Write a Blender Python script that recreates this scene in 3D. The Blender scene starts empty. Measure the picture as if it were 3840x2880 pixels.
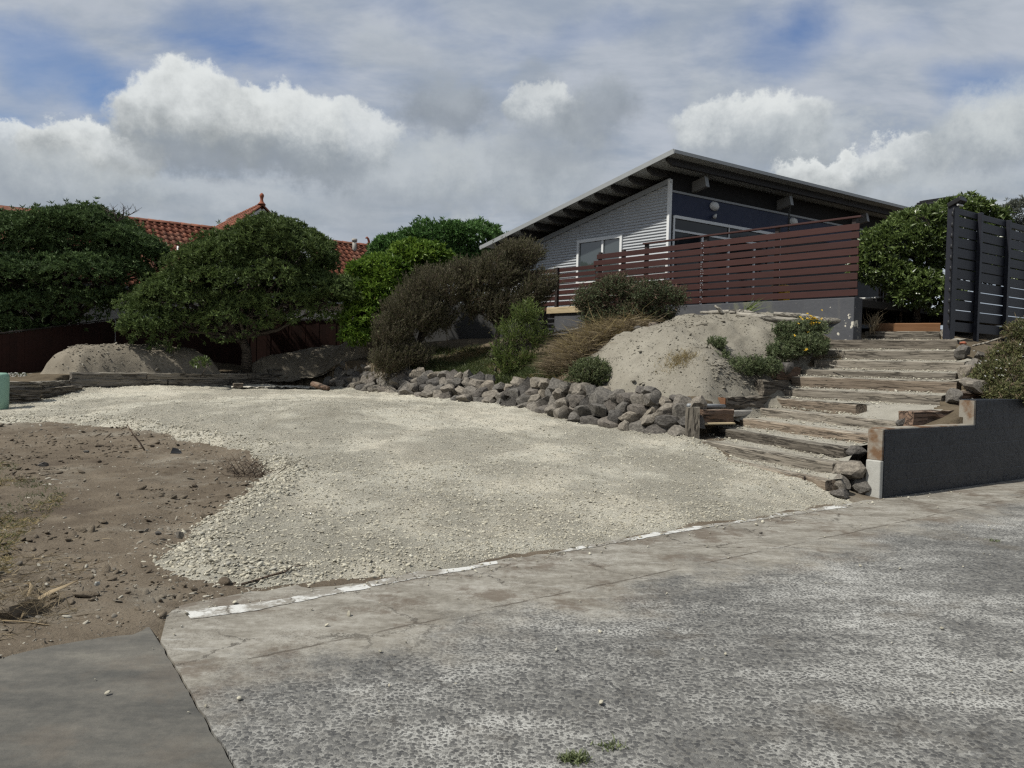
import bpy, bmesh, math, random
import numpy as np
from mathutils import Vector, Matrix

random.seed(7)
rng = np.random.default_rng(7)
R = math.radians
scene = bpy.context.scene
col = scene.collection

# ------------------------------------------------------------------ camera
F = 3000.0                      # focal length in photograph pixels (3840 wide)
PITCH = math.atan(81 / F)
ROLL = R(1.45)
EYE = Vector((0, 0, 1.6))
cam_d = bpy.data.cameras.new('camera')
cam_d.sensor_width = 36.0
cam_d.lens = 36.0 * F / 3840
cam_d.clip_start = 0.05
cam_d.clip_end = 3000
cam = bpy.data.objects.new('camera', cam_d)
col.objects.link(cam)
CAMR = Matrix.Rotation(math.pi / 2 - PITCH, 3, 'X') @ Matrix.Rotation(ROLL, 3, 'Z')
cam.matrix_world = Matrix.Translation(EYE) @ CAMR.to_4x4()
scene.camera = cam


def ray(px, py):
    return CAMR @ Vector(((px - 1920) / F, -(py - 1440) / F, -1.0))


def at(px, py, Y):
    """point of the place seen at a photograph pixel, Y metres ahead"""
    d = ray(px, py)
    return EYE + d * (Y / d.y)


def onz(px, py, z):
    d = ray(px, py)
    return EYE + d * ((z - EYE.z) / d.z)


# ------------------------------------------------------------------ node helper
class N:
    def __init__(self, tree):
        self.t = tree
        tree.nodes.clear()

    def n(self, typ, **kw):
        nd = self.t.nodes.new(typ)
        for k, v in kw.items():
            setattr(nd, k, v)
        return nd

    def put(self, sock, v):
        if isinstance(v, bpy.types.NodeSocket):
            self.t.links.new(v, sock)
        elif v is not None:
            if sock.type in ('RGBA',) and len(v) == 3:
                v = (*v, 1)
            sock.default_value = v

    def m(self, op, a, b=None, c=None, clamp=False):
        nd = self.n('ShaderNodeMath', operation=op, use_clamp=clamp)
        for i, v in enumerate((a, b, c)):
            if v is not None:
                self.put(nd.inputs[i], v)
        return nd.outputs[0]

    def vm(self, op, a, b=None):
        nd = self.n('ShaderNodeVectorMath', operation=op)
        self.put(nd.inputs[0], a)
        if b is not None:
            self.put(nd.inputs[1], b)
        return nd.outputs[0]

    def noise(self, vec, scale, detail=4, rough=.55, dist=0.0, color=False):
        nd = self.n('ShaderNodeTexNoise')
        if vec is not None:
            self.put(nd.inputs['Vector'], vec)
        nd.inputs['Scale'].default_value = scale
        nd.inputs['Detail'].default_value = detail
        nd.inputs['Roughness'].default_value = rough
        nd.inputs['Distortion'].default_value = dist
        return nd.outputs['Color' if color else 'Fac']

    def voro(self, vec, scale, feature='F1', out='Distance', rand=1.0):
        nd = self.n('ShaderNodeTexVoronoi', feature=feature)
        if vec is not None:
            self.put(nd.inputs['Vector'], vec)
        nd.inputs['Scale'].default_value = scale
        nd.inputs['Randomness'].default_value = rand
        return nd.outputs[out]

    def ramp(self, fac, stops, interp='LINEAR'):
        nd = self.n('ShaderNodeValToRGB')
        nd.color_ramp.interpolation = interp
        el = nd.color_ramp.elements
        while len(el) < len(stops):
            el.new(.5)
        for e, (p, c) in zip(el, stops):
            e.position = p
            e.color = (c, c, c, 1) if not hasattr(c, '__len__') else (*c, 1)
        self.put(nd.inputs[0], fac)
        return nd.outputs[0]

    def mr(self, v, a, b, c=0.0, d=1.0, smooth=True):
        nd = self.n('ShaderNodeMapRange')
        nd.interpolation_type = 'SMOOTHSTEP' if smooth else 'LINEAR'
        self.put(nd.inputs[0], v)
        for i, x in enumerate((a, b, c, d)):
            self.put(nd.inputs[i + 1], x)
        return nd.outputs[0]

    def mix(self, f, a, b, blend='MIX'):
        nd = self.n('ShaderNodeMix', data_type='RGBA', blend_type=blend)
        self.put(nd.inputs[0], f)
        self.put(nd.inputs[6], a)
        self.put(nd.inputs[7], b)
        return nd.outputs[2]

    def map(self, vec, scale=(1, 1, 1), loc=(0, 0, 0), rot=(0, 0, 0)):
        nd = self.n('ShaderNodeMapping')
        self.put(nd.inputs[0], vec)
        self.put(nd.inputs[1], loc)
        self.put(nd.inputs[2], rot)
        self.put(nd.inputs[3], scale)
        return nd.outputs[0]

    def bump(self, h, strength=.5, dist=.02, normal=None):
        nd = self.n('ShaderNodeBump')
        nd.inputs['Strength'].default_value = strength
        nd.inputs['Distance'].default_value = dist
        self.put(nd.inputs['Height'], h)
        if normal is not None:
            self.put(nd.inputs['Normal'], normal)
        return nd.outputs[0]


# ------------------------------------------------------------------ sun and sky
SUN_EL, SUN_AZ = R(54), R(-116)          # azimuth: 0 = ahead of the camera, negative = to its left
sd = Vector((math.sin(SUN_AZ) * math.cos(SUN_EL), math.cos(SUN_AZ) * math.cos(SUN_EL), math.sin(SUN_EL)))
sun_d = bpy.data.lights.new('sun', 'SUN')
sun_d.energy = 4.8
sun_d.angle = R(1.2)
sun_d.color = (1.0, .965, .875)
sun = bpy.data.objects.new('sun', sun_d)
col.objects.link(sun)
sun.rotation_euler = sd.to_track_quat('Z', 'Y').to_euler()
sun.location = (0, 0, 30)


def build_world():
    w = bpy.data.worlds.new('World')
    scene.world = w
    w.use_nodes = True
    w.cycles.sampling_method = 'MANUAL'
    w.cycles.sample_map_resolution = 256
    k = N(w.node_tree)
    out = k.n('ShaderNodeOutputWorld')
    bg = k.n('ShaderNodeBackground')
    bg.inputs['Strength'].default_value = 0.1
    k.t.links.new(bg.outputs[0], out.inputs[0])
    sky = k.n('ShaderNodeTexSky', sky_type='NISHITA')
    sky.sun_disc = False
    sky.sun_elevation = SUN_EL
    sky.sun_rotation = SUN_AZ
    sky.air_density = 1.3
    sky.dust_density = .4
    sky.ozone_density = 2.0
    d = k.n('ShaderNodeTexCoord').outputs['Generated']
    sep = k.n('ShaderNodeSeparateXYZ')
    k.put(sep.inputs[0], d)
    x, y, z = sep.outputs
    az = k.m('ARCTAN2', x, y)
    el = k.m('ARCSINE', z)
    # domain warp: big billows plus fine cauliflower detail
    wa = k.n('ShaderNodeSeparateColor')
    k.put(wa.inputs[0], k.noise(d, 7.0, 2, .5, color=True))
    wb = k.n('ShaderNodeSeparateColor')
    k.put(wb.inputs[0], k.noise(d, 17.0, 7, .66, color=True))
    def warp(base, i, a, b):
        o = k.m('MULTIPLY_ADD', wa.outputs[i], a, base)
        o = k.m('MULTIPLY_ADD', wb.outputs[i], b, o)
        return k.m('SUBTRACT', o, (a + b) / 2)
    u = warp(az, 0, .06, .085)
    v = warp(el, 1, .045, .08)
    us = warp(az, 0, .16, .05)
    vs = warp(el, 1, .10, .035)
    # cloud deck on a plane overhead, so that it goes on the same way all round
    zz = k.m('ADD', k.m('MAXIMUM', z, 0.0), .22)
    pl = k.n('ShaderNodeCombineXYZ')
    k.put(pl.inputs[0], k.m('DIVIDE', x, zz))
    k.put(pl.inputs[1], k.m('DIVIDE', y, zz))
    plv = pl.outputs[0]
    streak = k.map(plv, scale=(.85, 1.35, 1), rot=(0, 0, R(24)), loc=(3.1, .4, 0))
    n1 = k.noise(streak, 1.5, 6, .57, .35)
    n2 = k.noise(streak, 4.2, 5, .6, .25)

    def g(px, py, rx, ry, U=us, V=vs):
        r = ray(px, py).normalized()
        a0, e0 = math.atan2(r.x, r.y), math.asin(r.z)
        a = k.m('DIVIDE', k.m('SUBTRACT', U, a0), rx / F)
        b = k.m('DIVIDE', k.m('SUBTRACT', V, e0), ry / F)
        q = k.m('ADD', k.m('MULTIPLY', a, a), k.m('MULTIPLY', b, b))
        return k.m('SQRT', q), b
    veil = k.mr(n1, .28, .48, .6, 1.0)
    for px, py, rx, ry, s in [(900, 120, 260, 120, .62), (230, 270, 300, 110, .72), (2850, 175, 210, 130, .6), (3700, 320, 230, 80, .62), (1500, 50, 240, 60, .3),
                              (60, 480, 260, 90, .66), (2300, 80, 200, 60, .34), (3000, 30, 130, 90, .4), (3330, 180, 160, 60, .2), (2080, 130, 160, 60, .25)]:
        q, _ = g(px, py, rx, ry)
        gap = k.m('MULTIPLY', k.mr(q, 0.15, 1.35, 1.0, 0.0), s)
        veil = k.m('SUBTRACT', veil, gap)
    veil = k.m('ADD', veil, k.m('MULTIPLY', k.m('SUBTRACT', n2, .5), .55), clamp=True)
    vc = k.mix(k.mr(n2, .3, .7), (3.0, 3.45, 4.1), (4.2, 4.55, 5.1))
    skyc = k.mix(1.0, sky.outputs[0], (.62, .68, .86), 'MULTIPLY')
    c = k.mix(veil, skyc, vc)
    # grey haze of cloud towards the horizon
    n3 = k.noise(k.map(d, scale=(1, 1, 2.4)), 7.0, 8, .62, .25)
    low = k.m('MULTIPLY', k.mr(el, .02, .26, 1.0, 0.0), k.mr(n3, .3, .62, .55, 1.0))
    c = k.mix(low, c, k.mix(k.mr(n3, .38, .64), (2.1, 2.5, 2.95), (4.9, 5.3, 5.6)))
    # scattered cumulus all round the horizon
    n4 = k.noise(k.map(d, scale=(1, 1, 1.7), loc=(.7, 1.9, .3)), 4.3, 7, .6, .1)
    band = k.m('MULTIPLY', k.mr(el, .0, .1), k.mr(el, .22, .42, 1.0, 0.0))
    cu = k.m('MULTIPLY', k.mr(n4, .56, .63), k.m('MULTIPLY', band, .65))
    c = k.mix(cu, c, k.mix(k.mr(n4, .57, .72), (3.9, 4.2, 4.4), (6.2, 6.5, 6.5)))
    G, W = (2.7, 2.95, 3.1), (6.7, 6.95, 6.9)
    D1, D2 = (1.95, 2.25, 2.6), (3.1, 3.45, 3.8)
    M1, M2 = (2.6, 2.95, 3.3), (4.6, 4.95, 5.15)
    blobs = [  # px, py, rx, ry, base colour, top colour, opacity
        (1750, 700, 640, 170, M1, M2, .75), (700, 760, 760, 120, M1, M2, .55),
        (60, 560, 260, 110, M1, W, .85), (340, 570, 230, 110, G, W, .95), (200, 690, 420, 100, M1, M2, .6),
        (760, 450, 290, 175, G, W, .97), (1040, 500, 230, 170, G, W, .95), (1290, 545, 240, 150, M1, W, .8), (900, 600, 470, 95, D1, M1, .6),
        (1450, 200, 170, 90, D2, M2, .35), (2010, 420, 160, 120, M1, W, .85), (1670, 400, 200, 150, D1, D2, .78), (2240, 420, 200, 140, D1, D2, .74), (1990, 290, 70, 80, D2, M1, .35),
        (2080, 560, 260, 150, D1, D2, .5), (2820, 500, 290, 150, M1, W, .92), (2960, 560, 200, 120, M1, M2, .7),
        (3160, 660, 230, 85, G, W, .95), (3400, 620, 180, 110, M1, W, .85), (3740, 520, 250, 165, M1, (5.6, 5.9, 5.9), .9), (3560, 740, 340, 90, M1, M2, .7)]
    nd = wb.outputs[2]
    for px, py, rx, ry, c0, c1, op in blobs:
        q, b = g(px, py, rx, ry, u, v)
        t = k.m('MULTIPLY_ADD', k.m('SUBTRACT', nd, .5), 2.4, b)
        t = k.mr(t, -.8, 1.0)
        al = k.m('MULTIPLY', k.mr(q, (.84 if c1 is W else .5), (1.05 if c1 is W else 1.2), 1.0, 0.0), op)
        # soft bases: a cumulus melts downwards into the haze
        al = k.m('MULTIPLY', al, k.mr(b, -1.15, -.1, .15, 1.0))
        c = k.mix(al, c, k.mix(t, c0, c1))
    k.put(bg.inputs[0], c)


build_world()
vs = scene.view_settings
vs.view_transform = 'Standard'
vs.look = 'None'
vs.exposure = 0.18
vs.gamma = 1.0
vs.use_curve_mapping = False
scene.render.engine = 'CYCLES'
scene.cycles.use_denoising = False
scene.cycles.filter_width = 1.35
scene.cycles.sample_clamp_indirect = 4.0
scene.cycles.max_bounces = 4
scene.cycles.diffuse_bounces = 3
scene.cycles.transparent_max_bounces = 8


# ------------------------------------------------------------------ object helpers
WM = {}


def tag(o, label=None, cat=None, group=None, kind=None):
    if label: o['label'] = label
    if cat: o['category'] = cat
    if group: o['group'] = group
    if kind: o['kind'] = kind
    return o


def place(o, M, parent=None):
    if parent is not None:
        o.parent = parent
        o.matrix_basis = WM[parent.name].inverted() @ M
    else:
        o.matrix_basis = M
    WM[o.name] = M
    return o


def thing(name, loc, label, cat, group=None):
    o = bpy.data.objects.new(name, None)
    o.empty_display_size = .2
    col.objects.link(o)
    place(o, Matrix.Translation(Vector(loc)))
    return tag(o, label, cat, group)


def link(name, me, M, parent=None, material=None):
    if material is not None and not me.materials:
        me.materials.append(material)
    o = bpy.data.objects.new(name, me)
    col.objects.link(o)
    return place(o, M, parent)


def frame(origin, x, z=(0, 0, 1)):
    """matrix with local x along x and local z as near z as it can be"""
    x = Vector(x).normalized()
    z = Vector(z)
    y = z.cross(x).normalized()
    z = x.cross(y)
    M = Matrix((x, y, z)).transposed().to_4x4()
    M.translation = Vector(origin)
    return M


def mesh_np(name, V, Fc, smooth=False, tint=None):
    """V (n,3); Fc (m,3) or (m,4) array"""
    V = np.asarray(V, dtype=np.float32)
    Fc = np.asarray(Fc, dtype=np.int32)
    me = bpy.data.meshes.new(name)
    me.vertices.add(len(V))
    me.vertices.foreach_set('co', V.ravel())
    kf = Fc.shape[1]
    me.loops.add(Fc.size)
    me.loops.foreach_set('vertex_index', Fc.ravel())
    me.polygons.add(len(Fc))
    me.polygons.foreach_set('loop_start', np.arange(0, Fc.size, kf, dtype=np.int32))
    me.polygons.foreach_set('use_smooth', np.full(len(Fc), smooth, dtype=bool))
    if tint is not None:
        a = me.attributes.new('tint', 'FLOAT', 'POINT')
        a.data.foreach_set('value', np.asarray(tint, dtype=np.float32))
    me.update(calc_edges=True)
    return me


class MB:
    """collects shapes of ONE part, then builds one mesh object"""
    def __init__(self):
        self.v, self.f, self.sm = [], [], []

    def add(self, vs_, fs, smooth=False):
        b = len(self.v)
        self.v += [Vector(p) for p in vs_]
        self.f += [tuple(i + b for i in q) for q in fs]
        self.sm += [smooth] * len(fs)
        return self

    def prism(self, bottom, top):
        n = len(bottom)
        fs = [tuple(range(n))[::-1], tuple(range(n, 2 * n))]
        fs += [(i, (i + 1) % n, n + (i + 1) % n, n + i) for i in range(n)]
        return self.add(list(bottom) + list(top), fs)

    def box(self, c, sx, sy, sz, M=None):
        """c centre; sizes along x, y, z (optionally of a 3x3 frame M)"""
        pts = []
        for dz in (-.5, .5):
            for dx, dy in ((-.5, -.5), (.5, -.5), (.5, .5), (-.5, .5)):
                p = Vector((dx * sx, dy * sy, dz * sz))
                pts.append(Vector(c) + ((M @ p) if M is not None else p))
        return self.prism(pts[:4], pts[4:])

    def beam(self, p0, p1, w, h, up=(0, 0, 1)):
        """bar from p0 to p1 (axis through its centre), w across, h along up"""
        p0, p1 = Vector(p0), Vector(p1)
        x = (p1 - p0).normalized()
        y = Vector(up).cross(x).normalized()
        z = x.cross(y)
        M = Matrix((x, y, z)).transposed()
        return self.box((p0 + p1) / 2, (p1 - p0).length, w, h, M)

    def tube(self, pts, rad, n=8, cap=True):
        pts = [Vector(p) for p in pts]
        if not hasattr(rad, '__len__'):
            rad = [rad] * len(pts)
        vs_, fs = [], []
        ref = Vector((.31, .17, .93))
        for i, p in enumerate(pts):
            t = (pts[min(i + 1, len(pts) - 1)] - pts[max(i - 1, 0)]).normalized()
            a = t.cross(ref)
            if a.length < 1e-3: a = t.cross(Vector((1, 0, 0)))
            a.normalize()
            b = t.cross(a)
            for j in range(n):
                q = 2 * math.pi * j / n
                vs_.append(p + (a * math.cos(q) + b * math.sin(q)) * rad[i])
        for i in range(len(pts) - 1):
            for j in range(n):
                fs.append((i * n + j, i * n + (j + 1) % n, (i + 1) * n + (j + 1) % n, (i + 1) * n + j))
        if cap:
            fs.append(tuple(range(n))[::-1])
            fs.append(tuple(range((len(pts) - 1) * n, len(pts) * n)))
        return self.add(vs_, fs, True)

    def build(self, name, mat, parent=None, origin=None):
        if origin is None:
            mn = [min(p[i] for p in self.v) for i in range(3)]
            mx = [max(p[i] for p in self.v) for i in range(3)]
            origin = ((mn[0] + mx[0]) / 2, (mn[1] + mx[1]) / 2, mn[2])
        o_ = Vector(origin)
        me = bpy.data.meshes.new(name)
        me.from_pydata([p - o_ for p in self.v], [], self.f)
        me.polygons.foreach_set('use_smooth', self.sm)
        me.update()
        return link(name, me, Matrix.Translation(o_), parent, mat)


def bevel(o, w=.006, seg=2):
    md = o.modifiers.new('bevel', 'BEVEL')
    md.width = w
    md.segments = seg
    md.limit_method = 'ANGLE'
    return o


# ------------------------------------------------------------------ materials
def new_mat(name):
    m = bpy.data.materials.new(name)
    m.use_nodes = True
    k = N(m.node_tree)
    out = k.n('ShaderNodeOutputMaterial')
    b = k.n('ShaderNodeBsdfPrincipled')
    k.t.links.new(b.outputs[0], out.inputs[0])
    b.inputs['Specular IOR Level'].default_value = .3
    return m, k, b


def fin(k, b, color=None, rough=None, normal=None):
    if color is not None: k.put(b.inputs['Base Color'], color)
    if rough is not None: k.put(b.inputs['Roughness'], rough)
    if normal is not None: k.put(b.inputs['Normal'], normal)


def objvec(k, stretch=(1, 1, 1)):
    """object coordinates, shifted by the object's own random number so that copies differ"""
    oc = k.n('ShaderNodeTexCoord').outputs['Object']
    oi = k.n('ShaderNodeObjectInfo').outputs['Random']
    off = k.m('MULTIPLY', oi, 37.0)
    cx = k.n('ShaderNodeCombineXYZ')
    for i in range(3): k.put(cx.inputs[i], off)
    return k.map(k.vm('ADD', oc, cx.outputs[0]), scale=stretch), oi


def pos(k):
    return k.n('ShaderNodeNewGeometry').outputs['Position']


def hsv(k, c, v, s=1.0, h=.5):
    nd = k.n('ShaderNodeHueSaturation')
    k.put(nd.inputs['Hue'], h); k.put(nd.inputs['Saturation'], s); k.put(nd.inputs['Value'], v)
    k.put(nd.inputs['Color'], c)
    return nd.outputs[0]


def m_plain(name, c, rough=.6, var=.15, nscale=6, bump=.0, metal=0.0, spec=.3):
    m, k, b = new_mat(name)
    v, oi = objvec(k)
    n = k.noise(v, nscale, 6, .6)
    fine = k.noise(v, nscale * 9, 4, .6)
    f = k.m('MULTIPLY_ADD', k.m('SUBTRACT', n, .5), 2 * var, 1.0)
    f = k.m('MULTIPLY_ADD', k.m('SUBTRACT', fine, .5), var, f)
    f = k.m('MULTIPLY_ADD', k.m('SUBTRACT', oi, .5), var * .8, f)
    cc = hsv(k, (*c, 1), f)
    fin(k, b, cc, k.m('MULTIPLY_ADD', k.m('SUBTRACT', n, .5), .25, rough), k.bump(fine, bump, .01) if bump else None)
    b.inputs['Metallic'].default_value = metal
    b.inputs['Specular IOR Level'].default_value = spec
    return m


def m_wood(name, c0, c1, crack=(.02, .016, .012), cracks=.5, rough=.85, sat=.0, spots=None, dirt=.35):
    """old sleeper timber: grain and open checks along local x"""
    m, k, b = new_mat(name)
    v, oi = objvec(k)
    wob = k.noise(v, 1.3, 2, .5, color=True)
    vv = k.vm('ADD', v, k.vm('MULTIPLY', wob, (0, .06, .06)))
    g = k.noise(k.map(vv, scale=(1.2, 26, 26)), 1.0, 6, .65)
    g2 = k.noise(k.map(vv, scale=(2.2, 75, 75)), 1.0, 4, .6)
    big = k.noise(k.map(v, scale=(1.6, 5, 5)), 1.0, 4, .6)
    ck = k.noise(k.map(vv, scale=(.75, 17, 17), loc=(3, 1, 7)), 1.0, 5, .55)
    ckm = k.mr(k.m('ABSOLUTE', k.m('SUBTRACT', ck, .5)), .0, .03 + .05 * cracks, 1.0, 0.0)
    ckm = k.m('MULTIPLY', ckm, k.mr(big, .38, .6))
    cc = k.mix(k.mr(g, .18, .78), c0, c1)
    cc = k.mix(k.m('MULTIPLY', k.mr(g2, .45, .65), .25), cc, (c1[0] * 1.25, c1[1] * 1.25, c1[2] * 1.25))
    cc = hsv(k, cc, k.m('ADD', k.m('MULTIPLY', oi, .5), k.m('MULTIPLY_ADD', big, .6, .45)))
    # pale dust lying on the upward faces
    geo = k.n('ShaderNodeNewGeometry')
    nz = k.n('ShaderNodeSeparateXYZ'); k.put(nz.inputs[0], geo.outputs['Normal'])
    dust = k.m('MULTIPLY', k.mr(nz.outputs[2], .4, .9), k.mr(k.noise(v, 5, 5, .65), .35, .6, 0, dirt))
    cc = k.mix(dust, cc, (.34, .32, .27))
    cc = k.mix(k.m('MULTIPLY', ckm, .9), cc, crack)
    h = k.m('SUBTRACT', k.m('MULTIPLY_ADD', g2, .25, k.m('MULTIPLY', g, .6)), k.m('MULTIPLY', ckm, 1.6))
    fin(k, b, cc, rough, k.bump(h, .9, .018))
    return m


def m_stain(name, c, var=.25, rough=.55):
    """stained sawn board, grain along local x"""
    m, k, b = new_mat(name)
    v, oi = objvec(k)
    g = k.noise(k.map(v, scale=(.8, 22, 22)), 1.0, 5, .6)
    kn = k.noise(k.map(v, scale=(2.5, 9, 9)), 1.0, 3, .5)
    knot = k.mr(k.voro(k.map(v, scale=(1.1, 5, 5)), 1.0), .05, .16, 1.0, 0.0)
    f = k.m('MULTIPLY_ADD', k.m('SUBTRACT', g, .5), var, 1.0)
    f = k.m('MULTIPLY_ADD', k.m('SUBTRACT', kn, .5), var * 1.5, f)
    f = k.m('MULTIPLY_ADD', k.m('SUBTRACT', oi, .5), .3, f)
    f = k.m('SUBTRACT', f, k.m('MULTIPLY', knot, .25))
    fin(k, b, hsv(k, (*c, 1), f), rough, k.bump(g, .25, .006))
    return m


def m_ground(name, stops, fine_scale=45, rock=.0, bump=.7, extra=None):
    m, k, b = new_mat(name)
    p = pos(k)
    n0 = k.noise(p, .55, 5, .6)
    n1 = k.noise(p, 3.0, 8, .65)
    n2 = k.noise(p, fine_scale, 6, .7)
    f = k.m('ADD', k.m('MULTIPLY', n0, .35), k.m('MULTIPLY_ADD', n1, .4, k.m('MULTIPLY', n2, .25)))
    cc = k.ramp(f, stops)
    vo = k.voro(p, 26.0)
    st = k.mr(vo, .12, .2, 1.0, 0.0)
    sel = k.mr(k.noise(p, 9.0, 3, .6), .52, .6)
    stm = k.m('MULTIPLY', st, sel)
    vc = k.n('ShaderNodeTexVoronoi'); k.put(vc.inputs['Vector'], p); vc.inputs['Scale'].default_value = 26.0
    sc_ = k.mix(k.mr(vc.outputs['Color'], .2, .8), (.17, .155, .13), (.38, .36, .31))
    cc = k.mix(k.m('MULTIPLY', stm, rock), cc, sc_)
    h = k.m('MULTIPLY_ADD', n2, .35, k.m('MULTIPLY', n1, .5))
    h = k.m('MULTIPLY_ADD', stm, rock * .5, h)
    if extra: cc = extra(k, p, cc)
    fin(k, b, cc, .95, k.bump(h, bump, .05))
    b.inputs['Specular IOR Level'].default_value = .1
    return m


def m_leaf(name, dark, light, rough=.42, trans=.18, spec=.35):
    m, k, b = new_mat(name)
    a = k.n('ShaderNodeAttribute'); a.attribute_name = 'tint'
    n = k.noise(pos(k), 1.6, 3, .6)
    f = k.m('ADD', k.m('MULTIPLY', a.outputs['Fac'], .75), k.m('MULTIPLY', k.mr(n, .3, .7), .25))
    cc = k.mix(f, dark, light)
    fin(k, b, cc, rough)
    b.inputs['Specular IOR Level'].default_value = spec
    # light passing through the blade
    tr = k.n('ShaderNodeBsdfTranslucent'); k.put(tr.inputs[0], hsv(k, cc, 1.3))
    mx = k.n('ShaderNodeMixShader'); mx.inputs[0].default_value = trans
    out = [q for q in k.t.nodes if q.type == 'OUTPUT_MATERIAL'][0]
    k.t.links.new(b.outputs[0], mx.inputs[1]); k.t.links.new(tr.outputs[0], mx.inputs[2]); k.t.links.new(mx.outputs[0], out.inputs[0])
    return m


def m_stone(name, c0, c1, spot=(.36, .33, .28)):
    m, k, b = new_mat(name)
    v, oi = objvec(k)
    n = k.noise(v, 4, 7, .65)
    n2 = k.noise(v, 22, 6, .7)
    pit = k.mr(k.voro(v, 38), .08, .3, 1.0, 0.0)
    li = k.mr(k.noise(k.map(v, loc=(5, 2, 1)), 6, 6, .7), .56, .7)
    cc = k.mix(k.mr(n, .3, .7), c0, c1)
    cc = k.mix(k.m('MULTIPLY', li, .5), cc, spot)
    cc = hsv(k, cc, k.m('ADD', k.m('MULTIPLY_ADD', oi, .6, .55), k.m('MULTIPLY', k.m('SUBTRACT', n2, .5), .8)), k.m('MULTIPLY_ADD', oi, .6, .6))
    cc = k.mix(k.m('MULTIPLY', pit, .45), cc, (.035, .03, .027))
    h = k.m('SUBTRACT', k.m('MULTIPLY_ADD', n2, .7, n), k.m('MULTIPLY', pit, .35))
    fin(k, b, cc, .92, k.bump(h, .7, .035))
    return m


MAT = {}
MAT['sleeper'] = m_wood('weathered sleeper timber', (.072, .062, .05), (.225, .20, .165), cracks=.15)
MAT['sleeper_brown'] = m_wood('brown sleeper timber', (.06, .037, .026), (.18, .12, .085), cracks=.7, dirt=.25)
MAT['sleeper_dark'] = m_wood('dark sleeper timber', (.042, .035, .028), (.15, .13, .105), cracks=.55, dirt=.2)
MAT['sleeper_warm'] = m_wood('warm sleeper timber', (.085, .064, .047), (.235, .19, .145), cracks=.1, dirt=.5)
MAT['sleeper_lit'] = m_wood('sun-lightened sleeper timber', (.10, .088, .072), (.27, .24, .20), cracks=.3)  # sleeper timber again, with sunlight on the back wall lightened into its colour
MAT['drift'] = m_wood('bleached driftwood', (.17, .155, .13), (.36, .335, .29), cracks=.3, dirt=.1)
MAT['bark'] = m_wood('grey brown bark', (.045, .037, .03), (.12, .10, .082), cracks=.6, dirt=.0)
MAT['twig'] = m_wood('dry twig', (.055, .04, .03), (.15, .11, .08), cracks=.2, dirt=.0)
MAT['straw'] = m_leaf('dry straw', (.095, .074, .048), (.29, .235, .155), .7, .2, .1)
MAT['flax'] = m_leaf('dry flax leaf', (.30, .23, .14), (.52, .43, .30), .6, .2, .2)
MAT['rust_twig'] = m_leaf('reddish dead stems', (.05, .032, .024), (.14, .085, .06), .8, .05, .1)
MAT['red_slat'] = m_stain('red brown stained board', (.039, .0142, .0118), .28)
MAT['black_slat'] = m_stain('black stained board', (.0135, .0145, .0205), .35, .45)
MAT['post_dark'] = m_stain('dark stained post', (.028, .021, .02), .3)
MAT['paling'] = m_stain('dark red fence paling', (.026, .009, .0058), .5, .85)
MAT['pale_timber'] = m_stain('raw pale timber', (.30, .24, .15), .3, .7)
MAT['brown_board'] = m_stain('brown edging board', (.155, .075, .032), .3, .7)
MAT['stone'] = m_stone('grey basalt rock', (.115, .102, .086), (.265, .237, .20))
MAT['stone_dark'] = m_stone('dark basalt rock', (.075, .067, .061), (.175, .158, .14))
MAT['white_trim'] = m_plain('white painted aluminium', (.62, .63, .63), .4, .05)
MAT['grey_trim'] = m_plain('grey painted flashing', (.24, .25, .255), .4, .08)
MAT['roof_metal'] = m_plain('grey roof metal', (.30, .31, .31), .45, .12, metal=.1)
MAT['purlin'] = m_stain('dark painted purlin', (.030, .028, .027), .15)  # dark paint, deepened so its colour also carries the eave shade
MAT['beam_grey'] = m_stain('grey painted beam', (.17, .165, .155), .12)
MAT['blue_wall'] = m_plain('navy painted panel', (.008, .0145, .043), .5, .12)
MAT['soffit'] = m_plain('dark soffit', (.011, .0105, .0105), .85, .1)  # near black: the deep shade under the roof is put into this colour
MAT['blue_grey'] = m_plain('blue grey cladding', (.016, .019, .024), .6, .1)
MAT['garden_wall'] = m_plain('dark grey garden wall', (.05, .05, .05), .9, .25, 3, .4)
MAT['lamp_white'] = m_plain('white lamp plastic', (.55, .55, .53), .35, .04)
MAT['black_metal'] = m_plain('black metal', (.012, .012, .013), .4, .1)
MAT['chain'] = m_plain('dull steel chain', (.12, .12, .115), .4, .1, metal=.8)
MAT['yellow'] = m_plain('yellow plastic', (.72, .40, .01), .4, .06)
MAT['mint'] = m_plain('mint green plastic', (.20, .33, .26), .5, .08)
MAT['cloth'] = m_plain('dusty white cloth', (.42, .395, .34), .9, .25, 12, .3)
MAT['red_clay'] = m_plain('red clay ornament', (.23, .075, .042), .75, .25, 9, .3)
MAT['plaster'] = m_plain('white plaster', (.55, .545, .53), .9, .12, 14, .5)
MAT['concrete_pipe'] = m_plain('grey flue pipe', (.30, .285, .26), .8, .2)
MAT['black_plastic'] = m_plain('black plastic', (.015, .015, .016), .4, .1)
MAT['fresh_wood'] = m_plain('torn orange wood', (.16, .078, .04), .8, .3, 20, .5)
MAT['pipe_metal'] = m_plain('grey plastic pipe', (.22, .23, .24), .4, .15)
MAT['dark_glass'] = m_plain('dark window glass', (.010, .012, .015), .06, .03, spec=.4)
MAT['petal_yellow'] = m_leaf('yellow petals', (.45, .28, .02), (.7, .5, .05), .6, .2)
MAT['petal_white'] = m_leaf('white petals', (.45, .45, .42), (.65, .65, .62), .6, .2)


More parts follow.
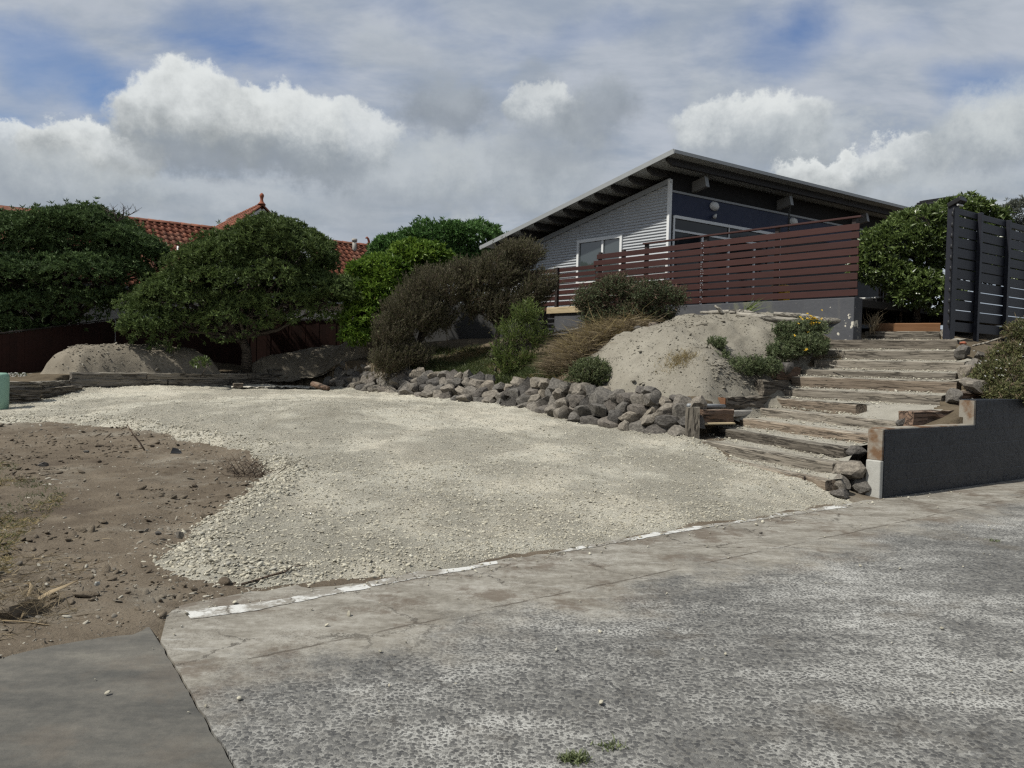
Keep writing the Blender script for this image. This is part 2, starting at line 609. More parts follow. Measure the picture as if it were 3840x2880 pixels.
def _glass():
    m, k, b = new_mat('window glass')
    v, oi = objvec(k)
    fin(k, b, (.045, .055, .058), k.m('MULTIPLY_ADD', k.noise(v, 3, 2, .5), .02, .015))
    b.inputs['Specular IOR Level'].default_value = .9
    b.inputs['Coat Weight'].default_value = .6
    b.inputs['Coat Roughness'].default_value = .02
    return m


MAT['glass'] = _glass()


def _corrugated():
    m, k, b = new_mat('silver white corrugated steel')
    v = pos(k)
    n = k.noise(k.map(v, scale=(2, 2, .5)), 1.2, 5, .6)
    fine = k.noise(v, 18, 4, .6)
    cc = hsv(k, (.43, .447, .465, 1), k.m('MULTIPLY_ADD', k.m('SUBTRACT', fine, .5), .12, k.m('MULTIPLY_ADD', n, .2, .9)))
    fin(k, b, cc, .33)
    b.inputs['Metallic'].default_value = .35
    return m


MAT['corrugated'] = _corrugated()


def _tile():
    m, k, b = new_mat('terracotta roof tile')
    v, oi = objvec(k)
    n = k.noise(v, 5, 6, .65)
    n2 = k.noise(v, 30, 4, .6)
    g = k.noise(pos(k), .8, 4, .6)
    cc = k.mix(k.mr(n, .3, .75), (.13, .043, .024), (.25, .088, .05))
    cc = k.mix(k.m('MULTIPLY', k.mr(g, .5, .68), .45), cc, (.19, .125, .09))
    cc = hsv(k, cc, k.m('ADD', k.m('MULTIPLY_ADD', oi, .45, .7), k.m('MULTIPLY', k.m('SUBTRACT', n2, .5), .5)))
    fin(k, b, cc, .8, k.bump(n2, .3, .01))
    return m


MAT['tile'] = _tile()


def _painted_wall(name, c, stains=None, blister=False, dusty=.3):
    m, k, b = new_mat(name)
    p = pos(k)
    n = k.noise(p, 1.1, 6, .6)
    n2 = k.noise(p, 14, 6, .65)
    f = k.m('MULTIPLY_ADD', k.m('SUBTRACT', n, .5), .5, 1.0)
    f = k.m('MULTIPLY_ADD', k.m('SUBTRACT', n2, .5), .3, f)
    cc = hsv(k, (*c, 1), f)
    cc = k.mix(k.mr(n, .5, .75, 0, dusty), cc, (.13, .125, .11))
    streak = k.noise(k.map(p, scale=(9, 9, .8)), 1.0, 4, .6)
    cc = k.mix(k.mr(streak, .58, .75, 0, dusty * .8), cc, (.16, .15, .125))
    h = k.m('MULTIPLY', n2, .5)
    if blister:
        bl = k.noise(k.map(p, scale=(1, 1, .75)), 26, 3, .55, 1.2)
        blm = k.m('MULTIPLY', k.mr(bl, .55, .66), k.mr(k.noise(p, 3.2, 3, .6), .42, .56))
        h = k.m('ADD', h, blm)
        zc_ = k.n('ShaderNodeSeparateXYZ'); k.put(zc_.inputs[0], p)
        course = k.mr(k.m('ABSOLUTE', k.m('SUBTRACT', k.m('FLOORED_MODULO', k.m('ADD', zc_.outputs[2], .09), .2), .1)), .0, .008, 1.0, 0.0)
        h = k.m('SUBTRACT', h, k.m('MULTIPLY', course, .1))
    if stains:
        cc = stains(k, p, cc)
    fin(k, b, cc, .4 if blister else .7, k.bump(h, .7 if blister else .55, .03 if blister else .02))
    if blister: b.inputs['Specular IOR Level'].default_value = .3
    return m


def _chips(k, p, cc):
    # flaked paint near the stair corner, mossy bloom in the middle
    n = k.noise(p, 7, 5, .6)
    dc = k.vm('DISTANCE', p, (6.95, 16.25, 2.5))
    dist = k.n('ShaderNodeVectorMath', operation='DISTANCE'); k.put(dist.inputs[0], p); dist.inputs[1].default_value = (6.95, 16.25, 2.5)
    near = k.mr(dist.outputs['Value'], .1, .6, .13, 0.0)
    chip = k.mr(k.m('ADD', n, near), .69, .715)
    cc = k.mix(chip, cc, (.5, .47, .40))
    d2 = k.n('ShaderNodeVectorMath', operation='DISTANCE'); k.put(d2.inputs[0], p); d2.inputs[1].default_value = (5.2, 18.3, 2.85)
    moss = k.m('MULTIPLY', k.mr(d2.outputs['Value'], .1, 1.1, 1.0, 0.0), k.mr(k.noise(p, 4, 5, .65), .45, .62))
    return k.mix(k.m('MULTIPLY', moss, .55), cc, (.16, .165, .10))


MAT['deck_wall'] = _painted_wall('charcoal painted concrete', (.062, .064, .072), _chips)
MAT['navy_wall'] = _painted_wall('blistered navy painted concrete', (.0095, .0125, .0185), None, True, .05)
MAT['raw_concrete'] = _painted_wall('bare whitish concrete', (.34, .335, .31), None, False, .5)


def _rusty(k, p, cc):
    n = k.noise(p, 3.2, 5, .6)
    return k.mix(k.mr(n, .4, .6), cc, (.13, .075, .04))


MAT['stained_concrete'] = _painted_wall('rust stained concrete', (.24, .22, .185), _rusty, False, .4)


# ------------------------------------------------------------------ terrain mathematics
def _hash(ix, iy, seed):
    h = (ix.astype(np.int64) * 374761393 + iy.astype(np.int64) * 668265263 + seed * 1442695041) & 0xFFFFFFFF
    h = ((h ^ (h >> 13)) * 1274126177) & 0xFFFFFFFF
    return ((h ^ (h >> 16)) & 0xFFFF) / 65535.0


def vnoise(X, Y, s, seed=0):
    X, Y = np.asarray(X) * s + 1000, np.asarray(Y) * s + 1000
    ix, iy = np.floor(X), np.floor(Y)
    fx, fy = X - ix, Y - iy
    fx, fy = fx * fx * (3 - 2 * fx), fy * fy * (3 - 2 * fy)
    a, b = _hash(ix, iy, seed), _hash(ix + 1, iy, seed)
    c, d = _hash(ix, iy + 1, seed), _hash(ix + 1, iy + 1, seed)
    return (a * (1 - fx) + b * fx) * (1 - fy) + (c * (1 - fx) + d * fx) * fy - .5


def fbm(X, Y, s, octv=4, seed=0, gain=.5):
    r, a = 0, 1.0
    for i in range(octv):
        r = r + a * vnoise(X, Y, s * 2 ** i, seed + i * 17)
        a *= gain
    return r


class TPS:
    def __init__(self, P, lam=.02):
        P = np.array([tuple(p) for p in P], dtype=float)
        self.xy = P[:, :2]
        n = len(P)
        K = self.k(self.xy, self.xy) + lam * np.eye(n)
        Q = np.c_[np.ones(n), self.xy]
        A = np.block([[K, Q], [Q.T, np.zeros((3, 3))]])
        self.w = np.linalg.solve(A, np.r_[P[:, 2], 0, 0, 0])

    def k(self, A, B):
        r2 = ((A[:, None] - B[None]) ** 2).sum(-1)
        return .5 * r2 * np.log(r2 + 1e-9)

    def __call__(self, X, Y):
        X, Y = np.asarray(X, float), np.asarray(Y, float)
        A = np.c_[X.ravel(), Y.ravel()]
        out = np.empty(len(A))
        for i in range(0, len(A), 20000):
            q = A[i:i + 20000]
            out[i:i + 20000] = self.k(q, self.xy) @ self.w[:-3] + self.w[-3] + q @ self.w[-2:]
        return out.reshape(X.shape)


def sdpoly(X, Y, poly):
    """signed distance to a plan polygon, positive inside"""
    P = np.array([(p[0], p[1]) for p in poly])
    X, Y = np.asarray(X, float), np.asarray(Y, float)
    d = np.full(X.shape, 1e9)
    ins = np.zeros(X.shape, bool)
    for i in range(len(P)):
        a, b = P[i], P[(i + 1) % len(P)]
        e = b - a
        t = np.clip(((X - a[0]) * e[0] + (Y - a[1]) * e[1]) / (e @ e + 1e-12), 0, 1)
        d = np.minimum(d, np.hypot(X - a[0] - t * e[0], Y - a[1] - t * e[1]))
        c = (a[1] > Y) != (b[1] > Y)
        if a[1] != b[1]:
            ins ^= c & (X < (b[0] - a[0]) * (Y - a[1]) / (b[1] - a[1]) + a[0])
    return np.where(ins, d, -d)


def grid_mesh(name, xs, ys, zf, keep):
    X, Y = np.meshgrid(xs, ys)
    Z = zf(X, Y)
    K = keep(X, Y)
    ny, nx = X.shape
    idx = np.arange(nx * ny).reshape(ny, nx)
    q = np.stack([idx[:-1, :-1], idx[:-1, 1:], idx[1:, 1:], idx[1:, :-1]], -1).reshape(-1, 4)
    kk = K.ravel()
    q = q[kk[q].all(1)]
    used = np.unique(q)
    re = np.full(nx * ny, -1)
    re[used] = np.arange(len(used))
    V = np.c_[X.ravel(), Y.ravel(), Z.ravel()][used]
    return mesh_np(name, V, re[q], True)


def smooth(x, a, b):
    t = np.clip((x - a) / (b - a), 0, 1)
    return t * t * (3 - 2 * t)


# edge of the concrete, in plan (street coordinates s along, t into the property)
EP = [onz(px, py, 0) for px, py in [(0, 2483), (122, 2444), (469, 2378), (610, 2330), (690, 2262), (981, 2212), (1380, 2186), (1866, 2108), (2111, 2064), (2632, 1974), (3196, 1887), (3300, 1871)]]
ES = Vector((.79, .613, 0)).normalized()
ET = Vector((-ES.y, ES.x, 0))
_s = np.array([p.dot(ES) for p in EP])
_t = np.array([p.dot(ET) for p in EP])
_o = np.argsort(_s)
_s, _t = _s[_o], _t[_o]


def edge_d(X, Y):
    s = X * ES.x + Y * ES.y
    t = X * ET.x + Y * ET.y
    return t - np.interp(s, _s, _t)


LOW = [(*p.xy, 0.0) for p in EP]
LOW += [at(*q) for q in [(20, 1532, 16.4), (270, 1470, 19.0), (580, 1459, 20.4), (926, 1454, 22.1), (1222, 1455, 22.9),
                         (1451, 1481, 20.0), (1725, 1513, 17.8), (2026, 1552, 15.9), (2054, 1572, 15.4), (2481, 1637, 13.6), (2573, 1645, 13.2), (2690, 1735, 11.9), (3000, 1800, 10.6), (3120, 1842, 10.0),
                         (1100, 1560, 13.6), (0, 1578, 14.3), (600, 1700, 10.9), (1000, 1780, 9.4), (1700, 1700, 11.4), (2200, 1750, 10.7)]]
LOW += [(-30, 12, .2), (-30, 20, .5), (-20, 3, -.02), (-30, 3, 0), (-22, 14, .3), (-30, 28, .6), (14, 27, .6), (0, 27, .9), (-10, 27, .9)]
LOW += [(-4.6, 7.3, .12), (-4.0, 5.4, .04), (-10, 9, .12), (-14, 15, .35), (-16, 8, .05), (-9, 4, -.02)]
tps_low = TPS(LOW, .01)


def z_low(X, Y):
    d = edge_d(X, Y)
    z = tps_low(X, Y) * smooth(d, -.1, .8)
    left = smooth(-X, .6, 2.2)
    d = d + (.10 + .22 * left) * fbm(X, Y, 1.7, 5, 13)
    z = z + .05 * fbm(X, Y, 1.4, 4, 3) * smooth(d, 0, .6) + (.012 + .02 * smooth(d, .1, .5)) * fbm(X, Y, 6, 4, 9, .6)
    return z + .006 - .075 * smooth(-d, -.05, .22)


def onsurf(zf, px, py, y0=3.0, y1=40.0, n=1500):
    Ys = np.linspace(y0, y1, n)
    d = ray(px, py)
    k = Ys / d.y
    X, Z = EYE.x + d.x * k, EYE.z + d.z * k
    below = Z < zf(X, Ys)
    i = int(np.argmax(below)) if below.any() else n - 1
    return Vector((X[i], Ys[i], Z[i]))


# ------------------------------------------------------------------ ground materials
def _gravel_mat():
    m, k, b = new_mat('crushed beige gravel')
    p = pos(k)
    n0 = k.noise(p, .33, 4, .6)
    n1 = k.noise(p, 1.7, 6, .62)
    v1 = k.n('ShaderNodeTexVoronoi'); k.put(v1.inputs['Vector'], k.vm('ADD', p, k.vm('SCALE', k.noise(p, 30, 2, .5, color=True)))); v1.inputs['Scale'].default_value = 40
    v2 = k.n('ShaderNodeTexVoronoi'); k.put(v2.inputs['Vector'], p); v2.inputs['Scale'].default_value = 95
    fine = k.noise(p, 130, 4, .7)
    cc = k.ramp(k.m('ADD', k.m('MULTIPLY', n0, .55), k.m('MULTIPLY', n1, .45)), [(.33, (.39, .365, .30)), (.47, (.50, .478, .405)), (.58, (.57, .532, .442)), (.72, (.49, .48, .425))])
    sc = k.n('ShaderNodeSeparateColor'); k.put(sc.inputs[0], v1.outputs['Color'])
    val = k.m('MULTIPLY_ADD', sc.outputs[0], .5, .72)
    s2 = k.n('ShaderNodeSeparateColor'); k.put(s2.inputs[0], v2.outputs['Color'])
    val = k.m('MULTIPLY', val, k.m('MULTIPLY_ADD', s2.outputs[1], .4, .8))
    cc = hsv(k, cc, val, k.m('MULTIPLY_ADD', sc.outputs[1], .5, .75))
    comp = k.mr(k.noise(p, .7, 4, .6), .42, .6)          # compacted, silted patches
    h1 = k.m('SUBTRACT', 1.0, v1.outputs['Distance'])
    h2 = k.m('SUBTRACT', 1.0, v2.outputs['Distance'])
    h = k.m('ADD', k.m('MULTIPLY', h1, k.m('MULTIPLY_ADD', comp, -.5, 1.0)), k.m('MULTIPLY', h2, .4))
    h = k.m('MULTIPLY_ADD', fine, .3, h)
    gap = k.m('MULTIPLY', k.mr(v1.outputs['Distance'], .42, .66), k.m('MULTIPLY_ADD', comp, -.45, .6))
    cc = k.mix(gap, cc, (.21, .19, .15))
    fin(k, b, cc, .95, k.bump(h, .8, .022))
    b.inputs['Specular IOR Level'].default_value = .12
    return m


MAT['gravel'] = _gravel_mat()


def _pebble(name, stops):
    m, k, b = new_mat(name)
    v, oi = objvec(k)
    n = k.noise(v, 1.2, 4, .6)
    cc = k.ramp(oi, stops)
    cc = hsv(k, cc, k.m('MULTIPLY_ADD', n, .5, .75))
    fin(k, b, cc, .9, k.bump(n, .2, .2))
    b.inputs['Specular IOR Level'].default_value = .15
    return m


MAT['pebble'] = _pebble('gravel pebble', [(0, (.20, .185, .15)), (.3, (.30, .28, .226)), (.65, (.385, .358, .288)), (.9, (.44, .42, .352)), (1, (.24, .232, .208))])
MAT['dirt_stone'] = _pebble('stone in dirt', [(0, (.10, .088, .072)), (.5, (.19, .17, .14)), (1, (.34, .32, .27))])


def _dirt_extra(k, p, cc):
    # powdery lighter bands and darker damp earth
    n = k.noise(k.map(p, scale=(1, 1.6, 1)), .8, 6, .65)
    cc = k.mix(k.mr(n, .5, .68, 0, .75), cc, (.195, .175, .143))
    return k.mix(k.mr(n, .30, .42, .6, 0), cc, (.058, .045, .035))


MAT['dirt'] = m_ground('brown scraped earth', [(.30, (.048, .037, .027)), (.45, (.097, .078, .058)), (.58, (.148, .122, .092)), (.75, (.21, .18, .138))], 40, .8, 1.0, _dirt_extra)
MAT['mound'] = m_ground('dry grey brown soil', [(.30, (.115, .10, .078)), (.48, (.18, .158, .125)), (.7, (.235, .21, .17))], 38, .6, .9)
MAT['mound_grey'] = m_ground('pale grey gravelly soil', [(.34, (.13, .118, .096)), (.48, (.20, .184, .152)), (.64, (.265, .247, .207))], 55, .9, 1.0)
MAT['bank'] = m_ground('bank soil and litter', [(.30, (.045, .035, .025)), (.5, (.10, .08, .055)), (.7, (.165, .135, .095))], 40, .5, .9)
MAT['tread'] = m_ground('trodden dusty earth', [(.30, (.18, .168, .142)), (.48, (.26, .245, .21)), (.7, (.34, .322, .28))], 60, .9, .9)


def _lin(P):
    """t as a straight function of s along the street"""
    A_ = np.array([[p.dot(ES), 1.0] for p in P])
    return np.linalg.lstsq(A_, np.array([p.dot(ET) for p in P]), rcond=None)[0]


JOINT_PX = [(681, 2531), (920, 2478), (1154, 2423), (1390, 2375), (1623, 2327), (1920, 2262), (2340, 2175), (2788, 2079), (3118, 2010), (3413, 1954)]
JL = _lin([onz(px, py, 0) for px, py in JOINT_PX])


def _aggregate():
    """one worn pour: smooth trowelled band along the gravel, wearing through to exposed aggregate towards the street"""
    m, k, b = new_mat('worn exposed aggregate concrete')
    p = pos(k)
    flat = k.map(p, scale=(1, 1, 0))
    sx = k.n('ShaderNodeSeparateXYZ'); k.put(sx.inputs[0], p)
    s_ = k.m('ADD', k.m('MULTIPLY', sx.outputs[0], ES.x), k.m('MULTIPLY', sx.outputs[1], ES.y))
    t_ = k.m('ADD', k.m('MULTIPLY', sx.outputs[0], ET.x), k.m('MULTIPLY', sx.outputs[1], ET.y))
    dj = k.m('SUBTRACT', t_, k.m('MULTIPLY_ADD', s_, float(JL[0]), float(JL[1])))       # metres behind the joint
    dist = k.vm('ADD', flat, k.vm('MULTIPLY', k.noise(flat, 14, 3, .6, color=True), (.03, .03, 0)))
    v1 = k.n('ShaderNodeTexVoronoi', voronoi_dimensions='2D'); k.put(v1.inputs['Vector'], dist); v1.inputs['Scale'].default_value = 46
    v2 = k.n('ShaderNodeTexVoronoi', voronoi_dimensions='2D'); k.put(v2.inputs['Vector'], dist); v2.inputs['Scale'].default_value = 105
    w0 = k.noise(flat, .55, 5, .62)
    w1 = k.noise(k.map(flat, rot=(0, 0, R(-38)), scale=(.8, 2.0, 1)), 1.5, 8, .7)
    w2 = k.noise(flat, 9, 8, .76)
    wear = k.m('ADD', k.m('MULTIPLY', w0, .36), k.m('ADD', k.m('MULTIPLY', w1, .36), k.m('MULTIPLY', w2, .28)))
    fine = k.noise(flat, 160, 3, .7)
    c1 = k.n('ShaderNodeSeparateColor'); k.put(c1.inputs[0], v1.outputs['Color'])
    c2 = k.n('ShaderNodeSeparateColor'); k.put(c2.inputs[0], v2.outputs['Color'])
    cem = k.ramp(wear, [(.38, (.09, .086, .079)), (.45, (.165, .16, .148)), (.52, (.28, .275, .258)), (.585, (.43, .425, .402))])
    cem = hsv(k, cem, k.m('MULTIPLY_ADD', fine, .6, .7))
    th = k.mr(wear, .40, .60, .66, .36)
    pb = k.m('MULTIPLY', k.mr(v1.outputs['Distance'], k.m('SUBTRACT', th, .1), th, 1.0, 0.0, False), k.mr(c1.outputs[0], .1, .16))
    pb2 = k.m('MULTIPLY', k.mr(v2.outputs['Distance'], .25, .42, 1.0, 0.0), k.mr(c2.outputs[0], .3, .4))
    pc = k.mix(c1.outputs[1], (.050, .050, .051), (.16, .157, .148))
    agg = k.mix(k.m('MULTIPLY', pb2, .6), cem, (.085, .083, .078))
    agg = k.mix(k.m('MULTIPLY', pb, .92), agg, pc)
    # smooth skin, tan and grey with dirt ground into it
    f1 = k.noise(k.map(flat, rot=(0, 0, R(-38)), scale=(1, 2.4, 1)), 1.8, 8, .7)
    f = k.m('ADD', k.m('MULTIPLY', f1, .6), k.m('MULTIPLY', k.noise(flat, 16, 6, .72), .4))
    skin = k.ramp(f, [(.36, (.13, .117, .097)), (.47, (.215, .198, .168)), (.56, (.295, .278, .243)), (.68, (.39, .375, .34))])
    skin = hsv(k, skin, k.m('MULTIPLY_ADD', fine, .4, .8))
    skin = k.mix(k.mr(k.noise(k.map(flat, loc=(4, 2, 0)), 1.3, 8, .74), .5, .60, 0, .75), skin, (.115, .09, .068))
    pit = k.m('MULTIPLY', k.mr(v1.outputs['Distance'], .1, .26, 1.0, 0.0), k.mr(k.noise(flat, 3, 4, .6), .46, .56))
    skin = k.mix(k.m('MULTIPLY', pit, .55), skin, (.085, .075, .062))
    edge = k.m('ADD', dj, k.m('MULTIPLY', k.m('SUBTRACT', k.noise(flat, 1.1, 7, .68), .5), 2.4))
    edge = k.m('ADD', edge, k.m('MULTIPLY', k.m('SUBTRACT', w2, .5), .6))
    msk = k.mr(edge, -.75, .05)
    cc = k.mix(msk, hsv(k, agg, .87), hsv(k, skin, .86))
    # rubbed pale scuffs and dirt stains anywhere
    sc_ = k.m('MULTIPLY', k.mr(k.noise(k.map(flat, rot=(0, 0, R(-38)), scale=(1, 3, 1), loc=(9, 1, 0)), 2.4, 8, .76), .57, .68), .45)
    cc = k.mix(sc_, cc, (.36, .355, .335))
    st = k.m('MULTIPLY', k.mr(k.noise(k.map(flat, loc=(2, 8, 0)), .8, 6, .65), .55, .68), .6)
    cc = k.mix(st, cc, (.10, .088, .072))
    # cracks: many and fine in the brittle edge band, few in the apron
    cd = k.vm('ADD', flat, k.vm('MULTIPLY', k.noise(flat, 2.6, 10, .78, color=True), (.5, .5, 0)))
    ce = k.voro(cd, .95, 'DISTANCE_TO_EDGE')
    wid = k.mr(k.noise(flat, 5, 3, .6), .35, .65, .002, .011)
    ck = k.m('MULTIPLY', k.mr(ce, .0, wid, 1.0, 0.0), k.mr(k.noise(k.map(flat, loc=(1, 7, 0)), 1.2, 4, .6), .47, .55))
    ck = k.m('MULTIPLY', ck, k.m('MULTIPLY_ADD', k.mr(dj, -.3, .3), .7, .3))
    # the construction joint itself: a wandering dirt-filled line
    jl = k.m('ABSOLUTE', k.m('ADD', dj, k.m('MULTIPLY', k.m('SUBTRACT', k.noise(flat, 3.5, 8, .7), .5), .10)))
    jm = k.m('MULTIPLY', k.mr(jl, .004, .013, 1.0, 0.0), k.mr(k.noise(flat, 2.3, 4, .6), .36, .5))
    ck = k.m('MAXIMUM', ck, k.m('MULTIPLY', jm, .9))
    cc = k.mix(k.m('MULTIPLY', ck, .8), cc, (.062, .049, .037))
    h = k.m('ADD', k.m('MULTIPLY', k.m('SUBTRACT', 1.0, msk), k.m('MULTIPLY_ADD', pb, .6, k.m('MULTIPLY', pb2, .25))), k.m('MULTIPLY_ADD', fine, .25, k.m('MULTIPLY', w2, .6)))
    h = k.m('SUBTRACT', h, k.m('MULTIPLY', ck, 1.4))
    fin(k, b, cc, k.m('MULTIPLY_ADD', pb, -.15, .85), k.bump(h, .6, .013))
    b.inputs['Specular IOR Level'].default_value = .22
    return m


MAT['aggregate'] = _aggregate()


def _smooth_concrete(name, stops, cracks=True, streaks=(1, 2.6, 1), brown=.5, crack_scale=1.5):
    m, k, b = new_mat(name)
    p = pos(k)
    flat = k.map(p, scale=(1, 1, 0))
    w0 = k.noise(flat, .6, 4, .6)
    w1 = k.noise(k.map(flat, rot=(0, 0, R(-38)), scale=streaks), 1.6, 7, .66)
    fine = k.noise(flat, 110, 4, .7)
    mid = k.noise(flat, 15, 6, .7)
    f = k.m('ADD', k.m('MULTIPLY', w0, .3), k.m('ADD', k.m('MULTIPLY', w1, .45), k.m('MULTIPLY', mid, .25)))
    cc = k.ramp(f, stops)
    cc = hsv(k, cc, k.m('MULTIPLY_ADD', fine, .4, .8))
    cc = k.mix(k.mr(k.noise(k.map(flat, loc=(4, 2, 0)), 1.2, 7, .7), .52, .64, 0, brown), cc, (.115, .09, .068))
    h = k.m('MULTIPLY_ADD', fine, .3, mid)
    vp = k.voro(flat, 60)
    pit = k.m('MULTIPLY', k.mr(vp, .1, .22, 1.0, 0.0), k.mr(k.noise(flat, 3, 3, .6), .5, .6))
    cc = k.mix(k.m('MULTIPLY', pit, .5), cc, (.08, .07, .058))
    if cracks:
        cd = k.vm('ADD', flat, k.vm('MULTIPLY', k.noise(flat, 3.0, 10, .78, color=True), (.4, .4, 0)))
        ce = k.voro(cd, crack_scale, 'DISTANCE_TO_EDGE')
        ck = k.m('MULTIPLY', k.mr(ce, .0, .012, 1.0, 0.0), k.mr(k.noise(k.map(flat, loc=(1, 7, 0)), 1.6, 4, .6), .46, .56))
        cc = k.mix(k.m('MULTIPLY', ck, .75), cc, (.065, .05, .038))
        h = k.m('SUBTRACT', h, k.m('MULTIPLY', ck, 1.5))
    fin(k, b, cc, .85, k.bump(h, .5, .012))
    b.inputs['Specular IOR Level'].default_value = .2
    return m


MAT['side_slab'] = _smooth_concrete('dark smooth side slab', [(.34, (.040, .040, .039)), (.46, (.072, .070, .064)), (.56, (.108, .102, .09)), (.68, (.165, .155, .132))], False, (.5, 2.2, 1), .25)


def _paint():
    m, k, b = new_mat('worn white edge paint')
    p = pos(k)
    n = k.noise(k.map(p, scale=(1, 1, 0), rot=(0, 0, R(-38))), 7, 8, .72)
    n2 = k.noise(p, 1.5, 4, .6)
    fl = k.noise(p, 70, 4, .7)
    w = k.mr(k.m('ADD', n, k.m('MULTIPLY', k.m('SUBTRACT', n2, .5), .9)), .45, .6)
    cc = k.mix(w, (.20, .185, .16), (.47, .468, .45))
    cc = hsv(k, cc, k.m('MULTIPLY_ADD', fl, .4, .8))
    cd = k.vm('ADD', p, k.vm('MULTIPLY', k.noise(p, 4, 6, .7, color=True), (.25, .25, 0)))
    ck = k.mr(k.voro(cd, 2.6, 'DISTANCE_TO_EDGE'), .0, .018, 1.0, 0.0)
    cc = k.mix(ck, cc, (.09, .078, .062))
    fin(k, b, cc, .75, k.bump(k.m('SUBTRACT', fl, ck), .4, .008))
    return m


MAT['paint'] = _paint()

# ------------------------------------------------------------------ the ground itself
xs, ys = np.arange(-30, 14.01, .09), np.arange(1.0, 27, .09)
gm = grid_mesh('ground', xs, ys, z_low, lambda X, Y: edge_d(X, Y) > -.7)
ground = link('ground', gm, Matrix.Identity(4), None, MAT['dirt'])
tag(ground, 'brown scraped earth left of the gravel pad', kind='structure')
far = MB().add([(-900, -900, -.16), (900, -900, -.16), (900, 900, -.16), (-900, 900, -.16)], [(0, 1, 2, 3)]).build('far_ground', MAT['dirt'])
tag(far, 'wide earth sheet under and around the section', kind='structure')


def rough_line(pts, amp=.012, step=.08, seed=1):
    out = []
    for a, b in zip(pts[:-1], pts[1:]):
        n = max(1, int((b - a).length / step))
        nr = Vector((-(b - a).y, (b - a).x, 0)).normalized()
        for i in range(n):
            p = a.lerp(b, i / n)
            out.append(p + nr * float(amp * 2 * fbm(p.x, p.y, 6, 3, seed)))
    return out + [pts[-1]]


def slab(name, poly, z, mat, label, th=.12):
    b = MB()
    n = len(poly)
    b.prism([(p.x, p.y, z - th) for p in poly], [(p.x, p.y, z) for p in poly])
    o = b.build(name, mat)
    return tag(o, label, kind='structure')


Z0 = lambda L: [onz(px, py, 0) for px, py in L]
side = Z0([(590, 2405), (677, 2536), (799, 2753), (868, 2880)])
s_end = side[-1] + (side[-1] - side[-2]).normalized() * 6
s_line = rough_line(side + [s_end], .012, .05)
# one pour from the street to the gravel
e_in = [p + ET * .30 for p in EP[5:]]
wall_far = EP[-1] + Vector((.819, .574, 0)) * 22
apron = [p + Vector((.012, 0, 0)) for p in s_line] + [Vector((2, -12, 0)), Vector((30, -12, 0)), Vector((34, 20, 0)), wall_far + Vector((0, 1, 0))] + e_in[::-1] + [onz(640, 2255, 0), onz(620, 2330, 0)]
slab('driveway', apron, 0.0, MAT['aggregate'], 'worn concrete driveway in the foreground, smooth along the gravel and pebbly towards the street')
left = Z0([(-400, 2600), (-100, 2510), (0, 2470), (122, 2430), (469, 2360), (560, 2350)])
lslab = rough_line(left, .01) + s_line[1:] + [Vector((-1, -12, 0)), Vector((-14, -12, 0)), Vector((-14, 1.6, 0))]
slab('side_slab', lslab, -0.002, MAT['side_slab'], 'dark smooth concrete slab in the lower left corner')


def strip_of(name, front, back, z, mat, label):
    n = len(front)
    b = MB()
    b.add([(p.x, p.y, z) for p in front] + [(p.x, p.y, z) for p in back], [(i, i + 1, n + i + 1, n + i) for i in range(n - 1)])
    return tag(b.build(name, mat), label, kind='structure')


def paint(front, back, z, nm, label):
    f, b_ = Z0(front), Z0(back)
    nn = 60
    def res(L, seed):
        d = [0]
        for a, c in zip(L[:-1], L[1:]): d.append(d[-1] + (c - a).length)
        o = []
        for i in range(nn):
            s = d[-1] * i / (nn - 1)
            o.append(Vector((np.interp(s, d, [p.x for p in L]), np.interp(s, d, [p.y for p in L]), 0)))
        return [p + ET * float(.028 * fbm(p.x, p.y, 9, 4, seed)) for p in o]
    return strip_of(nm, res(f, 5), res(b_, 8), z, MAT['paint'], label)


paint([(716, 2324), (900, 2300), (1100, 2262), (1280, 2222), (1392, 2206)], [(692, 2290), (880, 2272), (1080, 2243), (1260, 2205), (1372, 2192)], .0035, 'white_paint_line', 'broken white paint line at the left end of the concrete edge')
paint([(1395, 2200), (1560, 2172), (1720, 2145), (1866, 2114)], [(1380, 2180), (1540, 2150), (1700, 2126), (1860, 2104)], .0035, 'white_paint_line', 'white paint line beside the gravel, middle stretch')
paint([(2080, 2078), (2350, 2030), (2660, 1978), (2950, 1936), (3200, 1899)], [(2072, 2064), (2340, 2013), (2640, 1962), (2940, 1922), (3190, 1888)], .0035, 'white_paint_line', 'white paint line running along the gravel edge towards the steps')

# ------------------------------------------------------------------ gravel pad
G = lambda px, py: onsurf(z_low, px, py)
gpoly = [G(*q) for q in [(855, 2178), (700, 2150), (600, 2112), (663, 2053), (762, 1980), (842, 1913), (955, 1841), (1014, 1781), (995, 1748), (928, 1695), (762, 1662), (690, 1650), (640, 1630), (464, 1600), (265, 1586), (0, 1582), (-500, 1600)]]
gpoly += [Vector((-16, 17.2, 0)), at(20, 1530, 16.7), at(160, 1500, 17.4), at(270, 1455, 19.4), at(580, 1445, 20.7), at(926, 1442, 22.5), at(1215, 1446, 23.2),
          at(1451, 1481, 20.6), at(1725, 1513, 18.4), at(2026, 1552, 16.4), at(2481, 1637, 14.0), at(2600, 1645, 13.6), at(2720, 1725, 12.2), at(3110, 1840, 10.15)]
gpoly += [p + ET * .04 for p in (onz(3190, 1889, 0), onz(2632, 1974, 0), onz(2111, 2064, 0), onz(1866, 2105, 0), onz(1380, 2182, 0), onz(1000, 2205, 0))]


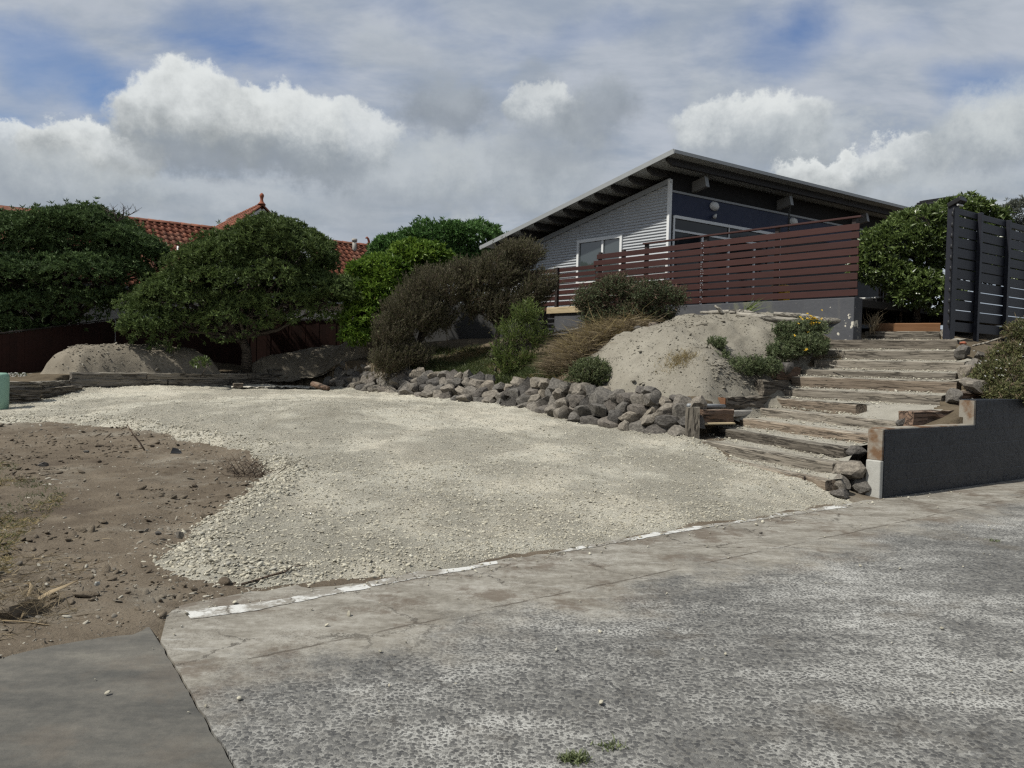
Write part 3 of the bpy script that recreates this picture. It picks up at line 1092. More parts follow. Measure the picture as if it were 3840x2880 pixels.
def z_gravel(X, Y, sd=None):
    if sd is None: sd = sdpoly(X, Y, gpoly)
    rag = .16 * fbm(X, Y, 1.6, 4, 21)
    g = np.clip((sd + rag) / .22, -1, 1) * .035
    ridge = .03 * np.exp(-((sd - .25) / .2) ** 2) * smooth(-X, .0, 2.0)          # heaped loose edge
    return z_low(X, Y) + g + ridge + .016 * fbm(X, Y, 3.2, 4, 31) + .006 * fbm(X, Y, 14, 3, 33)


xs, ys = np.arange(-16.5, 6, .06), np.arange(4.4, 24.2, .06)
gr_m = grid_mesh('gravel_pad', xs, ys, z_gravel, lambda X, Y: sdpoly(X, Y, gpoly) > -.3)
tag(link('gravel_pad', gr_m, Matrix.Identity(4), None, MAT['gravel']), 'pale beige compacted gravel parking pad', kind='structure')


# ------------------------------------------------------------------ loose pebbles, uncountable: one object each
def pebble_protos(name, mat, n=6):
    c = bpy.data.collections.new(name)
    for i in range(n):
        bm = bmesh.new()
        bmesh.ops.create_icosphere(bm, subdivisions=2, radius=1)
        r = np.random.default_rng(50 + i)
        fl = r.uniform(.5, .8)
        ph = r.uniform(0, 6, 6)
        for v in bm.verts:
            q = v.co.copy()
            s = 1 + .16 * math.sin(2.1 * q.x + ph[0]) + .13 * math.sin(2.7 * q.y + ph[1]) + .09 * math.sin(4.1 * q.z + ph[2] + q.x * 2)
            v.co = Vector((q.x * s * r.uniform(1.0, 1.04) * 1.15, q.y * s * .9, q.z * s * fl))
        me = bpy.data.meshes.new(name)
        for f in bm.faces: f.smooth = True
        bm.to_mesh(me); bm.free()
        me.materials.append(mat)
        o = bpy.data.objects.new('pebble', me)
        c.objects.link(o)
    return c


def scatter(name, P, S, protos, nprot, label, tilt=.35):
    n = len(P)
    me = bpy.data.meshes.new(name)
    me.vertices.add(n)
    me.vertices.foreach_set('co', np.asarray(P, np.float32).ravel())
    rot = np.c_[rng.normal(0, tilt, n), rng.normal(0, tilt, n), rng.uniform(0, 6.28, n)]
    for nm, val, ty in (('rot', rot, 'FLOAT_VECTOR'), ('scl', S, 'FLOAT_VECTOR')):
        a = me.attributes.new(nm, ty, 'POINT')
        a.data.foreach_set('vector', np.asarray(val, np.float32).ravel())
    a = me.attributes.new('idx', 'INT', 'POINT')
    a.data.foreach_set('value', rng.integers(0, nprot, n).astype(np.int32))
    o = link(name, me, Matrix.Identity(4))
    ng = bpy.data.node_groups.new(name, 'GeometryNodeTree')
    ng.interface.new_socket('Geometry', in_out='INPUT', socket_type='NodeSocketGeometry')
    ng.interface.new_socket('Geometry', in_out='OUTPUT', socket_type='NodeSocketGeometry')
    gi, go = ng.nodes.new('NodeGroupInput'), ng.nodes.new('NodeGroupOutput')
    ip = ng.nodes.new('GeometryNodeInstanceOnPoints')
    ci = ng.nodes.new('GeometryNodeCollectionInfo')
    ci.inputs['Collection'].default_value = protos
    ci.inputs['Separate Children'].default_value = True
    ci.inputs['Reset Children'].default_value = True
    ip.inputs['Pick Instance'].default_value = True
    def attr(nm, ty):
        q = ng.nodes.new('GeometryNodeInputNamedAttribute')
        q.data_type = ty
        q.inputs['Name'].default_value = nm
        return [s for s in q.outputs if s.enabled and s.name == 'Attribute'][0]
    L = ng.links.new
    L(gi.outputs[0], ip.inputs['Points'])
    L(ci.outputs[0], ip.inputs['Instance'])
    L(attr('idx', 'INT'), ip.inputs['Instance Index'])
    L(attr('rot', 'FLOAT_VECTOR'), ip.inputs['Rotation'])
    L(attr('scl', 'FLOAT_VECTOR'), ip.inputs['Scale'])
    L(ip.outputs[0], go.inputs[0])
    md = o.modifiers.new('scatter', 'NODES')
    md.node_group = ng
    return tag(o, label, kind='stuff')


PEB = pebble_protos('pebble_shapes', MAT['pebble'])
STN = pebble_protos('stone_shapes', MAT['dirt_stone'])


def visible(X, Y, m=.3):
    return np.abs(X) < Y * .64 + m


def sample(n, x0, x1, y0, y1, dens):
    """random plan points, kept with a probability given by dens(X, Y, sd)"""
    X, Y = rng.uniform(x0, x1, n), rng.uniform(y0, y1, n)
    ok = visible(X, Y)
    X, Y = X[ok], Y[ok]
    sd = sdpoly(X, Y, gpoly)
    keep = rng.uniform(0, 1, len(X)) < dens(X, Y, sd)
    return X[keep], Y[keep], sd[keep]


def d_edge(X, Y, sd):
    e = np.exp(-((sd - .12) / .26) ** 2) * (sd > -.35) * (1 - .55 * smooth(X, -1.6, .2) * (edge_d(X, Y) < 1.0))
    near = np.clip(9.0 / Y, .2, 1) ** 1.5
    ent = .35 * np.clip(((-X) - 1.0) / 6, .05, 1) * (sd > 0) * np.exp(-sd / .9)
    return np.clip(e + ent, 0, 1) * near * (.35 + .9 * (vnoise(X, Y, 1.3, 77) + .5))


X, Y, sd = sample(520000, -13, 6, 4.6, 21, d_edge)
sz = np.clip(rng.lognormal(math.log(.0078), .45, len(X)), .0035, .024) * (1 - .25 * smooth(sd, .3, 1.2)) * (1 - .45 * smooth(X, -1.6, .2) * (edge_d(X, Y) < 1.2))
Z = z_gravel(X, Y, sd) + sz * .3
scatter('loose_gravel', np.c_[X, Y, Z], np.c_[sz * rng.uniform(.8, 1.3, len(X)), sz, sz * rng.uniform(.7, 1, len(X))], PEB, 6, 'loose pale pebbles heaped along the edges of the gravel pad')


def d_in(X, Y, sd):
    comp = .3 + 1.1 * np.clip(fbm(X, Y, .6, 3, 41) + .45, 0, 1)
    return (sd > .05) * np.clip(7.5 / Y, .1, 1) ** 2 * comp


X, Y, sd = sample(420000, -13, 6, 4.6, 18, d_in)
sz = np.clip(rng.lognormal(math.log(.0065), .4, len(X)), .003, .016)
Z = z_gravel(X, Y, sd) - sz * .05
scatter('bedded_gravel', np.c_[X, Y, Z], np.c_[sz * 1.2, sz, sz * .7], PEB, 6, 'small pebbles bedded in the surface of the gravel pad', .2)


def d_dirt(X, Y, sd):
    return (sd < -.05) * (edge_d(X, Y) > .0) * np.clip(8 / Y, .15, 1) ** 1.5 * (.25 + .9 * np.clip(fbm(X, Y, .8, 3, 61) + .4, 0, 1)) * (.45 + 2 * np.exp(sd / .4))


X, Y, sd = sample(70000, -13, 1, 3.6, 16, d_dirt)
sz = np.clip(rng.lognormal(math.log(.0048), .6, len(X)), .002, .026)
Z = np.maximum(z_low(X, Y), -.0) + sz * .15
scatter('dirt_stones', np.c_[X, Y, Z], np.c_[sz * rng.uniform(1, 1.6, len(X)), sz, sz * rng.uniform(.4, .9, len(X))], STN, 6, 'small stones and clods strewn over the scraped earth')
DCL = pebble_protos('earth_shapes', MAT['dirt'])
X, Y, sd = sample(22000, -12, 0, 4.0, 14, lambda X, Y, sd: (sd < -.02) * (edge_d(X, Y) > .05) * np.clip(8 / Y, .2, 1) * np.clip(fbm(X, Y, 1.1, 4, 71) * 2.2, 0, 1))
sz = np.clip(rng.lognormal(math.log(.012), .55, len(X)), .004, .045)
scatter('earth_clods', np.c_[X, Y, z_low(X, Y) + sz * .2], np.c_[sz * rng.uniform(1, 1.5, len(X)), sz, sz * rng.uniform(.5, .9, len(X))], DCL, 6, 'crumbled clods of brown earth on the bare ground')
# crumbs on the concrete along its edge
X, Y = rng.uniform(-3, 6, 40000), rng.uniform(3.5, 11, 40000)
d = edge_d(X, Y)
ok = (d < .0) & (rng.uniform(0, 1, len(X)) < np.exp(d / .12) * .5 * (X > -2.0) + .006) & visible(X, Y)
X, Y = X[ok], Y[ok]
sz = np.clip(rng.lognormal(math.log(.006), .45, len(X)), .003, .018)
scatter('gravel_crumbs', np.c_[X, Y, .006 + sz * .4], np.c_[sz, sz, sz * .7], PEB, 6, 'stray pebbles and crumbs lying on the concrete edge')


# ------------------------------------------------------------------ upper ground behind the retaining walls
STEP = [  # left px, right px, depth left, depth right, material
    ((2690, 1722), (3096, 1801), 12.1, 10.0, 'sleeper_warm'), ((2586, 1645), (3121, 1736), 13.4, 10.4, 'sleeper'),
    ((2673, 1598), (3163, 1686), 13.9, 10.7, 'sleeper_dark'), ((2757, 1565), (3260, 1631), 14.3, 11.1, 'sleeper_warm'),
    ((2830, 1525), (3366, 1586), 14.7, 11.5, 'sleeper'), ((2900, 1492), (3209, 1519), 15.0, 12.75, 'sleeper_warm'),
    ((2930, 1456), (3530, 1483), 15.2, 12.7, 'sleeper'), ((2969, 1410), (3587, 1434), 15.4, 13.1, 'sleeper_warm'),
    ((3006, 1383), (3584, 1401), 15.65, 13.45, 'sleeper'), ((3054, 1343.6), (3615, 1365), 15.9, 13.85, 'sleeper'),
    ((3094, 1310), (3590, 1319), 16.2, 14.4, 'sleeper'), ((3112, 1274), (3590, 1274), 16.5, 15.0, 'sleeper_dark'),
    ((3245, 1240.6), (3524, 1245), 16.9, 16.1, 'sleeper')]
SL = []
for (l, r, yl, yr, mt) in STEP:
    p, q = at(*l, yl), at(*r, yr)
    z = (p.z + q.z) / 2
    p.z = q.z = z
    SL.append((p, q, mt))

UP = [at(*q) for q in [
    (20, 1448, 16.8), (160, 1444, 17.6), (266, 1407, 19.4), (580, 1409, 20.8), (926, 1411, 22.6), (1200, 1405, 23.6), (0, 1406, 21.6),
    (1255, 1368, 22.9), (1571, 1387, 20.7), (1851, 1455, 18.1), (2061, 1469, 16.6), (2243, 1457, 15.9), (2481, 1470, 14.5), (2640, 1492, 13.95),
    (1875, 1412, 19.0), (1650, 1362, 21.5), (1700, 1275, 24.2), (1500, 1300, 24), (2100, 1257, 21.5), (2050, 1332, 19), (2000, 1290, 21),
    (2614, 1206, 17.3), (2480, 1242, 17.0), (2190, 1318, 17.2), (2668, 1392, 14.6), (2450, 1392, 15.1), (2900, 1292, 16.0), (3020, 1224, 16.8), (2850, 1207, 17.4), (2350, 1302, 16.3), (2300, 1392, 15.7),
    (2700, 1500, 14.25), (2850, 1472, 14.95), (2890, 1432, 15.25), (3660, 1540, 12.6), (3745, 1512, 12.1), (3840, 1402, 14.0), (3700, 1332, 15.0), (3640, 1272, 16.0)]]
UP += [p + Vector((-.25, .05, -.05)) for p, q, _ in SL[8:]] + [q + Vector((.1, .1, -.06)) for p, q, _ in SL[4:5] + SL[6:]] + [(p + q) / 2 - Vector((0, 0, .14)) for p, q, _ in SL]
UP += [(-26, 18, .8), (-18, 18.5, .85), (-14, 20, .9), (-13, 24.5, 1.25), (-9.5, 25.5, 1.4), (-5, 26.5, 1.6), (0, 26, 2.3), (3, 24, 2.6), (8, 24, 2.75), (12, 20, 2.6), (16, 24, 2.9), (5, 30, 2.8), (-20, 24, 1.0), (-12, 34, 1.3), (-25, 40, 1.2), (20, 40, 3), (0, 42, 2.2), (7.2, 17.8, 2.5), (8.6, 17.6, 2.45), (16, 18, 2.2), (9.5, 12.8, 1.1), (13, 15.5, 1.3), (5.1, 10.6, .7), (5.8, 11.2, .78)]
tps_up = TPS(UP, .01)


def z_up(X, Y):
    return tps_up(X, Y) + .05 * fbm(X, Y, 1.1, 4, 101) + .02 * fbm(X, Y, 6, 3, 105)


WALLP = [at(*q) for q in [(1222, 1446, 22.7), (1330, 1465, 21.4), (1451, 1481, 20.0), (1590, 1500, 18.9), (1725, 1513, 17.8), (1880, 1535, 16.9), (2026, 1552, 15.9), (2140, 1588, 15.0), (2300, 1612, 14.3), (2481, 1637, 13.6), (2572, 1645, 13.25)]]
_wc, _wb = onz(3306, 1870, 0), Vector((.819, .574, 0)).normalized()
_wn = Vector((-_wb.y, _wb.x, 0))
bpoly = [Vector((-30, 17.5, 0)), at(15, 1440, 16.85), at(157, 1440, 17.55), at(262, 1400, 19.4), at(580, 1400, 20.82), at(926, 1403, 22.62), at(1205, 1400, 23.55)]
bpoly += [p + Vector((.30, .26, 0)) for p in WALLP[1:-1]]
bpoly += [at(2645, 1530, 13.75), at(2730, 1488, 14.2), at(2850, 1488, 14.85), at(2868, 1430, 15.05), at(2918, 1385, 15.35)] + [p + Vector((.02, .02, 0)) for p, q, _ in SL[8:]]
bpoly += [q + Vector((.02, .02, 0)) for p, q, _ in SL[::-1][:7]] + [at(3420, 1590, 11.3), _wc + _wb * .12 + _wn * .14, _wc + _wb * 14 + _wn * .14, Vector((30, 24, 0)), Vector((30, 60, 0)), Vector((-40, 60, 0)), Vector((-40, 17.5, 0))]
xs, ys = np.arange(-26, 20, .1), np.arange(9.8, 36, .1)
bk = grid_mesh('bank', xs, ys, z_up, lambda X, Y: sdpoly(X, Y, bpoly) > -.03)
bm = bmesh.new()
bm.from_mesh(bk)
ext = bmesh.ops.extrude_edge_only(bm, edges=[e for e in bm.edges if e.is_boundary])
for v in [g_ for g_ in ext['geom'] if isinstance(g_, bmesh.types.BMVert)]: v.co.z -= 1.3
bm.to_mesh(bk); bm.free()
tag(link('bank', bk, Matrix.Identity(4), None, MAT['bank']), 'raised earth bank behind the stone and sleeper walls', kind='structure')


MOUNDS = []


def mound(name, poly, height, mat, label, soft=.5, seed=1, step=.06, lump=.05, profile=.8):
    """heap of earth: a dome over a plan outline, sinking below the bank at its rim"""
    P = np.array([(p[0], p[1]) for p in poly])
    x0, y0 = P.min(0) - .5
    x1, y1 = P.max(0) + .5
    def zf(X, Y):
        sd = sdpoly(X, Y, poly) + .12 * fbm(X, Y, 1.5, 3, seed)
        h = height * np.power(np.clip(sd / soft, 0, 1), profile) * (2 - np.clip(sd / soft, 0, 1)) / 1.0
        h = np.where(sd > 0, np.minimum(h, height), -.12 * np.clip(-sd / .2, 0, 1))
        return z_up(X, Y) + h + lump * 1.3 * fbm(X, Y, 2.2, 6, seed + 3, .6) + .03 * fbm(X, Y, 9, 3, seed + 9, .6)
    me = grid_mesh(name, np.arange(x0, x1, step), np.arange(y0, y1, step), zf, lambda X, Y: sdpoly(X, Y, poly) > -.28)
    o = link(name, me, Matrix.Identity(4), None, mat)
    MOUNDS.append((poly, zf))
    return tag(o, label, kind='structure'), zf


PL = lambda L: [at(*q) for q in L]
mound('dirt_mound', PL([(150, 1420, 20.0), (290, 1400, 19.75), (520, 1400, 20.7), (700, 1400, 21.5), (830, 1398, 22.1), (780, 1370, 22.9), (620, 1360, 22.9), (430, 1360, 22.4), (250, 1380, 21.6)]), .72, MAT['mound'],
      'sunlit dirt mound behind the long sleeper wall', .85, 201)
mound('dirt_mound', PL([(890, 1385, 22.9), (1010, 1400, 22.9), (1210, 1395, 23.6), (1330, 1360, 22.9), (1440, 1340, 22.4), (1480, 1310, 23.6), (1300, 1300, 25.6), (1080, 1330, 25.3)]), .78, MAT['mound'],
      'shaded dirt mound under the trees beside the stone wall', 1.3, 231)
pale, z_pale = mound('soil_mound', PL([(2180, 1335, 16.9), (2215, 1400, 15.8), (2330, 1456, 15.0), (2490, 1470, 14.25), (2640, 1492, 13.95), (2760, 1490, 14.3), (2880, 1460, 14.75), (2960, 1400, 15.4), (3060, 1330, 16.1), (3110, 1260, 16.75), (3130, 1230, 17.0), (2860, 1207, 17.55), (2620, 1200, 17.7), (2450, 1235, 17.5), (2300, 1280, 17.2)]), .12, MAT['mound_grey'],
      'big pale grey soil mound below the deck wall', .35, 261, .06, .085)
mound('soil_mound', PL([(2670, 1490, 14.2), (2640, 1430, 14.6), (2720, 1400, 15.1), (2840, 1400, 15.3), (2885, 1430, 15.2), (2850, 1480, 14.95), (2760, 1495, 14.5)]), .2, MAT['mound_grey'],
      'low soil heap left of the steps beside short sleepers', .35, 291, .05, .05)


# crumbs and stones on the heaps
def heap_stones(i, n, lo, name, label, protos, med=.009):
    poly, zf = MOUNDS[i]
    P = np.array([(p[0], p[1]) for p in poly])
    X, Y = rng.uniform(P[:, 0].min(), P[:, 0].max(), n), rng.uniform(P[:, 1].min(), P[:, 1].max(), n)
    ok = (sdpoly(X, Y, poly) > 0) & (fbm(X, Y, 1.2, 3, 7 + i) + rng.normal(0, .2, n) > lo)
    X, Y = X[ok], Y[ok]
    sz = np.clip(rng.lognormal(math.log(med), .6, len(X)), .003, .05)
    scatter(name, np.c_[X, Y, zf(X, Y) + sz * .2], np.c_[sz * 1.2, sz, sz * .8], protos, 6, label)


SOIL = pebble_protos('clod_shapes', MAT['mound'])
SOILG = pebble_protos('grey_clod_shapes', MAT['mound_grey'])
heap_stones(0, 5000, -.1, 'soil_crumbs', 'crumbs and stones on the sunlit dirt mound', STN)
heap_stones(0, 2500, -.2, 'soil_crumbs', 'brown clods on the sunlit dirt mound', SOIL)
heap_stones(1, 3000, -.1, 'soil_crumbs', 'crumbs on the shaded dirt mound', SOIL)
heap_stones(2, 9000, -.2, 'soil_crumbs', 'fine crumbs on the big soil mound', SOILG, .0055)
heap_stones(2, 500, .0, 'soil_crumbs', 'larger clods on the big soil mound', SOILG, .016)
heap_stones(3, 2500, -.2, 'soil_crumbs', 'crumbs on the low soil heap beside the steps', SOILG)


# ------------------------------------------------------------------ sleepers and stones
_sl_cache = {}


def sleeper_mesh(L, w, h, seed, mat, rag=.008):
    """old railway sleeper: x along, front face y=0, top z=0; worn arrises and wandering faces"""
    r = np.random.default_rng(seed)
    n = max(6, int(L / .12))
    c = .016
    prof = [(0, -h), (0, -h * .66), (0, -h * .33), (0, -c), (c, 0), (w * .5, .002), (w - c, 0), (w, -c), (w, -h)]
    V, Fq = [], []
    ph = r.uniform(0, 10, 40)
    for i in range(n + 1):
        x = L * i / n
        for j, (y, z) in enumerate(prof):
            dy = rag * (math.sin(x * 3.1 + ph[j]) + .8 * math.sin(x * 9.7 + ph[j + 9])) + r.normal(0, rag * .45)
            dz = rag * (.8 * math.sin(x * 2.3 + ph[j % 3 + 20]) + .5 * math.sin(x * 7.9 + ph[j + 22])) * (1 if j > 2 else .3) + r.normal(0, rag * .3)
            dx = r.normal(0, rag * 1.2) if i in (0, n) else 0
            V.append((x + dx, y + dy, z + dz))
    k = len(prof)
    for i in range(n):
        for j in range(k):
            a, b = i * k + j, i * k + (j + 1) % k
            Fq.append((a, b, b + k, a + k))
    me = bpy.data.meshes.new('sleeper')
    me.from_pydata(V, [], [q[::-1] for q in Fq] + [tuple(range(k)), tuple(range(n * k, n * k + k))[::-1]])
    bm = bmesh.new(); bm.from_mesh(me); bmesh.ops.recalc_face_normals(bm, faces=bm.faces); bm.to_mesh(me); bm.free()
    me.materials.append(mat)
    return me


def sleeper(p, q, w, h, seed, mat, parent, name='sleeper', rag=.008):
    p, q = Vector(p), Vector(q)
    me = sleeper_mesh((q - p).length, w, h, seed, MAT[mat], rag)
    return link(name, me, frame(p, q - p), parent)


steps = thing('timber_steps', SL[0][1] - Vector((0, 0, .2)), 'flight of weathered railway sleeper steps filled with dusty earth', 'steps')
for i, (p, q, mt) in enumerate(SL):
    o = sleeper(p, q, .21, .235, 400 + i, mt, steps, rag=.006 if mt == 'sleeper_dark' else .0035)
    if i == 0: o['label'] = 'red brown bottom sleeper with a dark split near its right end'
# earth treads between sleepers
for i in range(len(SL) - 1):
    p, q, _ = SL[i]
    p2, q2, _ = SL[i + 1]
    if i == 5: q = at(3480, 1520, 12.1); q.z = p.z - .03
    if i == 4: pass
    back = frame(p, q - p).col[1].xyz
    f0, f1 = p + back * .15, q + back * .15
    g0, g1 = p2 + back * .03, q2 + back * .03
    if i == 4: g0, g1 = p2 + back * .17, at(3480, 1520, 12.1) + back * .17
    ex = (q - p).normalized()
    f0, g0 = f0 - ex * .22, g0 - ex * .14
    f1, g1 = f1 + ex * .12, g1 + ex * .12
    n, m_ = 30, 7
    V = []
    rise = min(.045, (p2.z - p.z) * .22)
    for a in range(n + 1):
        for c in range(m_ + 1):
            t = c / m_
            P = f0.lerp(f1, a / n).lerp(g0.lerp(g1, a / n), t)
            e_ = min(a, n - a) / n
            ramp_ = (p2.z - p.z - rise + .006) * float(smooth(np.array(a / n), .52, .62)) * t if i == 4 else 0
            P.z = p.z - .012 + ramp_ + rise * t ** 1.5 + .022 * float(fbm(P.x, P.y, 4, 4, 300 + i)) + (.05 * (1 - e_ * 12) if e_ < .08 and not (i in (4, 5) and a > n / 2) else 0)
            V.append(P)
    Fq = [(a * (m_ + 1) + c, (a + 1) * (m_ + 1) + c, (a + 1) * (m_ + 1) + c + 1, a * (m_ + 1) + c + 1) for a in range(n) for c in range(m_)]
    b = MB(); b.add(V, Fq, True)
    b.build('tread', MAT['tread'], steps)

# grit lying on the treads
_X, _Y, _Z = [], [], []
for i in range(len(SL) - 1):
    p, q, _ = SL[i]
    p2, q2, _ = SL[i + 1]
    n_ = 260
    u_, v_ = rng.uniform(0, 1, n_), rng.uniform(.35, .98, n_)
    for a_, c_ in zip(u_, v_):
        P = p.lerp(q, a_).lerp(p2.lerp(q2, a_), c_)
        _X.append(P.x); _Y.append(P.y); _Z.append(p.z + .012 + .03 * c_)
_s3 = np.clip(rng.lognormal(math.log(.007), .5, len(_X)), .003, .022)
scatter('step_grit', np.c_[_X, _Y, _Z], np.c_[_s3, _s3, _s3 * .7], PEB, 6, 'grit and small stones lying on the stair treads')

# split in the bottom step
p, q, _ = SL[0]
ax = (q - p).normalized()
bk_ = frame(p, q - p).col[1].xyz
c0 = q - ax * .36
b = MB(); b.box(c0 - Vector((0, 0, .09)) - bk_ * .012, .014, .012, .19, frame((0, 0, 0), ax).to_3x3())
b.build('split', MAT['post_dark'], steps)


def rock_mesh(seed, mat, nplanes=9):
    r = np.random.default_rng(seed)
    bm = bmesh.new()
    bmesh.ops.create_icosphere(bm, subdivisions=3, radius=1)
    pl = []
    for _ in range(nplanes):
        d = r.normal(0, 1, 3)
        d /= np.linalg.norm(d)
        pl.append((Vector(d), r.uniform(.46, .80)))
    ph = r.uniform(0, 6, 6)
    for v in bm.verts:
        c = v.co
        for d, k in pl:
            s = c.dot(d)
            if s > k: c = c - d * (s - k)
        w = 1 + .045 * math.sin(5 * c.x + ph[0]) * math.sin(5 * c.y + ph[1]) + .035 * math.sin(9 * c.z + ph[2] + 4 * c.x) + r.normal(0, .012)
        v.co = c * w
    mx = [max(abs(v.co[i]) for v in bm.verts) for i in range(3)]
    for v in bm.verts:
        v.co = Vector((v.co.x / mx[0], v.co.y / mx[1], v.co.z / mx[2]))
    for f in bm.faces: f.smooth = True
    me = bpy.data.meshes.new('stone')
    bm.to_mesh(me); bm.free()
    try: me.set_sharp_from_angle(angle=R(20))
    except Exception: pass
    me.materials.append(mat)
    return me


ROCKS = [rock_mesh(600 + i, MAT['stone'] if i % 4 else MAT['stone_dark'], 11 + i % 6) for i in range(16)]
DROCKS = [rock_mesh(640 + i, MAT['stone_dark'], 9) for i in range(5)]


def rock(name, c, sx, sy, sz, parent=None, rz=0, rx=0, ry=0, me=None):
    me = me or random.choice(ROCKS)
    M = Matrix.Translation(Vector(c)) @ Matrix.Rotation(rz, 4, 'Z') @ Matrix.Rotation(rx, 4, 'X') @ Matrix.Rotation(ry, 4, 'Y') @ Matrix.Diagonal((sx, sy, sz, 1))
    return link(name, me, M, parent)


random.seed(21)
swall = thing('stone_wall', WALLP[5], 'low dry stone wall of grey basalt rocks curving along the gravel', 'stone wall')
cum = [0]
for a, b_ in zip(WALLP[:-1], WALLP[1:]): cum.append(cum[-1] + (b_ - a).length)
LEN = cum[-1]


def wp(s):
    for i in range(len(WALLP) - 1):
        if s <= cum[i + 1] or i == len(WALLP) - 2:
            t = (s - cum[i]) / (cum[i + 1] - cum[i])
            return WALLP[i].lerp(WALLP[i + 1], t), (WALLP[i + 1] - WALLP[i]).normalized()


def wall_h(s):
    return float(np.interp(s / LEN, [0, .08, .3, .5, .58, .63, .70, .8, 1], [.58, .72, .76, .64, .56, .68, .62, .72, .76]))


for j in range(5):
    s = -.1 + .13 * (j % 2)
    while s < LEN - .02:
        w = random.uniform(.24, .46) if j < 2 else random.uniform(.22, .40)
        s += w / 2
        if s > LEN: break
        P, d = wp(max(0, min(s, LEN)))
        H = wall_h(s)
        n_in = Vector((-d.y, d.x, 0))
        h = random.uniform(.20, .30)
        zc = .09 + j * .155 + random.uniform(-.03, .03)
        if zc + h * .3 < H + .03:
            lean = .10 + j * (.10 if s > LEN * .6 else .15)
            c = P + n_in * (lean + random.uniform(-.035, .035)) + Vector((0, 0, zc))
            rock('stone', c, w * .62, random.uniform(.17, .24), h * .64, swall, math.atan2(d.y, d.x) + random.uniform(-.3, .3), random.uniform(-.25, .25), random.uniform(-.35, .35))
        s += w / 2
# larger capping rocks at the stair end
for px, py, Y, w, h in [(2255, 1462, 15.3, .20, .12), (2330, 1470, 15.0, .16, .11), (2410, 1475, 14.6, .22, .13), (2545, 1497, 14.0, .27, .11), (2452, 1497, 14.15, .17, .17)]:
    rock('stone', at(px, py, Y), w, .2, h, swall, random.uniform(-1, 1), 0, random.uniform(-.2, .2))

# long sleeper wall at the back of the pad, stepping down and forwards at its left end
def zline(pa, Ya, pb, Yb):
    a, b_ = at(*pa, Ya), at(*pb, Yb)
    z = (a.z + b_.z) / 2
    a.z = b_.z = z
    return a, b_


back_wall = thing('sleeper_wall', at(700, 1445, 20.8), 'long low retaining wall of dark stacked sleepers behind the gravel', 'retaining wall')
A, B = zline((266, 1397), 19.15, (926, 1401), 22.35)
dirw = (B - A).normalized()
B2 = A + dirw * ((at(1225, 1405, 23.6) - A).to_2d().length)


def along(px):
    """length along the back wall where it passes a picture column"""
    lo, hi = -6.0, 12.0
    for _ in range(40):
        mid = (lo + hi) / 2
        Pm = A + dirw * mid
        if 1920 + F * Pm.x / Pm.y < px: lo = mid
        else: hi = mid
    return lo


cuts = [along(x) for x in (266, 550, 929, 1222)]
for i in range(3):
    sleeper(A + dirw * (cuts[i] + .008), A + dirw * (cuts[i + 1] - .008), .16, .155, 430 + i, 'sleeper' if i else 'sleeper_lit', back_wall)
cuts = [along(x) for x in (262, 629, 870, 1215)]
for i in range(3):
    o_ = Vector((.012, -.012, -.165))
    sleeper(A + dirw * (cuts[i] + .008) + o_, A + dirw * (cuts[i + 1] - .008) + o_, .17, .165, 440 + i, 'sleeper_lit', back_wall)
o_ = Vector((.1, -.1, -.335))
sleeper(A + dirw * .55 + Vector((.06, .02, -.335)), A + dirw * along(1180) + Vector((.06, .02, -.335)), .14, .14, 446, 'sleeper_dark', back_wall)
up = Vector((-.02, .10, .13))
sleeper(A + dirw * along(1008) + up, A + dirw * along(1232) + up, .15, .13, 448, 'sleeper', back_wall)
up = Vector((-.04, .22, .262))
sleeper(A + dirw * along(1084) + up, A + dirw * along(1250) + up, .15, .13, 449, 'sleeper', back_wall)

end_wall = thing('sleeper_wall', at(90, 1525, 16.5), 'short stack of deeply cracked sleepers beside the mint pillar', 'retaining wall')
A1, B1 = zline((16, 1432), 16.45, (156, 1431), 17.0)
for i in range(5):
    o_ = Vector((.006 * (i % 2), -.012 * (i % 3), -.125 * i))
    sleeper(A1 + o_, B1 + o_, .16, .122, 450 + i, 'sleeper_dark' if i else 'sleeper', end_wall, rag=.014)
A2, B2_ = zline((157, 1431), 17.35, (262, 1427), 18.9)
for i in range(3):
    sleeper(A2 + Vector((0, 0, -.128 * i)), B2_ + Vector((.25 * (i > 0), .1 * (i > 0), -.128 * i)), .15, .124, 460 + i, 'sleeper' if i == 0 else 'sleeper_dark', end_wall, rag=.012)

# short retaining pieces left of the steps
def post(pxl, pxr, ytop, ybot, Y, depth, mat, name, label, cat):
    p, q, r_ = at(pxl, ytop, Y), at(pxr, ytop, Y), at(pxl, ybot, Y)
    L = p.z - r_.z + .15
    me = sleeper_mesh(L, depth, (q - p).length, 470 + int(pxl), MAT[mat], .006)
    o = link(name, me, frame(r_ - Vector((0, 0, .15)), (0, 0, 1), Vector((-1, 0, 0))), None)
    return tag(o, label, cat)


def lone(pa, Ya, pb, Yb, w, h, seed, mat, name, label, cat, level=True, rag=.009):
    a, b_ = at(*pa, Ya), at(*pb, Yb)
    if level: a.z = b_.z = (a.z + b_.z) / 2
    o = sleeper(a, b_, w, h, seed, mat, None, name, rag)
    return tag(o, label, cat)


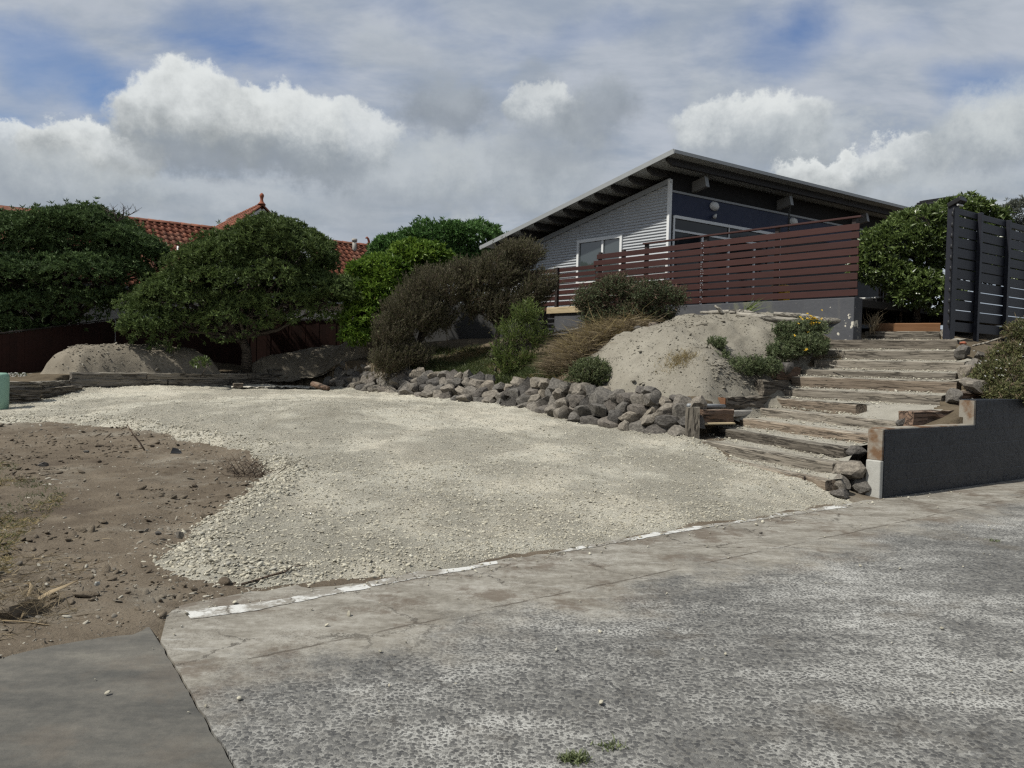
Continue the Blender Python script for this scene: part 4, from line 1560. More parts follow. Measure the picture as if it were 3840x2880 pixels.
o = post(2576, 2622, 1527, 1640, 13.15, .16, 'sleeper', 'timber_post', 'squat grey timber post at the end of the stone wall', 'post')
lone((2640, 1535), 13.35, (2752, 1537), 13.75, .18, .22, 481, 'sleeper_brown', 'sleeper', 'short dark red brown sleeper right of the squat post', 'sleeper')
lone((2640, 1586), 13.25, (2758, 1586), 13.62, .12, .03, 482, 'pale_timber', 'board', 'thin pale board under the short red brown sleeper', 'board', rag=.002)
o = lone((2728, 1488), 14.0, (2898, 1489), 14.85, .2, .215, 483, 'sleeper_dark', 'sleeper', 'charred looking split sleeper with a torn orange end', 'sleeper', rag=.018)
b = MB()
Pq = at(2725, 1490, 14.0)
fr = frame((0, 0, 0), at(2898, 1489, 14.85) - at(2728, 1488, 14.0)).to_3x3()
b.box(Pq + fr @ Vector((-.006, .1, -.1)), .02, .17, .18, fr)
e_ = b.build('torn_end', MAT['fresh_wood'], o)
bevel(e_, .008)
lone((2754, 1540), 13.9, (2832, 1538), 14.45, .2, .1, 484, 'concrete_pipe', 'concrete_block', 'grey concrete block under the torn sleeper', 'block', rag=.003)
b = MB(); b.tube([at(2580, 1521, 13.5), at(2650, 1522, 13.75), at(2716, 1523, 14.0)], .036, 12)
tag(b.build('pipe', MAT['pipe_metal']), 'grey plastic pipe lying behind the squat post', 'pipe')
lone((2864, 1428), 14.75, (2960, 1424), 15.3, .2, .28, 485, 'sleeper_dark', 'sleeper', 'dark cracked sleeper stub beside the seventh step', 'sleeper', rag=.012)
lone((2918, 1382), 15.1, (3004, 1371), 15.6, .2, .24, 486, 'sleeper_brown', 'sleeper', 'dark brown sleeper stub with a worn end under the flowering bush', 'sleeper', rag=.012)
# right of the steps
lone((3428, 1560), 11.35, (3627, 1527), 12.1, .2, .26, 487, 'sleeper_brown', 'sleeper', 'thick red brown sleeper behind the navy wall', 'sleeper', rag=.013)
lone((3645, 1524), 12.0, (3692, 1518), 12.35, .2, .26, 488, 'sleeper_brown', 'sleeper', 'stubby brown sleeper end beside the raised wall block', 'sleeper', rag=.013)
lone((3600, 1472), 12.6, (3735, 1463), 13.2, .2, .24, 489, 'sleeper_brown', 'sleeper', 'brown sleeper half hidden under the right hand shrub', 'sleeper', rag=.013)


def srock(px, py, Y, w, h, label, d=None, me=None, rz=0, group=None):
    s = Y / F
    o = rock('rock', at(px, py, Y), w * s / 2, (d or w * .8) * s / 2, h * s / 2, None, rz, random.uniform(-.2, .2), random.uniform(-.15, .15), me)
    return tag(o, label, 'rock', group)


srock(3216, 1697, 10.75, 105, 72, 'dark rough rock at the right end of the third step', me=DROCKS[0], rz=.4)
srock(3188, 1752, 10.35, 150, 92, 'largest pale topped rock beside the second step', me=ROCKS[1], rz=-.5)
srock(3156, 1812, 10.1, 88, 74, 'blocky rock wedged against the bottom step', me=ROCKS[2], rz=1.2)
srock(3229, 1818, 10.25, 92, 84, 'angular rock against the white wall end', me=ROCKS[5], rz=2.0)
srock(3147, 1852, 9.9, 84, 46, 'low dark rock half sunk in gravel at the stair foot', me=DROCKS[2], rz=.9)
srock(3392, 1580, 11.5, 66, 56, 'small dark rock left of the thick red brown sleeper', me=DROCKS[1], rz=.2)
srock(3611, 1322, 14.3, 70, 60, 'rough rock at the right end of the tenth step', me=ROCKS[6], rz=.2)
srock(3673, 1335, 14.2, 58, 42, 'pale boulder left of the shrub on the right bank', me=ROCKS[9], rz=.7)
srock(3618, 1405, 13.4, 74, 82, 'tall rough rock right of the eighth and ninth steps', me=ROCKS[3], rz=1.7)
srock(3650, 1372, 13.8, 66, 60, 'rock wedged between the tall rough rock and the shrub', me=ROCKS[7], rz=.3)
srock(3575, 1487, 12.6, 64, 66, 'upright rock at the right end of the seventh step', me=ROCKS[10], rz=2.4)
srock(3660, 1445, 12.9, 130, 60, 'flat wide rock above the brown sleepers on the right', me=ROCKS[11], rz=.1)
srock(3548, 1253, 15.9, 46, 44, 'small grey rock at the foot of the black fence post', me=ROCKS[13], rz=.1)
srock(3610, 1288, 15.0, 26, 18, 'orange broken brick lump beside the top steps', me=rock_mesh(691, MAT['red_clay'], 8))
srock(2950, 1375, 15.25, 62, 62, 'dark lumpy rock behind the sleeper stub by the bushes', me=DROCKS[3], rz=.5)
srock(2505, 1346, 15.6, 44, 34, 'dark clod lying on the pale soil mound', me=DROCKS[4])
srock(2385, 1357, 15.7, 32, 24, 'small brown clod on the mound above the stone wall', me=DROCKS[0])
srock(2355, 1425, 15.4, 52, 34, 'brown clod just above the stone wall beside the round bush', me=ROCKS[4])
srock(2322, 1262, 16.9, 34, 22, 'pale broken stone high on the mound edge', me=ROCKS[8])
srock(2376, 1280, 16.7, 28, 16, 'flat pale stone on the upper mound', me=ROCKS[12])
srock(2392, 1232, 17.3, 34, 22, 'pale stone near the sawn stump', me=ROCKS[14])
srock(125, 1411, 20.3, 46, 22, 'rounded grey rock at the foot of the paling fence', me=ROCKS[15])
srock(672, 2008, 6.45, 36, 36, 'rugged stone standing on the bare earth near the gravel', me=ROCKS[3])
srock(595, 1999, 6.5, 26, 16, 'pale flat stone on the bare earth', me=ROCKS[8])
srock(163, 1740, 9.6, 42, 18, 'whitish crumbly stone in the earth left of the stick', me=ROCKS[12])
srock(325, 1694, 10.6, 28, 12, 'flat whitish chip between the stick and the grass', me=ROCKS[14])
srock(115, 1892, 7.6, 30, 16, 'rounded stone in the dry grass at the left edge', me=ROCKS[15])
srock(363, 2188, 5.25, 22, 18, 'small white stone near the dry flax leaves', me=rock_mesh(692, MAT['raw_concrete'], 8))
srock(1205, 2298, 4.99, 13, 10, 'lone dark pebble on the concrete edge strip', me=DROCKS[0])
srock(2854, 1998, 7.65, 16, 10, 'lone grey pebble on the concrete near the right end of the paint line', me=DROCKS[1])
for j, (px, py, Y, w, h) in enumerate([(2470, 1400, 15.2, 40, 26), (2430, 1370, 15.5, 30, 22), (2560, 1395, 15.0, 36, 24), (2405, 1400, 15.4, 34, 20), (2600, 1420, 14.7, 42, 26), (2540, 1430, 14.7, 30, 20), (2655, 1400, 14.8, 24, 16)]):
    srock(px, py, Y, w, h, ['soil clod on the mound above the yellowing grass tuft', 'soil clod highest up the lower mound slope', 'soil clod left of the low soil heap', 'soil clod nearest the round green bush', 'largest soil clod at the foot of the pale mound', 'small soil clod just behind the capping rocks', 'smallest soil clod below the upright bush'][j], me=rock_mesh(700 + j, MAT['mound'], 7), rz=j, group='clods of soil on the mound')

# ------------------------------------------------------------------ navy concrete wall at the right
B55 = Vector((.819, .574, 0)).normalized()
A40 = Vector((-.643, .766, 0)).normalized()
NW = thing('concrete_wall', at(3306, 1870, 10.1), 'low navy painted concrete wall with blistered paint beside the driveway', 'wall')
c = onz(3306, 1870, 0)
wt = Vector((-B55.y, B55.x, 0))           # into the bank
def wbox(s0, s1, d0, d1, z0, z1, name, mat):
    b = MB()
    pts = [c + B55 * s + wt * d for s, d in ((s0, d0), (s1, d0), (s1, d1), (s0, d1))]
    b.prism([(p.x, p.y, z0) for p in pts], [(p.x, p.y, z1) for p in pts])
    return b.build(name, mat, NW)
bevel(wbox(.03, 12, 0, .2, -.15, .872, 'painted_face', MAT['navy_wall']), .01)
s2 = (onz(3748, 1601, .872) - c).dot(B55)
bevel(wbox(s2, 12.01, -.003, .22, .8, 1.235, 'raised_block', MAT['navy_wall']), .01)
bevel(wbox(-.012, .03, .012, .21, .48, .868, 'stained_end', MAT['stained_concrete']), .006)
bevel(wbox(-.045, .03, .006, .205, -.15, .478, 'white_end', MAT['raw_concrete']), .014)
wbox(s2 - .055, s2 - .001, .004, .21, .866, 1.22, 'raised_block_end', MAT['stained_concrete'])
b = MB()
b.prism([(p.x, p.y, .871) for p in (c + B55 * .02 + wt * .004, c + B55 * (s2 - .06) + wt * .004, c + B55 * (s2 - .06) + wt * .196, c + B55 * .02 + wt * .196)],
        [(p.x, p.y, .884) for p in (c + B55 * .02 + wt * .01, c + B55 * (s2 - .06) + wt * .01, c + B55 * (s2 - .06) + wt * .19, c + B55 * .02 + wt * .19)])
b.build('dusty_top', MAT['stained_concrete'], NW)


# ------------------------------------------------------------------ house with the big mono-pitch roof
def onplane(px, py, P0, d):
    """where the sight line through a pixel meets the upright plane through P0 along d"""
    n = Vector((-d.y, d.x, 0))
    r = ray(px, py)
    return EYE + r * ((Vector(P0) - EYE).dot(n) / r.dot(n))


HC = Vector((3.97, 20.9, 0))               # house corner in plan
NL = Vector((-A40.y, A40.x, 0)) * 1.0      # outward normal of the corrugated wall
NL = Vector((-.766, -.643, 0)).normalized()
NF = Vector((.574, -.819, 0)).normalized()  # outward normal of the street wall
house = thing('house', (HC.x, HC.y, 2.6), 'modern house with silver corrugated wall and deep sloping metal roof', 'house')

SLOPE = .2137
RA = at(2527, 558.6, 19.8)                 # top of the high roof corner
RDa = Vector((A40.x, A40.y, -SLOPE))       # down the slope (per plan metre)


def roof_z(P):
    """height of the roof's upper face over a plan point"""
    dd = Vector((P[0] - RA.x, P[1] - RA.y))
    # plan components along A40 and B55 (not quite square to one another)
    det = A40.x * B55.y - A40.y * B55.x
    ta = (dd.x * B55.y - dd.y * B55.x) / det
    return RA.z - SLOPE * ta


# corrugated wall: real corrugations, horizontal, cut to the roof slope
TL = 7.4
wz0 = 3.22
win_tl, win_tr = onplane(2169, 907, HC, A40), onplane(2334, 882, HC, A40)
w_t0, w_t1 = (win_tr.xy - HC.xy).length, (win_tl.xy - HC.xy).length
w_z1 = (win_tl.z + win_tr.z) / 2
w_z0 = w_z1 - 1.25
ts = sorted(set(list(np.linspace(0, TL, 40)) + [w_t0, w_t1]))
zs = np.arange(wz0, 6.75, .0785 / 8)
V, Fq = [], []
for t in ts:
    P = HC + A40 * t
    zt = roof_z(P) - .30
    for z in zs:
        amp = .012 * math.cos(2 * math.pi * z / .0785)
        V.append((P.x + NL.x * amp, P.y + NL.y * amp, min(z, zt)))
nz_ = len(zs)
for i in range(len(ts) - 1):
    for j in range(nz_ - 1):
        tm, zm = (ts[i] + ts[i + 1]) / 2, (zs[j] + zs[j + 1]) / 2
        if w_t0 < tm < w_t1 and w_z0 < zm < w_z1: continue
        a = i * nz_ + j
        if V[a][2] == V[a + 1][2] and V[a + nz_][2] == V[a + nz_ + 1][2]: continue
        Fq.append((a, a + nz_, a + nz_ + 1, a + 1))
b = MB(); b.add(V, Fq, True)
b.build('corrugated_wall', MAT['corrugated'], house)
b = MB()
b.beam(HC + NL * .012 + NF * .012 + Vector((0, 0, 3.1)), HC + NL * .012 + NF * .012 + Vector((0, 0, roof_z(HC) - .32)), .085, .085, NF)
b.build('corner_trim', MAT['white_trim'], house)
b = MB()
p0, p1 = HC - A40 * .05, HC + A40 * TL
b.beam((p0.x + NL.x * .035, p0.y + NL.y * .035, roof_z(p0) - .36), (p1.x + NL.x * .035, p1.y + NL.y * .035, roof_z(p1) - .36), .03, .13)
b.build('top_flashing', MAT['grey_trim'], house)
b = MB()
q0, q1 = HC + NL * -.02, HC + A40 * 9.5 + NL * -.02
b.prism([(q0.x, q0.y, 2.0), (q1.x, q1.y, 2.0), (q1.x - NL.x * .2, q1.y - NL.y * .2, 2.0), (q0.x - NL.x * .2, q0.y - NL.y * .2, 2.0)],
        [(q0.x, q0.y, wz0 + .02), (q1.x, q1.y, wz0 + .02), (q1.x - NL.x * .2, q1.y - NL.y * .2, wz0 + .02), (q0.x - NL.x * .2, q0.y - NL.y * .2, wz0 + .02)])
b.build('foundation', MAT['deck_wall'], house)

# window in the corrugated wall
win = thing_part = MB()
def bar(mb, t0, t1, z0, z1, out0, out1):
    """box on the corrugated wall between lengths t, heights z and offsets out of the wall"""
    pts = [HC + A40 * t + NL * o for t, o in ((t0, out0), (t1, out0), (t1, out1), (t0, out1))]
    mb.prism([(p.x, p.y, z0) for p in pts], [(p.x, p.y, z1) for p in pts])
fw = .06
b = MB()
bar(b, w_t0 - .02, w_t1 + .02, w_z1 - fw, w_z1 + .03, -.03, .045)
bar(b, w_t0 - .02, w_t1 + .02, w_z0 - .03, w_z0 + fw, -.03, .045)
bar(b, w_t0 - .02, w_t0 + fw, w_z0 + fw + .001, w_z1 - fw - .001, -.03, .045)
bar(b, w_t1 - fw, w_t1 + .02, w_z0 + fw + .001, w_z1 - fw - .001, -.03, .045)
wf = b.build('window', MAT['white_trim'], house)
wm = w_t0 + (w_t1 - w_t0) * .42
b = MB(); bar(b, wm - .035, wm + .035, w_z0 + fw, w_z1 - fw, -.02, .035); b.build('mullion', MAT['white_trim'], wf)
for t0, t1 in ((w_t0 + fw, wm - .035), (wm + .035, w_t1 - fw)):
    b = MB(); bar(b, t0, t1, w_z0 + fw, w_z1 - fw, -.012, -.004); b.build('pane', MAT['glass'], wf)

# street wall: navy panels over glazing
def sbox(mb, s0, s1, z0, z1, o0, o1):
    pts = [HC + B55 * s + NF * o for s, o in ((s0, o0), (s1, o0), (s1, o1), (s0, o1))]
    mb.prism([(p.x, p.y, z0) for p in pts], [(p.x, p.y, z1) for p in pts])
z_trim = onplane(2500, 717, HC, B55).z
z_head = onplane(2505, 805, HC, B55).z
b = MB(); sbox(b, .02, 11.5, z_head + .02, z_trim, -.12, 0); b.build('navy_panel', MAT['blue_wall'], house)
b = MB(); sbox(b, .02, 11.5, z_trim, z_trim + .055, -.12, .03); b.build('ceiling_trim', MAT['grey_trim'], house)
b = MB(); sbox(b, .02, 11.5, z_trim + .055, 6.62, -.12, -.01); b.build('upper_panel', MAT['soffit'], house)
b = MB(); sbox(b, .02, .14, 2.6, z_head + .02, -.12, 0.004); b.build('lower_panel', MAT['blue_grey'], house)
b = MB(); sbox(b, 4.6, 11.5, 2.4, z_head + .02, -.12, -.02); b.build('lower_panel', MAT['blue_grey'], house)
gl = MB()
for s0, s1 in ((.14, .2), (4.54, 4.6)): sbox(gl, s0, s1, 3.1, z_head, -.06, .03)
sbox(gl, .2, 4.54, z_head - .06, z_head + .018, -.06, .03)
sbox(gl, .2, 4.54, z_head - .40, z_head - .345, -.06, .02)
gd = gl.build('glazed_door', MAT['white_trim'], house)
for s in (1.28, 2.35, 3.45):
    b = MB(); sbox(b, s - .03, s + .03, 3.1, z_head - .401, -.05, .025); b.build('door_stile', MAT['white_trim'], gd)
b = MB(); sbox(b, 2.34, 2.36, z_head - .345, z_head - .06, -.05, .02); b.build('transom_bar', MAT['white_trim'], gd)
for s0, s1, z0, z1 in ((.2, 2.34, z_head - .345, z_head - .06), (2.36, 4.54, z_head - .345, z_head - .06), (.2, 1.25, 3.1, z_head - .4), (1.31, 2.32, 3.1, z_head - .4), (2.38, 3.42, 3.1, z_head - .4), (3.48, 4.54, 3.1, z_head - .4)):
    b = MB(); sbox(b, s0, s1, z0, z1, -.03, -.02); b.build('pane', MAT['dark_glass'], gd)
# dark room behind and the far walls
b = MB(); pts = [HC + B55 * s - NF * o for s, o in ((.25, .5), (11.4, .5), (11.4, 6), (.25, 6))]
b.prism([(p.x, p.y, 2.7) for p in pts], [(p.x, p.y, 5.4) for p in pts]); b.build('inner_room', MAT['soffit'], house)

# roof sheet, ribs running down the slope
WID, LENR = 13.5, 7.7
def rp(t, s, dz=0.0):
    return Vector((RA.x + A40.x * t + B55.x * s, RA.y + A40.y * t + B55.y * s, RA.z - SLOPE * t + dz))
V, Fq = [], []
ss = np.arange(0.02, WID, .076 / 4)
for s in ss:
    dz = .009 * math.cos(2 * math.pi * s / .076)
    for t in (0.015, LENR):
        V.append(rp(t, s, -.03 + dz))
for i in range(len(ss) - 1):
    Fq.append((2 * i, 2 * i + 2, 2 * i + 3, 2 * i + 1))
b = MB(); b.add(V, Fq, True)
roof = b.build('roof', MAT['roof_metal'], house)
b = MB(); b.beam(rp(-.01, .0, -.055), rp(LENR + .02, .0, -.055), .035, .12); b.build('verge_flashing', MAT['grey_trim'], roof)
b = MB(); b.beam(rp(0, .02, -.05), rp(0, WID, -.05), .035, .085); b.build('front_flashing', MAT['roof_metal'], roof)
for i in range(12):
    t = .34 + .615 * i
    b = MB()
    s_in = .13
    # tapered tip
    y = Vector((RDa.x, RDa.y, RDa.z)).normalized()
    hh, ww = .18, .07
    nrm = y.cross(B55).normalized()
    if nrm.z < 0: nrm = -nrm
    base = rp(t, 0, -.055)
    def pt(s, u, w_): return base + B55 * s + y * u - nrm * w_
    bot = [pt(s_in, -ww / 2, 0), pt(12.5, -ww / 2, 0), pt(12.5, -ww / 2, hh), pt(s_in + .16, -ww / 2, hh), pt(s_in, -ww / 2, hh * .45)]
    top = [q + y * ww for q in bot]
    b.prism(bot, top)
    b.build('purlin', MAT['purlin'], roof)
for k_, (px, py) in enumerate([(2625, 648), (2943, 720), (3228, 783)]):
    # beam end below the purlins; solve the length across the roof where it shows at that column
    best = min(np.arange(.6, 12, .02), key=lambda s: abs(1920 + F * rp(.42, s).x / rp(.42, s).y - px))
    s = float(best)
    b = MB(); b.beam(rp(.42, s, -.39), rp(3.2, s, -.39), .13, .27); bm_ = b.build('beam', MAT['beam_grey'], roof)
    b = MB(); b.beam(rp(.405, s, -.39), rp(.419, s, -.39), .14, .28); b.build('end_cap', MAT['grey_trim'], bm_)
    if k_ == 1: chain_top = rp(.47, s, -.53)

# ------------------------------------------------------------------ lamps and chain on the house
def wall_lamp(px, py, label, spot=True):
    P = onplane(px, py, HC, B55)
    t = thing('wall_lamp', P, label, 'lamp', 'oval lamps on the navy wall')
    def lathe(mb, c, axis, prof, sx=1.0, n=20):
        axis = Vector(axis).normalized()
        u = B55
        w = axis.cross(u)
        vs_, fs = [], []
        for r_, h in prof:
            for j in range(n):
                a = 2 * math.pi * j / n
                vs_.append(Vector(c) + axis * h + u * (r_ * sx * math.cos(a)) + w * (r_ * math.sin(a)))
        for i in range(len(prof) - 1):
            for j in range(n):
                fs.append((i * n + j, i * n + (j + 1) % n, (i + 1) * n + (j + 1) % n, (i + 1) * n + j))
        fs.append(tuple(range((len(prof) - 1) * n, len(prof) * n)))
        mb.add(vs_, fs, True)
    b = MB(); lathe(b, P, NF, [(.12, 0), (.125, .02), (.12, .05)], 1.35); b.build('backplate', MAT['lamp_white'], t)
    b = MB(); lathe(b, P, NF, [(.115, .05), (.105, .08), (.075, .11), (.02, .125)], 1.35); b.build('diffuser', MAT['lamp_white'], t)
    if spot:
        Q = P + Vector((0, 0, -.27)) + NF * .05
        b = MB(); b.beam(Q + NF * -.05, Q + NF * .02, .03, .03); b.build('bracket', MAT['lamp_white'], t)
        b = MB(); b.tube([Q + B55 * .05 + Vector((0, 0, .05)), Q - B55 * .06 + NF * .05 + Vector((0, 0, -.05))], [.028, .05], 12); b.build('spot_head', MAT['lamp_white'], t)


wall_lamp(2676, 774, 'oval white lamp with a spot head under it on the navy wall')
wall_lamp(2972, 832, 'oval white lamp right of the rain chain on the navy wall', False)
b = MB()
zc = chain_top.z
k_ = 0
while zc > 4.55:
    pts = []
    ax = B55 if k_ % 2 else NF
    for j in range(11):
        a = 2 * math.pi * j / 10
        pts.append(Vector((chain_top.x, chain_top.y, zc - .035)) + ax * (.026 * math.cos(a)) + Vector((0, 0, .042 * math.sin(a))))
    b.tube(pts, .012, 5, False)
    zc -= .055
    k_ += 1
tag(b.build('rain_chain', MAT['chain']), 'rain chain hanging from the middle beam end', 'chain')

# ------------------------------------------------------------------ deck, its wall and its slat fences
FP = at(3225, 837, 16.3)
Fd = A40
Fn = NL                                     # towards the camera
FPx = Vector((FP.x, FP.y, 0))
tl = lambda px, py=1000: (onplane(px, py, FPx, Fd) - FPx).dot(Fd)
deckw = thing('deck_wall', FPx + Vector((0, 0, 2.0)), 'charcoal painted concrete wall under the red brown deck fence', 'wall')
Dw = FPx + Fn * .05
dt0, dt1 = tl(3213), tl(2440)
DQ = B55 * .30
pts = [Dw + Fd * dt0, Dw + Fd * dt1, Dw + Fd * dt1 + DQ, Dw + Fd * dt0 + DQ]
b = MB(); b.prism([(p.x, p.y, 1.7) for p in pts], [(p.x, p.y, 3.1) for p in pts])
bevel(b.build('wall_face', MAT['deck_wall'], deckw), .012)
deck = thing('deck', FPx + Fd * 4 + Vector((0, 0, 2.6)), 'timber deck of the corrugated house with a pale joist showing at its lower end', 'deck')
e0, e1 = FPx + Fd * .1, FPx + Fd * tl(2060)
pts = [e0 + B55 * .05, e1 + B55 * .05, e1 + B55 * 2.6, e0 + B55 * 9]
b = MB(); b.prism([(p.x, p.y, 2.93) for p in pts], [(p.x, p.y, 3.08) for p in pts]); b.build('deck_floor', MAT['purlin'], deck)
j0, j1 = onplane(2055, 1165, FPx, Fd), onplane(2230, 1160, FPx, Fd)
zj = j0.z
me = sleeper_mesh((j1.xy - j0.xy).length, .06, .175, 521, MAT['pale_timber'], .002)
link('joist', me, frame(Vector((j0.x, j0.y, zj + .085)) + Fn * .06, Vector((j1.x - j0.x, j1.y - j0.y, 0))), deck)
p0, p1 = onplane(2079, 1210, FPx, Fd), onplane(2235, 1210, FPx, Fd)
b = MB()
pts = [Vector((p0.x, p0.y, 0)), Vector((p1.x, p1.y, 0)), Vector((p1.x, p1.y, 0)) + B55 * .2, Vector((p0.x, p0.y, 0)) + B55 * .2]
b.prism([(p.x, p.y, 1.9) for p in pts], [(p.x, p.y, zj - .10) for p in pts]); b.build('pier', MAT['deck_wall'], deck)

fence = thing('slat_fence', FPx + Fd * 3 + Vector((0, 0, 3.1)), 'long red brown horizontal slat fence on the charcoal deck wall', 'fence')
SH, PITCHS = .131, .1665
ztop = FP.z
tj = tl(2634)
t_end = [tl(2239, 955), tl(2227, 978)] + [tl(2234, 1010)] * 7
def slat(t0, t1, z1, h, parent, seed, o=0.0):
    P = FPx + Fd * t0 + Fn * o
    Q = FPx + Fd * t1 + Fn * o
    L = (Q - P).length
    b = MB()
    b.v = []
    me = bpy.data.meshes.new('slat')
    hw = .011
    vs_ = [(x, y, z) for x in (0, L) for y, z in ((-hw, -h), (hw, -h), (hw, 0), (-hw, 0))]
    fs = [(0, 1, 2, 3), (7, 6, 5, 4), (0, 4, 5, 1), (1, 5, 6, 2), (2, 6, 7, 3), (3, 7, 4, 0)]
    me.from_pydata(vs_, [], fs)
    bm = bmesh.new(); bm.from_mesh(me); bmesh.ops.recalc_face_normals(bm, faces=bm.faces); bm.to_mesh(me); bm.free()
    me.materials.append(MAT['red_slat'])
    o_ = link('slat', me, frame(Vector((P.x, P.y, z1)), Q - P), parent)
    return bevel(o_, .004, 1)
random.seed(5)
for i in range(9):
    z = ztop - PITCHS * i
    jz = random.uniform(-.004, .004)
    slat(random.uniform(-.01, .01), tj - .003, z + jz, SH, fence, i)
    slat(tj + .003, t_end[i], z + random.uniform(-.004, .004), SH, fence, i + 20)
slat(-.03, tl(2413, 920), ztop + .15, .035, fence, 77, .03)
b = MB()
p, q = FPx + Fd * -.03 - Fn * .03, FPx + Fd * tl(2413, 920) - Fn * .03
b.beam((p.x, p.y, ztop + .142), (q.x, q.y, ztop + .142), .12, .03)
b.build('top_rail', MAT['red_slat'], fence)
for px in (2247, 2334, 2420, 2643, 2909, 3197):
    t = tl(px, 950)
    P = FPx + Fd * t - Fn * .055
    b = MB(); b.beam((P.x, P.y, 3.06), (P.x, P.y, ztop + (.13 if px > 2400 else .06)), .085, .085, Fd); b.build('post', MAT['post_dark'], fence)
# screw heads along the joint
b = MB()
for i in range(9):
    for dt in (-.03, .03):
        for dz in (-.03, -.09):
            P = FPx + Fd * (tj + dt) + Fn * .013
            if random.random() < .5: b.box((P.x, P.y, ztop - PITCHS * i + dz), .012, .012, .012)
b.build('screw_heads', MAT['white_trim'], fence)['kind'] = 'stuff'

low = thing('slat_fence', FPx + Fd * (tl(2140)) + Vector((0, 0, 3.1)), 'lower red slat fence section in front of the corrugated wall', 'fence')
zl = onplane(2150, 1001, FPx, Fd).z
tA, tB = tl(2236, 995) + .05, tl(1960, 1010)
for i in range(8):
    slat(tA, tB, zl - .158 * i, .105, low, 100 + i, -.03)
for px in (2089, 1975):
    P = FPx + Fd * tl(px, 1080) - Fn * .0
    b = MB(); b.beam((P.x, P.y, zj), (P.x, P.y, zl + .03), .09, .09, Fd); b.build('post', MAT['post_dark'], low)

# yellow tub on the deck, seen between the lowest slats
P = onplane(2930, 1095, FPx + B55 * .5, Fd)
tub = thing('tub', (P.x, P.y, 3.08), 'bright yellow plastic tub behind the bottom slats of the deck fence', 'tub')
b = MB()
M3 = frame((0, 0, 0), Fd).to_3x3()
b.box((P.x, P.y, 3.27), .30, .24, .38, M3); bevel(b.build('tub_body', MAT['yellow'], tub), .02)
b = MB(); b.box((P.x, P.y, 3.475), .36, .28, .03, M3); bevel(b.build('rim', MAT['yellow'], tub), .008)

# ------------------------------------------------------------------ black slat fence at the right
BP = at(3570, 1000, 15.6)
BPx = Vector((BP.x, BP.y, 0))
bz0 = onplane(3558, 1240, BPx, B55).z
bz1 = onplane(3585, 772, BPx, B55).z
bf = thing('slat_fence', BPx + Vector((0, 0, bz0)), 'tall black slat fence right of the steps', 'fence')
bs = lambda px, py=1000: (onplane(px, py, BPx, B55) - BPx).dot(B55)
BACK = Vector((-B55.y, B55.x, 0))
def bbox(s0, s1, z0, z1, o0, o1, name, mat):
    pts = [BPx + B55 * s + BACK * o for s, o in ((s0, o0), (s1, o0), (s1, o1), (s0, o1))]
    b = MB(); b.prism([(p.x, p.y, z0) for p in pts], [(p.x, p.y, z1) for p in pts])
    return bevel(b.build(name, MAT[mat], bf), .005, 1)
posts_b = [bs(3676, 900), bs(3783, 900)]
pitch_b = posts_b[1] - posts_b[0]
posts_b += [posts_b[1] + pitch_b * i for i in (1, 2, 3, 4)]
bbox(-.02, .17, bz0 - .25, bz1, -.02, .12, 'corner_post', 'black_slat')
for s in posts_b: bbox(s - .045, s + .045, bz0 - .2, bz1 - .005, -.03, .05, 'post', 'black_slat')
edges = [.17] + posts_b
bbox(.171, edges[-1], bz1 - .13, bz1 - .012, .055, .085, 'top_rail', 'black_slat')
bbox(.171, edges[-1], bz0 + .0, bz0 + .19, .055, .085, 'bottom_rail', 'black_slat')
H_ = (bz1 - .16) - (bz0 + .22)
random.seed(9)
for i in range(len(edges) - 1):
    for j in range(10):
        z0 = bz0 + .225 + H_ / 10 * j
        bbox(edges[i] + .003, edges[i + 1] - .003, z0 + random.uniform(0, .008), z0 + H_ / 10 - .014, .056, .078, 'slat', 'black_slat')

# lamp on the corner post, cable of bulbs down its side
P = BPx + B55 * .075 + BACK * .05 + Vector((0, 0, bz1))
sl_ = thing('solar_light', P, 'black angular solar light capping the fence post', 'lamp')
M3 = frame((0, 0, 0), B55).to_3x3() @ Matrix.Rotation(R(-24), 3, 'X')
b = MB(); b.box(P + Vector((0, 0, .06)) - BACK * .06, .26, .27, .09, M3); bevel(b.build('lamp_body', MAT['black_metal'], sl_), .015)
b = MB(); b.box(P + Vector((0, 0, .112)) - BACK * .065, .22, .22, .012, M3); b.build('solar_panel', MAT['dark_glass'], sl_)
b = MB(); b.box(P + Vector((0, 0, .005)) - BACK * .12, .20, .03, .03, M3); b.build('lens', MAT['lamp_white'], sl_)
sg = thing('string_lights', BPx - B55 * .04 + Vector((0, 0, bz0)), 'dark cable of unlit festoon bulbs down the fence post', 'string lights')
b = MB(); b.tube([BPx - B55 * (.05 + .012 * math.sin(z * 9)) - BACK * .01 + Vector((0, 0, z)) for z in np.linspace(bz0 + .05, bz1 - .05, 40)], .009, 6); b.build('cable', MAT['black_plastic'], sg)
for i in range(11):
    z = bz0 + .15 + i * .21
    c_ = BPx - B55 * .075 - BACK * .01 + Vector((0, 0, z))
    b = MB(); b.tube([c_ + Vector((0, 0, .05)), c_ + Vector((0, 0, .02)), c_, c_ - Vector((0, 0, .03)), c_ - Vector((0, 0, .05))], [.014, .016, .024, .02, .004], 8); b.build('bulb', MAT['black_plastic'], sg)

